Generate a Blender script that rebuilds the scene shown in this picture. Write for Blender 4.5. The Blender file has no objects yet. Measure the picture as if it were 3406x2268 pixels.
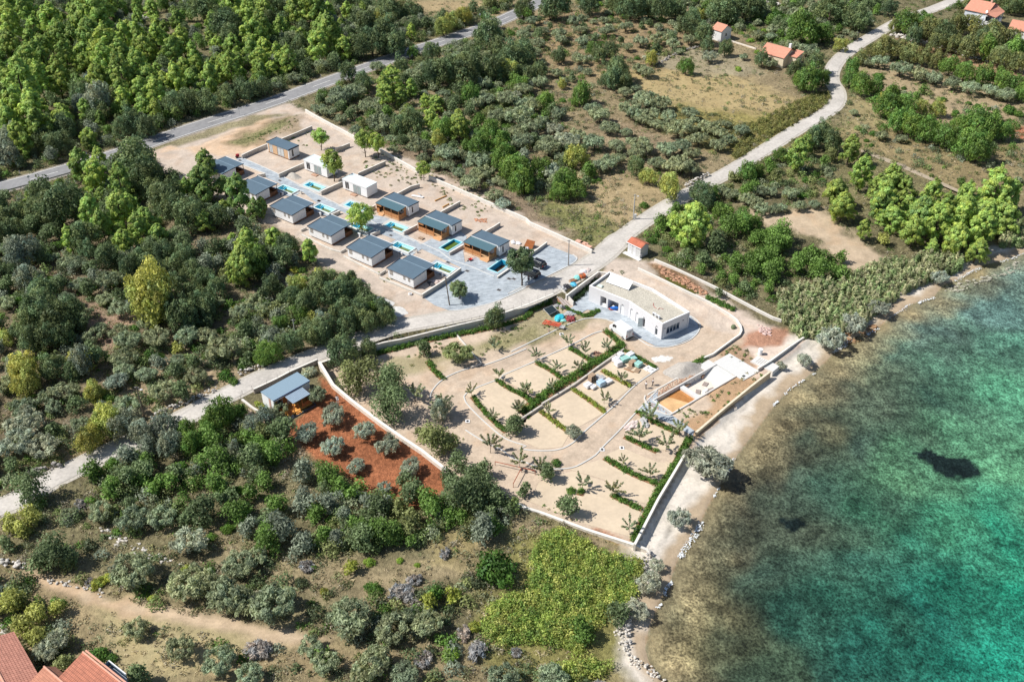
import bpy, bmesh, math, random
import numpy as np
from mathutils import Vector, Matrix
from mathutils.geometry import tessellate_polygon
R = math.radians
sc = bpy.context.scene
# ------------------------------------------------------------------ camera, sky, sun, exposure
F, TH, CH = 3450.0, R(35.5), 118.0           # focal length in photo pixels, tilt, height in metres
cam = bpy.data.cameras.new('camera'); cam_o = bpy.data.objects.new('camera', cam)
sc.collection.objects.link(cam_o); sc.camera = cam_o
cam.sensor_width = 36.0; cam.lens = 36.0*F/3406.0; cam.clip_end = 6000; cam.clip_start = 1
cam_o.location = (0, 0, CH); cam_o.rotation_euler = (math.pi/2-TH, 0, 0)
SUN_EL, SUN_AZ = R(49.5), R(184.5)           # azimuth of the sun seen from the ground, from +X counter-clockwise
w = bpy.data.worlds.new("World"); sc.world = w; w.use_nodes = True
nt = w.node_tree; bg = nt.nodes['Background']
sky = nt.nodes.new('ShaderNodeTexSky'); sky.sky_type = 'NISHITA'; sky.sun_disc = False
sky.sun_elevation = SUN_EL; sky.sun_rotation = math.pi/2-SUN_AZ; sky.altitude = 100
nt.links.new(sky.outputs[0], bg.inputs[0]); bg.inputs[1].default_value = 0.08
sl = bpy.data.lights.new('sun', 'SUN'); sl.energy = 4.8; sl.angle = R(0.53); sl.color = (1.0, 0.955, 0.89)
so = bpy.data.objects.new('sun', sl); sc.collection.objects.link(so)
sd = Vector((math.cos(SUN_EL)*math.cos(SUN_AZ), math.cos(SUN_EL)*math.sin(SUN_AZ), math.sin(SUN_EL)))
so.rotation_euler = sd.to_track_quat('Z', 'Y').to_euler(); so.location = (-150, 200, 200)
sc.view_settings.view_transform = 'Standard'; sc.view_settings.look = 'None'
sc.view_settings.exposure = 0.32; sc.view_settings.gamma = 1.0
rng = random.Random(7)
# ------------------------------------------------------------------ pixels of the photograph -> points on the ground
def W(x, y): return (x*1.4463, y*1.4463)
ORG = {'a0': (0, 0), 'a1': (850, 0), 'a2': (1700, 0), 'a3': (2506, 0), 'b0': (0, 740), 'b1': (850, 740), 'b2': (1700, 740),
       'b3': (2506, 740), 'c0': (0, 1508), 'c1': (850, 1508), 'c2': (1700, 1508), 'c3': (2506, 1508)}
def T(t, x, y): return (ORG[t][0]+x/2.0633, ORG[t][1]+y/2.0633)
def TL(t, *xy): return [T(t, xy[i], xy[i+1]) for i in range(0, len(xy), 2)]
def WL(*xy): return [W(xy[i], xy[i+1]) for i in range(0, len(xy), 2)]
def Q(x0, y0, k, *xy): return [(x0+xy[i]/k, y0+xy[i+1]/k) for i in range(0, len(xy), 2)]
def un(p, z=0.0):
    dx = (p[0]-1703)/F; dy = (p[1]-1134)/F
    t = (CH-z)/(math.sin(TH)+dy*math.cos(TH))
    return (t*dx, t*(math.cos(TH)-dy*math.sin(TH)))
def proj(x, y, z):
    z = z-CH; d = y*math.cos(TH)-z*math.sin(TH); dn = -y*math.sin(TH)-z*math.cos(TH)
    return (1703+F*x/d, 1134+F*dn/d)
SEA = -2.8
LOW = -1.6
def unl(pts, z=0.0): return np.array([un(p, z) for p in pts])
def sdist(P, poly, closed=True):
    """distance to the polygon outline and inside mask"""
    P = np.asarray(P, float); n = len(poly); d = np.full(len(P), 1e9); ins = np.zeros(len(P), bool)
    for i in range(n if closed else n-1):
        a = poly[i]; b = poly[(i+1) % n]; ab = b-a; l2 = max(ab@ab, 1e-9)
        t = np.clip(((P-a)@ab)/l2, 0, 1); q = a+t[:, None]*ab
        d = np.minimum(d, np.hypot(P[:, 0]-q[:, 0], P[:, 1]-q[:, 1]))
        if closed:
            c = ((a[1] > P[:, 1]) != (b[1] > P[:, 1])) & (P[:, 0] < (b[0]-a[0])*(P[:, 1]-a[1])/((b[1]-a[1]) or 1e-9)+a[0])
            ins ^= c
    return d, ins
SHORE_PX = [(2330, 2500), (2252, 2330)]+TL('c2', 1040, 1560, 940, 1420, 920, 1330, 945, 1200, 1000, 1060, 1090, 870, 1130, 760, 1180, 650, 1290, 500, 1340, 380, 1400, 280, 1450, 180, 1530, 40) + \
    TL('b3', 150, 1245, 250, 1140, 340, 1080, 480, 970, 570, 870, 700, 785, 840, 730, 960, 640, 1080, 560, 1240, 505, 1300, 430, 1400, 390, 1560, 300, 1700, 262, 1857, 215)+[(3560, 790), (3900, 690)]
SEA_POLY = np.vstack([unl(SHORE_PX, SEA), [[1500, 560], [1500, -600], [60, -600], [40, 40]]])
LOW_PX = WL(735, 853, 830, 806, 900, 786, 1000, 768, 1130, 738, 1270, 688, 1300, 692, 1345, 655, 1392, 627, 1440, 640, 1500, 668, 1600, 706, 1680, 745, 1705, 770, 1760, 800, 1862, 772, 1755, 857, 1690, 926, 1603, 1008, 1467, 1246, 1330, 1204, 1180, 1155, 1110, 1125, 1030, 1085, 960, 1030, 840, 945, 775, 885)
LOWER = unl(LOW_PX, -0.9)
RAMP_C = np.array([25.5, 195.5]); RAMP_R = 8.0
LAKE = []   # pools: (centre, half sizes, angle, depth) dug into the ground
def height(P):
    P = np.atleast_2d(np.asarray(P, float))
    ds, sea_in = sdist(P, SEA_POLY)
    dl, low_in = sdist(P, LOWER)
    coast = SEA+np.minimum(ds, 34)/34*2.8
    h = np.minimum(coast, 0.0)
    far = np.clip(dl/0.5, 0, 1)
    rd = np.clip((np.hypot(*(P-RAMP_C).T)-4)/RAMP_R, 0, 1); rd = rd*rd*(3-2*rd)
    low = LOW*np.where(P[:, 1] > 150, rd, 1.0)
    hl = np.where(low_in, low, low*(1-far)+h*far)
    h = np.where(low_in | (dl < 0.5), np.where(ds < 12, np.minimum(hl, coast*(1-far)+hl*far) if False else hl, hl), h)
    h = np.where(sea_in, SEA-0.25-np.minimum(ds, 60)*0.05, h)
    for (c, hx, hy, a, z) in LAKE:
        dx = P[:, 0]-c[0]; dy = P[:, 1]-c[1]
        u = dx*math.cos(a)+dy*math.sin(a); v = -dx*math.sin(a)+dy*math.cos(a)
        h = np.where((np.abs(u) < hx) & (np.abs(v) < hy), z, h)
    return h
def at(px, dz=0.0):
    z = -0.5
    for i in range(7):
        p = un(px, z+dz); z = 0.5*z+0.5*float(height([p])[0])
    p = un(px, z+dz)
    return Vector((p[0], p[1], float(height([p])[0])))
# ------------------------------------------------------------------ materials
def srgb(c):
    return tuple(((v/255)/12.92 if v/255 <= 0.04045 else ((v/255+0.055)/1.055)**2.4) for v in c)
MATS = {}
def nodemat(name):
    m = bpy.data.materials.new(name); m.use_nodes = True
    return m, m.node_tree, m.node_tree.nodes['Principled BSDF']
def N(nt, typ, **kw):
    n = nt.nodes.new(typ)
    for k, v in kw.items():
        if k in n.inputs: n.inputs[k].default_value = v
        else: setattr(n, k, v)
    return n
def mul_noise(nt, color_out, scale, lo, hi, detail=4.0, vec=None, rough=0.6, cmin=0.3, cmax=0.7):
    nz = N(nt, 'ShaderNodeTexNoise', Scale=scale, Detail=detail, Roughness=rough)
    if vec is not None: nt.links.new(vec, nz.inputs['Vector'])
    mr = N(nt, 'ShaderNodeMapRange'); mr.inputs['From Min'].default_value = cmin; mr.inputs['From Max'].default_value = cmax
    mr.inputs['To Min'].default_value = lo; mr.inputs['To Max'].default_value = hi
    nt.links.new(nz.outputs['Fac'], mr.inputs['Value'])
    mx = N(nt, 'ShaderNodeMix', data_type='RGBA', blend_type='MULTIPLY'); mx.inputs['Factor'].default_value = 1.0
    nt.links.new(color_out, mx.inputs[6]); nt.links.new(mr.outputs[0], mx.inputs[7])
    return mx.outputs[2]
def mat(name, col, rough=0.8, var=0.12, scale=3.0, metal=0.0, bump=0.0, spec=0.3, var2=0.0, scale2=0.4):
    """procedural paint: a base colour (linear albedo) broken up by two sizes of noise"""
    if name in MATS: return MATS[name]
    m, nt, b = nodemat(name); tc = N(nt, 'ShaderNodeTexCoord')
    rgb = N(nt, 'ShaderNodeRGB'); rgb.outputs[0].default_value = (*col, 1)
    c = mul_noise(nt, rgb.outputs[0], scale, 1-var, 1+var, vec=tc.outputs['Object'])
    if var2: c = mul_noise(nt, c, scale2, 1-var2, 1+var2, vec=tc.outputs['Object'])
    nt.links.new(c, b.inputs['Base Color']); b.inputs['Roughness'].default_value = rough
    b.inputs['Metallic'].default_value = metal; b.inputs['Specular IOR Level'].default_value = spec
    if bump:
        nz = N(nt, 'ShaderNodeTexNoise', Scale=scale*2, Detail=3.0); nt.links.new(tc.outputs['Object'], nz.inputs['Vector'])
        bp = N(nt, 'ShaderNodeBump', Strength=bump, Distance=0.05); nt.links.new(nz.outputs['Fac'], bp.inputs['Height'])
        nt.links.new(bp.outputs[0], b.inputs['Normal'])
    MATS[name] = m; return m
def stripes(name, c1, c2, scale, axis='X', rough=0.6, dist=0.0, frac=0.12, metal=0.0, var=0.08):
    """boards, ribs or courses: narrow joints of colour c2 repeated along an object axis"""
    if name in MATS: return MATS[name]
    m, nt, b = nodemat(name); tc = N(nt, 'ShaderNodeTexCoord'); sx = N(nt, 'ShaderNodeSeparateXYZ')
    nt.links.new(tc.outputs['Object'], sx.inputs[0])
    mu = N(nt, 'ShaderNodeMath', operation='MULTIPLY'); mu.inputs[1].default_value = scale; nt.links.new(sx.outputs[axis], mu.inputs[0])
    fr = N(nt, 'ShaderNodeMath', operation='FRACT'); nt.links.new(mu.outputs[0], fr.inputs[0])
    lt = N(nt, 'ShaderNodeMath', operation='LESS_THAN'); lt.inputs[1].default_value = frac; nt.links.new(fr.outputs[0], lt.inputs[0])
    mx = N(nt, 'ShaderNodeMix', data_type='RGBA'); mx.inputs[6].default_value = (*c1, 1); mx.inputs[7].default_value = (*c2, 1)
    nt.links.new(lt.outputs[0], mx.inputs[0])
    c = mul_noise(nt, mx.outputs[2], 2.5, 1-var, 1+var, vec=tc.outputs['Object'])
    nt.links.new(c, b.inputs['Base Color']); b.inputs['Roughness'].default_value = rough; b.inputs['Metallic'].default_value = metal
    MATS[name] = m; return m
def foliage_mat(name, transl=0.36):
    m, nt, b = nodemat(name)
    oi = N(nt, 'ShaderNodeObjectInfo'); at_ = N(nt, 'ShaderNodeAttribute', attribute_name='tint')
    mx = N(nt, 'ShaderNodeMix', data_type='RGBA', blend_type='MULTIPLY'); mx.inputs[0].default_value = 1.0
    nt.links.new(oi.outputs['Color'], mx.inputs[6]); nt.links.new(at_.outputs['Color'], mx.inputs[7])
    df = N(nt, 'ShaderNodeBsdfDiffuse'); tr = N(nt, 'ShaderNodeBsdfTranslucent')
    gl = N(nt, 'ShaderNodeBsdfGlossy', Roughness=0.55); gl.inputs['Color'].default_value = (0.5, 0.55, 0.5, 1)
    nt.links.new(mx.outputs[2], df.inputs[0]); nt.links.new(mx.outputs[2], tr.inputs[0])
    ms = N(nt, 'ShaderNodeMixShader'); ms.inputs[0].default_value = transl
    nt.links.new(df.outputs[0], ms.inputs[1]); nt.links.new(tr.outputs[0], ms.inputs[2])
    m2 = N(nt, 'ShaderNodeMixShader'); m2.inputs[0].default_value = 0.035
    nt.links.new(ms.outputs[0], m2.inputs[1]); nt.links.new(gl.outputs[0], m2.inputs[2])
    out = nt.nodes['Material Output']; nt.links.new(m2.outputs[0], out.inputs[0]); nt.nodes.remove(b)
    return m
FOL = foliage_mat('foliage')
BARK = mat('bark', (0.10, 0.075, 0.055), 0.9, 0.3, 6)
# ------------------------------------------------------------------ mesh helpers and tagging
DEF = [Matrix.Identity(4)]
class MB:
    def __init__(s, M=None): s.v = []; s.f = []; s.M = M or DEF[0]; s.flip = s.M.determinant() < 0
    def add(s, vs, fs):
        n = len(s.v); s.v += [tuple(s.M @ Vector(v)) for v in vs]; s.f += [tuple(n+i for i in (f[::-1] if s.flip else f)) for f in fs]; return s
    def box(s, x0, x1, y0, y1, z0, z1):
        return s.add([(x0, y0, z0), (x1, y0, z0), (x1, y1, z0), (x0, y1, z0), (x0, y0, z1), (x1, y0, z1), (x1, y1, z1), (x0, y1, z1)],
                     [(0, 3, 2, 1), (4, 5, 6, 7), (0, 1, 5, 4), (1, 2, 6, 5), (2, 3, 7, 6), (3, 0, 4, 7)])
    def slope(s, x0, x1, y0, y1, za, zb, th):
        """slab whose top is at za along y0 and at zb along y1"""
        return s.add([(x0, y0, za-th), (x1, y0, za-th), (x1, y1, zb-th), (x0, y1, zb-th), (x0, y0, za), (x1, y0, za), (x1, y1, zb), (x0, y1, zb)],
                     [(0, 3, 2, 1), (4, 5, 6, 7), (0, 1, 5, 4), (1, 2, 6, 5), (2, 3, 7, 6), (3, 0, 4, 7)])
    def bar(s, a, b, r, r2=None, n=6):
        a = Vector(a); b = Vector(b); r2 = r if r2 is None else r2; d = (b-a).normalized()
        u = d.cross(Vector((0, 0, 1))); u = Vector((1, 0, 0)) if u.length < 1e-3 else u.normalized(); v = d.cross(u)
        vs = []
        for q, rr in ((a, r), (b, r2)):
            for i in range(n):
                t = 2*math.pi*i/n; vs.append(tuple(q+u*math.cos(t)*rr+v*math.sin(t)*rr))
        fs = [(i, (i+1) % n, n+(i+1) % n, n+i) for i in range(n)]+[tuple(range(n-1, -1, -1)), tuple(range(n, 2*n))]
        return s.add(vs, fs)
    def cyl(s, x, y, z0, z1, r, r2=None, n=12): return s.bar((x, y, z0), (x, y, z1), r, r2, n)
    def prism(s, pts, z0, z1):
        n = len(pts); ar = sum(pts[i][0]*pts[(i+1) % n][1]-pts[(i+1) % n][0]*pts[i][1] for i in range(n))
        if ar < 0: pts = pts[::-1]
        vs = [(p[0], p[1], z0) for p in pts]+[(p[0], p[1], z1) for p in pts]
        tr = tessellate_polygon([[Vector((p[0], p[1], 0)) for p in pts]])
        fs = []
        for t in tr:
            a, b, c = [Vector((*pts[i], 0)) for i in t]
            if (b-a).cross(c-a).z < 0: t = t[::-1]
            fs.append(tuple(n+i for i in t)); fs.append(tuple(t[::-1]))
        fs += [(i, (i+1) % n, n+(i+1) % n, n+i) for i in range(n)]
        return s.add(vs, fs)
    def lump(s, x, y, z, rx, ry, rz, seed=0, sub=2, j=0.25):
        r = random.Random(seed); bm = bmesh.new(); bmesh.ops.create_icosphere(bm, subdivisions=sub, radius=1)
        for v in bm.verts: v.co *= 1+r.uniform(-j, j)
        vs = [(x+v.co.x*rx, y+v.co.y*ry, z+v.co.z*rz) for v in bm.verts]; bm.verts.index_update()
        fs = [tuple(q.index for q in f.verts) for f in bm.faces]; bm.free(); return s.add(vs, fs)
    def obj(s, name, m, parent=None, smooth=False):
        me = bpy.data.meshes.new(name); me.from_pydata(s.v, [], s.f); me.materials.append(m); me.update()
        if smooth: me.polygons.foreach_set('use_smooth', [True]*len(me.polygons))
        o = bpy.data.objects.new(name, me); sc.collection.objects.link(o)
        if parent: o.parent = parent
        return o
def tag(o, label, cat, group=None, kind=None):
    if label: o['label'] = label
    if cat: o['category'] = cat
    if group: o['group'] = group
    if kind: o['kind'] = kind
    return o
def thing(name, label, cat, loc=(0, 0, 0), rz=0.0, group=None):
    o = bpy.data.objects.new(name, None); sc.collection.objects.link(o); o.empty_display_size = 0.5
    o.location = loc; o.rotation_euler = (0, 0, rz); return tag(o, label, cat, group)
def split(mb, name, m, parent):
    """one object for every 8-corner piece collected in mb"""
    for i in range(0, len(mb.v), 8):
        b = MB(); b.v = mb.v[i:i+8]; b.f = [tuple(q-i for q in f) for f in mb.f if i <= min(f) < i+8]; b.obj(name, m, parent)
def copytree(o, parent=None):
    c = o.copy(); sc.collection.objects.link(c); c.parent = parent
    for ch in o.children: copytree(ch, c)
    return c
def ribbon_pts(pts, step=2.0):
    """smooth a polyline (Catmull-Rom) in world coordinates"""
    P = [Vector(p).to_2d() for p in pts]; out = []
    for i in range(len(P)-1):
        p0 = P[max(i-1, 0)]; p1 = P[i]; p2 = P[i+1]; p3 = P[min(i+2, len(P)-1)]
        n = max(1, int((p2-p1).length/step))
        for k in range(n):
            t = k/n
            out.append(0.5*((2*p1)+(p2-p0)*t+(2*p0-5*p1+4*p2-p3)*t*t+(3*p1-p0-3*p2+p3)*t**3))
    out.append(P[-1]); return out
def ribbon(pts, wd, off=0.0):
    """left and right edge points of a strip of width wd, shifted sideways by off"""
    L, Rr = [], []
    for i, p in enumerate(pts):
        d = (pts[min(i+1, len(pts)-1)]-pts[max(i-1, 0)]).normalized(); n = Vector((-d.y, d.x))
        wi = wd[i] if isinstance(wd, (list, tuple)) else wd
        L.append(p+n*(off+wi/2)); Rr.append(p+n*(off-wi/2))
    return L, Rr
def zat(p): return float(height([(p[0], p[1])])[0])
def strip(name, pts, wd, dz, m, off=0.0, th=0.0, parent=None, z=None):
    L, Rr = ribbon(pts, wd, off); vs = []; fs = []; n = len(pts)
    hs = height([(p.x, p.y) for p in pts]) if z is None else [z]*n
    for i in range(n):
        vs += [(L[i].x, L[i].y, hs[i]+dz), (Rr[i].x, Rr[i].y, hs[i]+dz)]
        if th: vs += [(L[i].x, L[i].y, hs[i]+dz-th), (Rr[i].x, Rr[i].y, hs[i]+dz-th)]
    k = 4 if th else 2
    for i in range(n-1):
        a = i*k; b = a+k
        fs.append((a, a+1, b+1, b))
        if th: fs += [(a+2, a, b, b+2), (a+1, a+3, b+3, b+1)]
    if th: fs += [(0, 2, 3, 1), ((n-1)*k, (n-1)*k+1, (n-1)*k+3, (n-1)*k+2)]
    return MB().add(vs, fs).obj(name, m, parent)
def sheet(name, poly, dz, m, holes=(), parent=None, z=None, step=3.0):
    """flat or draped sheet over polygon (world coords) with holes"""
    polys = [[Vector((p[0], p[1], 0)) for p in poly]]+[[Vector((p[0], p[1], 0)) for p in h] for h in holes]
    flat = [p for q in polys for p in q]; tr = tessellate_polygon(polys)
    hs = height([(p.x, p.y) for p in flat]) if z is None else [z]*len(flat)
    vs = [(p.x, p.y, h+dz) for p, h in zip(flat, hs)]; fs = []
    for t in tr:
        a, b, c = [flat[i] for i in t]
        fs.append(tuple(t) if (b-a).cross(c-a).z > 0 else tuple(t[::-1]))
    return MB().add(vs, fs).obj(name, m, parent)
# ------------------------------------------------------------------ sunken pools (dug before the ground is made)
A37 = R(-37.0)
POOLS = [  # centre, angle, length, width, kind
    ((-14.9, 192.3), R(-35), 5.0, 2.15, 'a'), ((-24.4, 201.25), R(-36), 5.0, 2.15, 'a'), ((-34.6, 210.2), R(-36), 5.0, 2.15, 'a'),
    ((-44.6, 219.35), R(-36), 5.0, 2.15, 'a'), ((-55.2, 229.2), R(-35), 5.0, 2.15, 'a'),
    ((-48.9, 231.2), R(-35), 5.0, 2.15, 'b'), ((-37.4, 220.8), R(-35), 5.2, 2.15, 'b'), ((-26.8, 210.8), R(-35), 5.0, 2.15, 'b'),
    ((-13.75, 202.4), R(52), 4.8, 2.3, 'c'), ((-2.7, 193.4), R(54), 4.8, 2.5, 'd')]
for c, a, l, w_, k in POOLS: LAKE.append((c, l/2+0.62, w_/2+0.62, a, -1.75))
BAS_A = R(39.5); BAS_O = np.array([29.0, 145.0])          # long concrete basin by the beach: origin at its near-left corner
def bas(u, v): return (BAS_O[0]+u*math.cos(BAS_A)-v*math.sin(BAS_A), BAS_O[1]+u*math.sin(BAS_A)+v*math.cos(BAS_A))
bc = bas(8.6, 2.4); LAKE.append((bc, 8.6, 2.4, BAS_A, -3.4))
# ------------------------------------------------------------------ roads
ASPH = [un(p, 0) for p in WL(-160, 470, 0, 432, 100, 405, 200, 376, 300, 344, 400, 309, 500, 276, 560, 257, 640, 230, 740, 193, 840, 157, 940, 121, 1040, 88, 1130, 57, 1195, 28, 1245, 4, 1300, -30, 1380, -80)]
ASPH = ribbon_pts(ASPH, 3)
LANE_PX = WL(-150, 1225, 0, 1168, 60, 1140, 120, 1103, 230, 1050, 330, 1004, 420, 962, 500, 920, 600, 870, 700, 828, 800, 790, 900, 755, 1000, 736, 1100, 716, 1190, 692, 1262, 662, 1325, 628, 1380, 592, 1415, 560, 1450, 531, 1500, 496, 1560, 459, 1620, 426, 1690, 388, 1780, 332, 1850, 288, 1900, 260, 1925, 236, 1926, 210, 1912, 185, 1915, 160, 1935, 132, 1975, 103, 2030, 70, 2080, 44, 2150, 20, 2210, -5, 2280, -40)
LANE = ribbon_pts([tuple(at(p).xy) for p in LANE_PX], 2)
# ------------------------------------------------------------------ the ground: one sheet, coloured by soil and plant cover
def PW(*xy, z=0.0): return unl(WL(*xy), z)
def PT(t, *xy, z=0.0): return unl(TL(t, *xy), z)
SAND = (206, 187, 166); SAND2 = (204, 189, 174)
PATCH = [  # polygon (world), sRGB colour, soft edge in metres, strength
    (PW(-100, 500, 0, 450, 380, 345, 700, 560, 900, 740, 760, 800, 520, 900, 200, 1050, -100, 1180), (122, 110, 90), 3, .8),
    (PW(720, 240, 1000, 130, 1260, 0, 1560, 0, 1700, 60, 1900, 200, 1900, 270, 1640, 420, 1380, 590, 1100, 430, 900, 340), (136, 122, 96), 5, .8),
    (PW(1250, 30, 1400, 10, 1620, 80, 1560, 200, 1380, 190, 1200, 130, 1120, 120), (138, 120, 92), 6, .9),
    (PW(830, 0, 1080, 0, 1190, 0, 1140, 40, 1000, 30, 880, 20), (178, 158, 122), 5, .8),
    (PW(1380, 170, 1560, 160, 1640, 150, 1850, 240, 1900, 300, 1830, 300, 1640, 260, 1500, 240), (176, 158, 116), 5, .95),
    (PW(1480, 130, 1580, 110, 1700, 130, 1760, 170, 1640, 175, 1520, 160), (158, 148, 122), 3, .9),
    (PW(1560, 240, 1800, 270, 1890, 300, 1700, 370, 1600, 330, 1480, 260), (128, 120, 72), 5, .9),
    (PW(1340, 270, 1420, 270, 1560, 330, 1480, 350, 1380, 320), (138, 122, 100), 4, .8),
    (PW(1320, 400, 1410, 385, 1500, 430, 1540, 450, 1430, 530, 1360, 520, 1250, 470, 1200, 460), (168, 150, 116), 4, .95),
    (PW(1190, 460, 1320, 470, 1430, 530, 1400, 560, 1330, 560, 1230, 510), (116, 118, 74), 3, .9),
    (PW(860, 300, 1000, 350, 1180, 430, 1330, 545, 1250, 540, 1050, 440, 880, 350), (128, 112, 96), 3, .85),
    (PW(2000, 140, 2355, 160, 2355, 320, 2200, 300, 2040, 230, 1960, 190), (170, 152, 122), 6, .9),
    (PW(2140, 85, 2355, 150, 2355, 200, 2150, 150, 2060, 95), (160, 128, 100), 3, .8),
    (PW(1960, 220, 2080, 260, 2080, 330, 2000, 330, 1900, 330, 1940, 280), (150, 138, 102), 5, .9),
    (PW(1850, 330, 2000, 290, 2355, 330, 2355, 450, 2200, 440, 1980, 350), (136, 122, 90), 6, .9),
    (PW(2255, 265, 2355, 290, 2355, 320, 2300, 305), (158, 104, 80), 1.2, 1),
    (PW(1650, 420, 1850, 350, 1980, 345, 2200, 450, 2240, 500, 2000, 480, 1800, 420), (118, 112, 80), 6, .7),
    (PW(1690, 470, 1760, 490, 1880, 480, 1990, 555, 2075, 605, 2020, 625, 1940, 600, 1880, 540, 1780, 520), (200, 180, 154), 2.5, 1),
    (PW(1480, 600, 1600, 630, 1720, 700, 1800, 750, 1700, 690, 1560, 640), (112, 100, 82), 4, .8),
    (PW(0, 1290, 150, 1330, 400, 1400, 800, 1470, 1000, 1500, 1430, 1530, 1440, 1568, 0, 1568), (150, 134, 104), 6, .85),
    (PW(240, 1360, 420, 1440, 640, 1470, 500, 1520, 300, 1568, 200, 1470), (180, 168, 128), 4, .8),
    (PW(40, 1300, 300, 1385, 600, 1440, 760, 1470, 600, 1475, 330, 1425, 100, 1350), (204, 182, 154), 1.2, 1),
    (PW(350, 1180, 700, 1290, 960, 1290, 1100, 1220, 1200, 1230, 1080, 1330, 900, 1400, 650, 1340, 400, 1260), (146, 132, 104), 5, .8),
    (PW(1000, 1200, 1110, 1190, 1080, 1290, 980, 1290), (160, 146, 104), 3, .8),
    (PW(1200, 1180, 1480, 1262, 1470, 1400, 1400, 1560, 1120, 1540, 1100, 1400), (128, 124, 74), 4, .8),
    (PW(1160, 1160, 1300, 1205, 1480, 1270, 1470, 1290, 1280, 1225, 1160, 1190), (142, 126, 104), 2, .8),
    (PW(150, 820, 330, 860, 480, 840, 560, 880, 440, 940, 330, 960, 280, 880), (168, 150, 122), 4, .9),
    (PW(180, 700, 290, 720, 290, 800, 230, 820), (160, 134, 116), 3, .9), (PW(100, 1010, 240, 1020, 280, 1060, 120, 1090), (150, 132, 100), 3, .7),
    (PW(70, 600, 200, 640, 240, 700, 150, 720), (130, 112, 92), 4, .8),
    # pale bare ground of the two building sites
    (PW(345, 352, 540, 268, 600, 243, 668, 240, 705, 256, 900, 346, 1100, 446, 1345, 566, 1385, 600, 1330, 640, 1190, 690, 1000, 735, 905, 752, 912, 715, 850, 665, 790, 640, 735, 610, 700, 560, 650, 530, 600, 508, 480, 450, 420, 420, 372, 400), SAND2, 1.5, 1),
    (PT('a0', 1100, 1040, 1350, 1010, 1857, 790, 1857, 960, 1650, 1060, 1500, 1070, 1350, 1060, 1200, 1000), (222, 192, 160), 1.5, .8),
    (PW(660, 262, 700, 262, 690, 300, 560, 340, 510, 330, 540, 310), (150, 132, 104), 2, .8),
    (PW(530, 325, 640, 280, 690, 262, 640, 300, 560, 335), (112, 112, 76), 1.5, .9),
    (PW(430, 330, 660, 262, 560, 270, 400, 325, 330, 350), (124, 118, 88), 1.5, .9),
    (LOWER, SAND, .3, 1),
    (PW(1395, 600, 1480, 595, 1510, 640, 1700, 705, 1770, 770, 1690, 760, 1500, 672, 1400, 640), SAND2, 1.5, 1),
    (PW(1510, 600, 1640, 670, 1800, 745, 1860, 775, 1760, 852, 1700, 830, 1720, 760, 1690, 730, 1560, 660, 1485, 610), (218, 200, 184), 1.5, 1),
    (PW(1485, 605, 1560, 620, 1640, 675, 1600, 670, 1520, 640), (120, 92, 60), 1, .9),
    (PW(1730, 745, 1800, 735, 1815, 770, 1770, 775, 1700, 790), (176, 128, 102), 1.2, .9),
    (PW(620, 960, 690, 1000, 700, 1040, 660, 1080, 620, 1060, 560, 1000), (190, 160, 132), 2, .8),
    (PW(530, 925, 620, 965, 600, 1000, 540, 960), (222, 196, 170), 1.2, 1),
    (PW(735, 862, 850, 952, 1032, 1090, 1040, 1110, 960, 1175, 880, 1150, 800, 1100, 720, 1050, 655, 990, 690, 955, 745, 905), (146, 94, 66), .6, 1),
    (PW(900, 870, 1000, 830, 1110, 800, 1240, 760, 1230, 740, 1100, 775, 880, 815, 820, 870), (140, 138, 92), 2, .6),
    (PW(1250, 690, 1400, 715, 1330, 745, 1160, 790, 1100, 780, 1180, 730), (136, 132, 92), 2, .7),
    (PT('b2', 1260, 1000, 1420, 950, 1640, 1010, 1760, 1040, 1290, 1430, 1130, 1340, 1400, 1200), (182, 150, 116), 1.0, .9),
    (PT('b2', 1400, 860, 1560, 800, 1700, 900, 1650, 1000), (160, 128, 98), 1.0, .8),
    (PT('b2', 1000, 1160, 1280, 980, 1250, 960, 1330, 930, 1400, 980, 1020, 1220), (178, 140, 112), .6, .9),
    (PT('c2', 500, 480, 840, 600, 830, 570, 560, 470), (156, 92, 62), .6, .8),
]
BEACH_DRY = (212, 204, 192)
def frac(x): return x-np.floor(x)
def vnoise(P, s, seed=0):
    """smooth value noise in numpy"""
    q = P/s+seed*17.3; i = np.floor(q); f = q-i; f = f*f*(3-2*f)
    def h(a, b): return frac(np.sin(a*127.1+b*311.7+seed)*43758.5453)
    a, b = i[:, 0], i[:, 1]
    return (h(a, b)*(1-f[:, 0])+h(a+1, b)*f[:, 0])*(1-f[:, 1])+(h(a, b+1)*(1-f[:, 0])+h(a+1, b+1)*f[:, 0])*f[:, 1]
def lin(c): return np.array(srgb(c))
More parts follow.
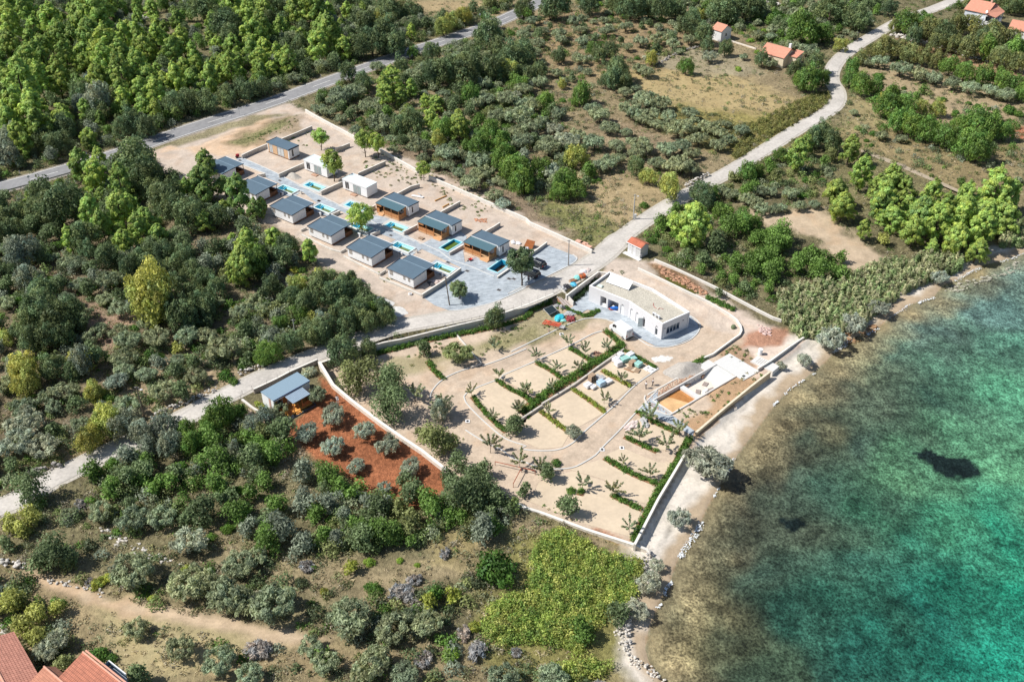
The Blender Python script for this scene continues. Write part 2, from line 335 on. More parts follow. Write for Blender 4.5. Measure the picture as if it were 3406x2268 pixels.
def make_ground():
    xs = np.concatenate([[-2500, -1200, -600, -350, -250, -215], np.arange(-200, 200.1, 0.62), [215, 250, 350, 600, 1200, 2500]])
    ys = np.concatenate([[-900, -300, -80, 20, 60], np.arange(76, 396, 0.62), [402, 415, 440, 480, 560, 800, 1500, 3500]])
    X, Y = np.meshgrid(xs, ys); P = np.stack([X.ravel(), Y.ravel()], 1); n = len(P)
    edge = np.clip((np.abs(P[:, 0])-0.56*P[:, 1]-20), 0, None)
    h = height(P)
    # gentle unevenness, only downwards and only on wild land
    col = np.tile(lin((112, 106, 80)), (n, 1))
    nz = vnoise(P, 14, 1)[:, None]; col = col*(0.8+0.4*nz)
    wild = np.ones(n)
    jx = (vnoise(P, 3, 5)-.5)*4+(vnoise(P, 1.1, 6)-.5)*1.4; jy = (vnoise(P, 3, 8)-.5)*4+(vnoise(P, 1.1, 9)-.5)*1.4
    for poly, c, soft, s in PATCH:
        k = min(1.0, soft/2.5)
        PP = P+np.stack([jx, jy], 1)*k; m = (PP[:, 0] > poly[:, 0].min()-6) & (PP[:, 0] < poly[:, 0].max()+6) & (PP[:, 1] > poly[:, 1].min()-6) & (PP[:, 1] < poly[:, 1].max()+6)
        if not m.any(): continue
        d, ins = sdist(PP[m], poly); wgt = np.clip((np.where(ins, d, -d)+soft*.5)/soft, 0, 1)*s
        col[m] = col[m]*(1-wgt[:, None])+lin(c)*wgt[:, None]
    ds, sea = sdist(P, SEA_POLY); dl, low = sdist(P, LOWER)
    blot = vnoise(P, 5, 51)*.5+vnoise(P, 1.7, 52)*.5
    lum0 = col@np.array([.3, .6, .1]); k = (np.clip((lum0-.3)/.1, 0, 1)*np.clip((blot-.55)/.15, 0, 1))[:, None]*.35
    col = col*(1-k)+col*np.array([1.0, .86, .74])*k
    col = col*np.where(lum0 < .25, 1.0, .84)[:, None]
    # beach
    south = np.clip(1-(P[:, 1]-60)/400, 0.6, 1)
    dj = ds+(jx+jy)*0.5; bw = 4.6+4.6*np.clip((P[:, 1]-103)/14, 0, 1)-3.5*np.clip((P[:, 1]-168)/12, 0, 1); b = np.clip((bw-dj)/2.0, 0, 1)*(~low)*(~sea)
    wet = np.clip((2.9-dj)/1.6, 0, 1)*(~low)
    bc_ = lin(BEACH_DRY)*(1-wet[:, None])+lin((172, 154, 130))*wet[:, None]
    wr = np.exp(-((dj-3.6)/0.35)**2)[:, None]*vnoise(P, 2, 3)[:, None]; bc_ = bc_*(1-0.6*wr)
    col = col*(1-b[:, None])+bc_*b[:, None]
    # wheel tracks pressed into the bare ground
    for z_, pts in ((LOW, TL('b1', 1857, 910, 1560, 1040, 1380, 1110, 1310, 1230, 1400, 1380, 1560, 1450, 1720, 1530)+TL('c2', 0, 40, 200, 80, 420, 50)+TL('b2', 640, 1480, 850, 1220, 1000, 1080, 1080, 920, 1200, 870, 1360, 780, 1420, 660, 1250, 540, 1000, 420, 830, 330, 740, 270)),
                    (LOW, TL('b2', 0, 950, 300, 800, 560, 700, 700, 740, 830, 860, 1000, 930, 1150, 920)), (0, TL('a0', 1857, 850, 1500, 950, 1300, 1060, 1220, 1180, 1300, 1300)), (0, TL('b1', 420, 160, 700, 330, 900, 480, 1060, 600)), (0, TL('a1', 350, 800, 700, 990, 1180, 1250, 1857, 1560)+TL('b2', 300, 130, 480, 220)), (0, WL(60, 1320, 300, 1395, 600, 1450, 800, 1475))):
        Pl = np.array([tuple(q) for q in ribbon_pts([un(p, z_) for p in pts], 3)]); mm = (P[:, 0] > Pl[:, 0].min()-3) & (P[:, 0] < Pl[:, 0].max()+3) & (P[:, 1] > Pl[:, 1].min()-3) & (P[:, 1] < Pl[:, 1].max()+3)
        d_ = sdist(P[mm], Pl, False)[0]; col[mm] = col[mm]*(1-.16*np.exp(-((d_-.95)/.35)**2)*(.4+.6*vnoise(P[mm], 4, 61)))[:, None]
    # sea bed: hand-picked colours spread smoothly, the strip at the shore brown
    CP = [(1520, 1500, 150, 132, 88), (1560, 1568, 118, 108, 74), (1600, 1350, 118, 106, 74), (1650, 1300, 90, 85, 62), (1650, 1430, 78, 82, 62), (1720, 1140, 84, 80, 62), (1800, 1060, 82, 80, 64), (1760, 1000, 108, 98, 70), (1850, 960, 96, 90, 66), (1900, 880, 112, 104, 78), (2000, 800, 122, 116, 84), (2100, 720, 128, 116, 88),
          (1780, 1300, 62, 86, 74), (1850, 1420, 44, 88, 76), (1930, 1280, 52, 92, 80), (1820, 1180, 84, 92, 76), (1870, 1100, 74, 90, 76), (1960, 1000, 74, 96, 84), (1950, 1130, 62, 92, 78), (2030, 1180, 62, 108, 86), (2100, 1060, 92, 136, 104), (2050, 950, 82, 104, 86), (2130, 900, 66, 98, 84), (2200, 980, 92, 142, 112), (2300, 1050, 92, 146, 112), (2230, 1180, 72, 144, 114), (2150, 1250, 54, 120, 100), (2300, 1220, 44, 142, 116), (2355, 1330, 26, 138, 114), (2200, 1350, 34, 118, 100), (2340, 1480, 22, 142, 122), (2120, 1420, 30, 104, 92), (2240, 1500, 28, 124, 108), (2000, 1400, 44, 94, 80), (2020, 1530, 38, 96, 86), (2130, 1560, 32, 118, 104), (1900, 1540, 50, 90, 80), (1750, 1540, 74, 94, 74),
          (2080, 800, 86, 116, 100), (2160, 760, 92, 120, 112), (2280, 700, 92, 124, 120), (2355, 640, 104, 128, 118), (2355, 780, 86, 134, 116), (2230, 840, 84, 124, 104), (2330, 900, 84, 142, 114), (1990, 900, 92, 106, 88), (1700, 1240, 84, 80, 62)]
    s = sea; Ps = P[s]
    cx = unl([W(a[0], a[1]) for a in CP], SEA); cc = np.array([lin(a[2:]) for a in CP])
    num = np.zeros((len(Ps), 3)); den = np.zeros(len(Ps))
    Pj = Ps+np.stack([(vnoise(Ps, 6, 21)-.5)*9, (vnoise(Ps, 6, 22)-.5)*9], 1)
    for p_, c_ in zip(cx, cc):
        q = 1/((np.hypot(*(Pj-p_).T)+1.2)**3.2); num += c_*q[:, None]; den += q
    sb = num/den[:, None]
    k = np.clip((ds[s]+(vnoise(Ps, 4, 4)-.5)*5)/7.5, 0, 1)[:, None]
    sb = sb*k+lin((160, 134, 90))*(1-k)
    for (wx, wy, r1, r2) in [(2205, 1062, 4.6, 2.2), (2130, 1030, 2.6, 1.3), (1822, 1195, 2.4, 1.2), (2185, 1045, 4.4, 1.7)]:
        c0 = np.array(un(W(wx, wy), SEA)); dd = np.hypot((Ps[:, 0]-c0[0]+(vnoise(Ps, 1.5, 2)-.5)*1.5)/r1, (Ps[:, 1]-c0[1]+(vnoise(Ps, 1.5, 3)-.5)*1.5)/r2)
        q = np.clip((1.1-dd)/0.2, 0, 1)[:, None]; sb = sb*(1-q)+lin((26, 38, 38))*q
    sg = sb.mean(1)[:, None]; nearc = np.clip(1-ds[s]/22, 0, 1)[:, None]; sb = sb*(1-.3*nearc)+sg*.3*nearc; sg = sb.mean(1)[:, None]; sb = sb*.9+sg*.1; col[s] = sb*(1.14-.2*np.clip(ds[s]/90, 0, 1)[:, None])*np.array([1.0, .93, .90])
    m = (~sea) & (~low) & (b < .01) & (dl > 1)
    z = h.copy(); z[edge > 0] = np.minimum(z[edge > 0], z[edge > 0])
    me = bpy.data.meshes.new('ground'); ny, nx = X.shape
    idx = np.arange(n).reshape(ny, nx)
    fa = np.stack([idx[:-1, :-1], idx[:-1, 1:], idx[1:, 1:], idx[1:, :-1]], -1).reshape(-1, 4)
    me.vertices.add(n); me.vertices.foreach_set('co', np.stack([P[:, 0], P[:, 1], z], 1).ravel())
    me.loops.add(fa.size); me.loops.foreach_set('vertex_index', fa.ravel())
    me.polygons.add(len(fa)); me.polygons.foreach_set('loop_start', np.arange(0, fa.size, 4)); me.polygons.foreach_set('loop_total', np.full(len(fa), 4))
    me.update(calc_edges=True); me.polygons.foreach_set('use_smooth', np.ones(len(fa), bool))
    a = me.attributes.new('soil', 'FLOAT_COLOR', 'POINT'); a.data.foreach_set('color', np.concatenate([col, np.ones((n, 1))], 1).ravel())
    a = me.attributes.new('sea', 'FLOAT', 'POINT'); a.data.foreach_set('value', sea.astype(float)*np.clip(ds/3, 0, 1))
    a = me.attributes.new('bare', 'FLOAT', 'POINT'); lum = col@np.array([.3, .6, .1]); a.data.foreach_set('value', np.clip((lum-.16)/.2, 0, 1))
    m_, nt, bs = nodemat('ground'); tc = N(nt, 'ShaderNodeTexCoord'); V = tc.outputs['Object']
    ac = N(nt, 'ShaderNodeAttribute', attribute_name='soil'); sa = N(nt, 'ShaderNodeAttribute', attribute_name='sea'); ba = N(nt, 'ShaderNodeAttribute', attribute_name='bare')
    wildc = mul_noise(nt, ac.outputs['Color'], 1.3, 0.5, 1.75, 6, V, .7, .28, .72); wildc = mul_noise(nt, wildc, .16, .7, 1.3, 3, V)
    barec = mul_noise(nt, ac.outputs['Color'], 2.4, .82, 1.12, 6, V, .75); barec = mul_noise(nt, barec, .35, .84, 1.12, 5, V, .7, .35, .65)
    mx = N(nt, 'ShaderNodeMix', data_type='RGBA'); nt.links.new(ba.outputs['Fac'], mx.inputs[0]); nt.links.new(wildc, mx.inputs[6]); nt.links.new(barec, mx.inputs[7])
    # weed and stones under water: a fine dark speckle, drifting patches
    seac = mul_noise(nt, ac.outputs['Color'], 2.4, .5, 1.75, 4, V, .7, .38, .62); seac = mul_noise(nt, seac, .5, .6, 1.4, 5, V, .7, .38, .62); seac = mul_noise(nt, seac, .11, .75, 1.25, 3, V, .6, .38, .62); seac = mul_noise(nt, seac, .2, .66, 1.06, 7, V, .72, .40, .48)
    m3 = N(nt, 'ShaderNodeMix', data_type='RGBA'); nt.links.new(sa.outputs['Fac'], m3.inputs[0]); nt.links.new(mx.outputs[2], m3.inputs[6]); nt.links.new(seac, m3.inputs[7])
    nt.links.new(m3.outputs[2], bs.inputs['Base Color']); bs.inputs['Roughness'].default_value = .95; bs.inputs['Specular IOR Level'].default_value = .1
    nz = N(nt, 'ShaderNodeTexNoise', Scale=1.2, Detail=6.0, Roughness=.7); nt.links.new(V, nz.inputs['Vector'])
    iv = N(nt, 'ShaderNodeMath', operation='SUBTRACT'); iv.inputs[0].default_value = 1.1; nt.links.new(ba.outputs['Fac'], iv.inputs[1])
    bp = N(nt, 'ShaderNodeBump', Distance=.5); nt.links.new(iv.outputs[0], bp.inputs['Strength']); nt.links.new(nz.outputs['Fac'], bp.inputs['Height']); nt.links.new(bp.outputs[0], bs.inputs['Normal'])
    me.materials.append(m_); o = bpy.data.objects.new('ground', me); sc.collection.objects.link(o)
    tag(o, 'dry ground of scrub, bare soil, sand and beach running down under the sea', None, kind='structure')
make_ground()
def make_sea():
    sp = SEA_POLY.copy(); m, nt, b = nodemat('sea_water'); nt.nodes.remove(b)
    tc = N(nt, 'ShaderNodeTexCoord'); mp = N(nt, 'ShaderNodeMapping'); mp.inputs['Scale'].default_value = (1.0, 1.3, 1); mp.inputs['Rotation'].default_value = (0, 0, R(25)); nt.links.new(tc.outputs['Object'], mp.inputs[0])
    nz = N(nt, 'ShaderNodeTexNoise', Scale=1.1, Detail=4.0, Roughness=.6); nt.links.new(mp.outputs[0], nz.inputs['Vector'])
    n2 = N(nt, 'ShaderNodeTexNoise', Scale=.16, Detail=2.0); nt.links.new(mp.outputs[0], n2.inputs['Vector'])
    ad = N(nt, 'ShaderNodeMath', operation='ADD'); nt.links.new(nz.outputs[0], ad.inputs[0]); nt.links.new(n2.outputs[0], ad.inputs[1])
    bp = N(nt, 'ShaderNodeBump', Strength=.5, Distance=.18); nt.links.new(ad.outputs[0], bp.inputs['Height'])
    tr = N(nt, 'ShaderNodeBsdfTransparent'); tr.inputs[0].default_value = (.88, .97, .96, 1)
    gl = N(nt, 'ShaderNodeBsdfGlossy', Roughness=.12); nt.links.new(bp.outputs[0], gl.inputs['Normal'])
    fr = N(nt, 'ShaderNodeFresnel', IOR=1.33); nt.links.new(bp.outputs[0], fr.inputs['Normal'])
    ms = N(nt, 'ShaderNodeMixShader'); nt.links.new(fr.outputs[0], ms.inputs[0]); nt.links.new(tr.outputs[0], ms.inputs[1]); nt.links.new(gl.outputs[0], ms.inputs[2])
    nt.links.new(ms.outputs[0], nt.nodes['Material Output'].inputs[0])
    big = [(1600, -700), (1600, 700), (float(un((3700, 740), SEA)[0]), 700)]
    o = sheet('sea', [tuple(p) for p in SEA_POLY], 0.0, m, z=SEA); tag(o, 'clear green sea over weed and sand', None, kind='structure')
make_sea()
# ------------------------------------------------------------------ road surfaces, markings, paving
asphalt = mat('asphalt', (.24, .24, .245), .9, .12, .8, var2=.1, scale2=.1)
paint = mat('road_paint', (.75, .75, .72), .7, .12, 3)
lane_m = mat('pale_concrete', (.49, .46, .42), .9, .14, 1.6, var2=.16, scale2=.16)
gravel = mat('pale_gravel', (.44, .41, .36), .95, .2, 2.5)
concrete = mat('concrete', (.55, .52, .47), .85, .12, 1.2, var2=.08)
kerb_m = mat('kerb_concrete', (.56, .56, .54), .8, .08, 2)
def st(o, label): return tag(o, label, None, kind='structure')
st(strip('road_shoulder', ASPH, 7.6, .02, mat('shoulder', (.30, .27, .23), .95, .25, 1.5)), 'stony shoulder of the asphalt road')
st(strip('asphalt_road', ASPH, 6.1, .06, asphalt), 'grey two-lane asphalt road')
st(strip('edge_line', ASPH, .17, .075, paint, 2.75), 'white edge line of the asphalt road'); st(strip('edge_line', ASPH, .17, .075, paint, -2.75), 'white edge line of the asphalt road on the near side')
vs = MB()
for i in range(2, len(ASPH)-3, 5):
    a, b = ASPH[i], ASPH[i+2]; d = (b-a).normalized(); n = Vector((-d.y, d.x))*.08
    vs.add([(*(a+n), .076), (*(a-n), .076), (*(b-n), .076), (*(b+n), .076)], [(0, 1, 2, 3)])
st(vs.obj('centre_line', paint), 'dashed white centre line of the asphalt road')
LWID = []
for p in LANE:
    x = proj(p.x, p.y, 0)[0]/1.4463; LWID.append(4.6 if 1190 < x < 1430 else (3.7 if x < 1190 else 3.5))
st(strip('lane_verge', LANE, [v+1.5 for v in LWID], .03, gravel), 'pale gravel verge of the narrow lane')
st(strip('lane', LANE, LWID, .07, lane_m), 'narrow pale concrete lane')
def pave_mat():
    m, nt, b = nodemat('stone_paving'); tc = N(nt, 'ShaderNodeTexCoord'); mp = N(nt, 'ShaderNodeMapping'); mp.inputs['Rotation'].default_value = (0, 0, R(-10)); nt.links.new(tc.outputs['Object'], mp.inputs[0])
    br = N(nt, 'ShaderNodeTexBrick', Scale=1.0); br.inputs['Brick Width'].default_value = .9; br.inputs['Row Height'].default_value = .32; br.inputs['Mortar Size'].default_value = .02
    br.inputs['Color1'].default_value = (.42, .47, .51, 1); br.inputs['Color2'].default_value = (.27, .31, .35, 1); br.inputs['Mortar'].default_value = (.42, .45, .46, 1)
    nt.links.new(mp.outputs[0], br.inputs['Vector']); c = mul_noise(nt, br.outputs[0], .5, .84, 1.12, 4, tc.outputs['Object'])
    nt.links.new(c, b.inputs['Base Color']); b.inputs['Roughness'].default_value = .75; return m
PAVE = pave_mat()
def rect(c, a, l, w_):
    return [(c[0]+math.cos(a)*u-math.sin(a)*v, c[1]+math.sin(a)*u+math.cos(a)*v) for u, v in ((-l/2, -w_/2), (l/2, -w_/2), (l/2, w_/2), (-l/2, w_/2))]
holes = [rect(c, a, l+.1, w_+.1) for c, a, l, w_, k in POOLS]
# the paved spine with the forecourt; holes where pools sit inside it
spine = Q(700, 500, 8.712, 740, 260, 900, 205, 1600, 510)+Q(870, 580, 8.712, 850, 200, 1700, 640)+Q(1000, 660, 8.712, 720, 20, 1250, 270)+Q(1230, 620, 8.712, 130, 850, 330, 870, 880, 1040, 1060, 1180, 1100, 1300, 1000, 1370)
spine += Q(1360, 660, 8.712, 350, 1330, 690, 1160, 930, 1250, 1500, 960, 1680, 1110, 1560, 1430)+Q(1500, 740, 8.712, 400, 1160, 720, 1000, 1070, 1180, 1500, 950, 1700, 1080, 1700, 1350)
spine += Q(1660, 780, 4.48, 60, 610, 120, 500, 460, 310, 720, 160, 900, 230, 1100, 310, 1160, 360, 1130, 420, 1010, 480, 700, 640, 360, 790, 130, 890)
spine += TL('b1', 1857, 445, 1750, 500, 1600, 560, 1420, 598, 1330, 605, 1230, 570, 1150, 515, 1395, 345)+Q(1260, 860, 7.127, 1930, 215, 1500, 10)+Q(1120, 740, 8.712, 2265, 680, 1790, 530, 1250, 330, 1000, 160)+Q(1000, 660, 8.712, 1150, 360, 960, 300, 400, 90)+Q(870, 580, 8.712, 1160, 490, 500, 260, 130, 100)+Q(700, 500, 8.712, 1590, 680, 940, 420)
sp = [un(p, 0) for p in spine]
from mathutils.geometry import intersect_point_tri_2d
def inpoly(p, poly):
    return bool(sdist(np.array([p]), np.array(poly))[1][0])
inh = [h for h in holes if all(inpoly(q, sp) for q in h)]
st(sheet('paved_drive', sp, .05, PAVE, z=0), 'blue grey stone paving between the two rows of cabins')
scr = mat('screed', (.5, .49, .47), .9, .1, 1.5)
for i, (c, a, l, w_, k) in enumerate(POOLS):
    st(sheet('pool_surround', rect(c, a, l+2.4, w_+2.2), .065, PAVE if k in 'acd' else scr, z=0), 'flat paved surround of a small pool')
def punch(o):
    """cut the pool openings out of a flat sheet: clip its faces by the pool rectangles"""
    bm = bmesh.new(); bm.from_mesh(o.data)
    for (c, a, l, w_, k) in POOLS:
        u = Vector((math.cos(a), math.sin(a), 0)); v = Vector((-math.sin(a), math.cos(a), 0)); C3 = Vector((*c, 0)); hx, hy = l/2+.05, w_/2+.05
        def near(f):
            q = [(x.co-C3) for x in f.verts]
            return not (all(p.dot(u) > hx for p in q) or all(p.dot(u) < -hx for p in q) or all(p.dot(v) > hy for p in q) or all(p.dot(v) < -hy for p in q))
        for n_, d in ((u, hx), (-u, hx), (v, hy), (-v, hy)):
            fs = [f for f in bm.faces if near(f)]; g = list({e for f in fs for e in f.edges} | {w2 for f in fs for w2 in f.verts})+fs
            if fs: bmesh.ops.bisect_plane(bm, geom=g, plane_co=C3+n_*d+Vector((0, 0, o.data.vertices[0].co.z)), plane_no=n_)
        kill = []
        for f in bm.faces:
            p = f.calc_center_median()-C3
            if abs(p.dot(u)) < hx and abs(p.dot(v)) < hy: kill.append(f)
        bmesh.ops.delete(bm, geom=kill, context='FACES')
    bm.to_mesh(o.data); bm.free()
for o in [q for q in sc.objects if q.name.startswith(('paved_drive', 'pool_surround'))]: punch(o)
plat = TL('b2', 330, 650, 450, 560, 410, 545, 560, 440, 600, 470, 720, 420, 1000, 520, 1225, 640, 1280, 690, 1293, 740, 1240, 795, 1120, 845, 1040, 855, 985, 848, 905, 808, 780, 725, 700, 675, 640, 660, 560, 660, 600, 610, 520, 600, 480, 625)
sp2 = [un(p, LOW) for p in plat]
st(sheet('paved_terrace', sp2, .09, PAVE, z=LOW), 'grey stone terrace around the white flat-roofed building')
tri = [un(p, LOW) for p in TL('b2', 870, 1285, 1010, 1155, 1000, 1220, 1040, 1280, 1130, 1340, 1260, 1430, 1245, 1465, 1130, 1400, 980, 1330)]
st(sheet('paved_path', tri, .05, PAVE, z=LOW), 'grey paved path wedge beside the concrete basin')
plotm = mat('fine_sand', (.56, .46, .34), .95, .07, 1.2, var2=.08, scale2=.25)
PLOTS = [TL('b2', 620, 755, 640, 765, 775, 850, 600, 950, 415, 858), TL('b2', 395, 860, 600, 965, 400, 1065, 175, 950), TL('b2', 165, 965, 350, 1070, 180, 1200, -60, 1080, -140, 1050, 0, 1010),
         TL('b1', 1440, 1175, 1640, 1080, 1857, 1200, 1857, 1370, 1750, 1400, 1600, 1330, 1490, 1225), TL('b2', 630, 1010, 780, 885, 1000, 1000, 825, 1125), TL('b2', 440, 1150, 600, 1010, 820, 1135, 640, 1280),
         TL('b2', 210, 1280, 420, 1150, 650, 1300, 400, 1440), TL('b2', 60, 1370, 200, 1290, 400, 1450, 350, 1540, 200, 1555, 80, 1500, 20, 1440),
         TL('b2', 870, 1340, 1150, 1460, 1225, 1500, 1180, 1568, 1000, 1560, 780, 1465), TL('c2', 640, 15, 760, -40, 1000, 60, 1120, 60, 1060, 170, 950, 150, 800, 90), TL('c2', 400, 110, 640, 30, 960, 200, 990, 260, 950, 350, 850, 330, 700, 270, 640, 180),
         TL('c2', 190, 200, 420, 120, 640, 190, 700, 290, 890, 400, 830, 575, 500, 480, 300, 400, 130, 330)]
for p in PLOTS: st(sheet('sand_plot', [un(q, LOW) for q in p], .04, plotm, z=LOW), 'smooth golden sand of a camping pitch')
bm_ = [(x, 0) for x in ()]
rock = mat('rubble', (.46, .43, .39), .95, .25, 3)
# ------------------------------------------------------------------ walls
white_wall = mat('white_render', (.62, .59, .54), .85, .08, 1.2, var2=.07)
grey_wall = mat('grey_block_wall', (.50, .46, .41), .9, .12, 1.5, var2=.12, scale2=.5)
cap_m = mat('wall_cap', (.72, .69, .63), .85, .06, 2)
tan_wall = mat('tan_wall', (.60, .47, .30), .9, .1, 1.5)
def wall(px, h, th, m, label, cap=True, base=None, name='garden_wall', dip=.5, capm=None):
    """px: pixels along the top of the wall"""
    pts = [at(p, h) if base is None else Vector((*un(p, base+h), base)) for p in px]
    P = [p.to_2d() for p in pts]; n = len(P)
    L, Rr = ribbon(P, th); vs = []; fs = []
    for i in range(n):
        zt = pts[i].z+h; zb = pts[i].z-dip-(1.2 if base is None else 0.9)
        vs += [(L[i].x, L[i].y, zt), (Rr[i].x, Rr[i].y, zt), (L[i].x, L[i].y, zb), (Rr[i].x, Rr[i].y, zb)]
    for i in range(n-1):
        a = 4*i; b = a+4; fs += [(a, a+1, b+1, b), (a+2, a, b, b+2), (a+1, a+3, b+3, b+1)]
    fs += [(0, 2, 3, 1), (4*n-4, 4*n-3, 4*n-1, 4*n-2)]
    if not cap:
        return tag(MB().add(vs, fs).obj(name, m), label, 'wall')
    o = tag(MB().add(vs, fs).obj(name, m), label, 'wall')
    L, Rr = ribbon(P, th+.05); vs = []; fs = []
    for i in range(n):
        zt = pts[i].z+h+.05
        vs += [(L[i].x, L[i].y, zt), (Rr[i].x, Rr[i].y, zt), (L[i].x, L[i].y, zt-.048), (Rr[i].x, Rr[i].y, zt-.048)]
    for i in range(n-1):
        a = 4*i; b = a+4; fs += [(a, a+1, b+1, b), (a+2, a, b, b+2), (a+1, a+3, b+3, b+1)]
    fs += [(0, 2, 3, 1), (4*n-4, 4*n-3, 4*n-1, 4*n-2)]
    MB().add(vs, fs).obj('coping', capm or cap_m, o)
    return o
K = 8.712
wall(TL('a1', 342, 752, 400, 788, 690, 942), .9, .35, white_wall, 'white boundary wall stretch nearest the asphalt road, stepping down the slope')
wall(TL('a1', 690, 942, 870, 1032, 1040, 1128, 1110, 1168), .9, .35, white_wall, 'short white boundary wall stretch behind the twin-trunk pine')
wall(TL('a1', 1190, 1208, 1500, 1342, 1857, 1498)+TL('b2', 130, -2, 400, 118, 556, 190), .9, .35, white_wall, 'long white boundary wall between the cabins and the olive scrub, ending at the lane')
wall(Q(870, 440, K, 575, 190, 1040, 0, 1460, -180), 1.1, .25, grey_wall, 'grey block wall behind the wood-fronted cabin')
wall(Q(700, 500, K, 905, 140, 1270, -30, 1700, -210), 1.1, .25, grey_wall, 'grey block wall left of the wood-fronted cabin')
wall(Q(870, 440, K, 500, 1210, 1215, 895), 1.1, .25, grey_wall, 'grey block wall above the gravel heap, left of the first white cabin')
wall(TL('a1', 548, 1022, 645, 983), 1.1, .25, grey_wall, 'short grey wall behind the round-topped pine')
wall(Q(980, 500, K, 760, 1190, 1390, 900), 1.1, .25, grey_wall, 'grey wall between the first pool of the right row and the second white cabin')
wall(TL('a1', 705, 1188, 890, 1106), 1.1, .25, grey_wall, 'grey wall running up behind the second white cabin')
wall(Q(1110, 560, K, 930, 1200, 1200, 1065), 1.0, .25, grey_wall, 'grey wall end beside the pool half hidden by a pine')
wall(Q(1230, 620, K, 780, 215, 1190, 0)+TL('a1', 1125, 1263), 1.0, .25, grey_wall, 'pale wall behind the first timber-porch cabin')
wall(Q(1230, 620, K, 985, 1310, 1375, 1110), 1.0, .25, grey_wall, 'low wall beside the pool of the first timber-porch cabin')
wall(Q(1360, 660, K, 920, 390, 1480, 85), 1.0, .25, grey_wall, 'pale wall behind the middle timber-porch cabin')
wall(Q(1500, 740, K, 965, 275, 1250, 110, 1420, 0), 1.0, .25, grey_wall, 'pale wall behind the last timber-porch cabin')
wall(Q(1360, 660, K, 1180, 1568, 1580, 1340), .8, .25, grey_wall, 'low wall beside the rotated pool with green water')
wall(Q(1500, 740, K, 1350, 1568, 1690, 1330), .5, .25, grey_wall, 'low wall beside the empty pool near the round tree')
wall(Q(1660, 780, 4.48, 440, 300, 560, 225, 712, 112), .8, .25, grey_wall, 'low wall with dark shadow behind the parked black car')
wall(Q(1260, 860, 7.127, 1022, 848, 1500, 545, 1945, 218), 1.0, .25, grey_wall, 'white wall along the paved forecourt beside the lowest cabin')
wall(Q(1260, 860, 7.127, 20, 440, 520, 640, 1018, 852), .45, .45, concrete, 'low broad concrete wall in front of the lowest cabin', cap=False)
wall(Q(1260, 860, 7.127, 20, 356, 160, 262), .6, .25, concrete, 'short wall stub left of the lowest cabin', cap=False)
wall(Q(1120, 740, K, 200, 960, 800, 1270, 1230, 1485), .35, .4, concrete, 'low broad concrete wall in front of the fifth cabin', cap=False)
wall(Q(1120, 740, K, 112, 832, 265, 752), .6, .25, concrete, 'short wall stub left of the fifth cabin', cap=False)
wall(Q(1000, 660, K, 30, 1040, 600, 1330, 900, 1470, 1160, 1540), .35, .4, concrete, 'low broad concrete wall in front of the fourth cabin', cap=False)
wall(Q(1000, 660, K, 8, 905, 160, 838), .6, .25, concrete, 'short wall stub left of the fourth cabin', cap=False)
for px, lb in ((Q(700, 500, K, 1345, 715, 1590, 670), 'short white wall beside the sandy bed of the topmost cabin'), (Q(870, 580, K, 900, 575, 1155, 490), 'short white wall at the end of the second cabin pool'),
               (Q(1000, 660, K, 880, 465, 1135, 352), 'short white wall at the end of the third cabin pool'), (Q(1120, 740, K, 985, 335, 1250, 232), 'short white wall at the end of the pool under the round pine'),
               (Q(1120, 740, K, 2080, 905, 2330, 790), 'short white wall at the end of the fifth cabin pool')):
    wall(px, .85, .25, white_wall, lb)
wall(Q(700, 500, K, 950, 425, 1560, 660), .4, .2, white_wall, 'thin white edging wall along the top of the paved drive', cap=False)
wall(TL('b1', 445, 962, 660, 888, 800, 845, 880, 822, 1000, 800, 1390, 702, 1600, 655, 1857, 566)+TL('b2', 292, 488), 1.65, .3, white_wall, 'long white retaining wall with climbing plants below the lane', base=LOW, dip=0, name='retaining_wall')
wall(TL('b2', 378, 502, 500, 410, 600, 338), 1.7, .3, white_wall, 'white retaining wall between the stairs and the flat-roofed building', base=LOW, dip=0, name='retaining_wall')
wall(TL('b2', 600, 338, 660, 346), 1.6, .3, white_wall, 'short white return wall behind the flat-roofed building', base=LOW, dip=0, name='retaining_wall')
wall(TL('b2', 872, 312, 1000, 372, 1180, 458, 1350, 540, 1500, 628, 1548, 665, 1575, 705, 1582, 740, 1568, 768, 1535, 790, 1460, 845, 1385, 900, 1325, 925), .55, .3, white_wall, 'curved white yard wall sweeping round behind the flat-roofed building')
wall(TL('b2', 985, 252, 1100, 300, 1400, 440, 1700, 600, 1800, 650, 1857, 668), .6, .3, white_wall, 'straight white wall beyond the orange rock pit')
wall(TL('b2', 55, 1352, 212, 1250), .6, .35, grey_wall, 'dark weathered end of the grey wall inside the hedge', cap=False)
wall(TL('b2', 212, 1240, 430, 1110, 600, 985, 775, 862), .5, .35, grey_wall, 'grey wall running through the middle hedge of the camping ground', cap=False)
wall(TL('b1', 1382, 768, 1460, 860, 1550, 963, 1477, 990), .4, .2, white_wall, 'thin white angled wall beside the olive tree on the camping ground', cap=False)
wall(TL('c2', 848, 622, 920, 485, 1010, 310, 1100, 160, 1192, 5), .85, .35, grey_wall, 'grey sea wall between the hedge and the pebble beach', base=LOW, dip=.2, name='sea_wall')
wall(TL('b2', 1268, 1440, 1500, 1242, 1650, 1120, 1778, 1022), .75, .35, tan_wall, 'tan sea wall below the concrete basin', base=LOW, dip=.2, name='sea_wall', capm=mat('tan_cap', (.66, .58, .44), .9, .15, 2))
wall(TL('b3', 30, 1000, 120, 945, 250, 850, 372, 768), .7, .3, white_wall, 'pale sea wall beyond the beach steps', name='sea_wall')
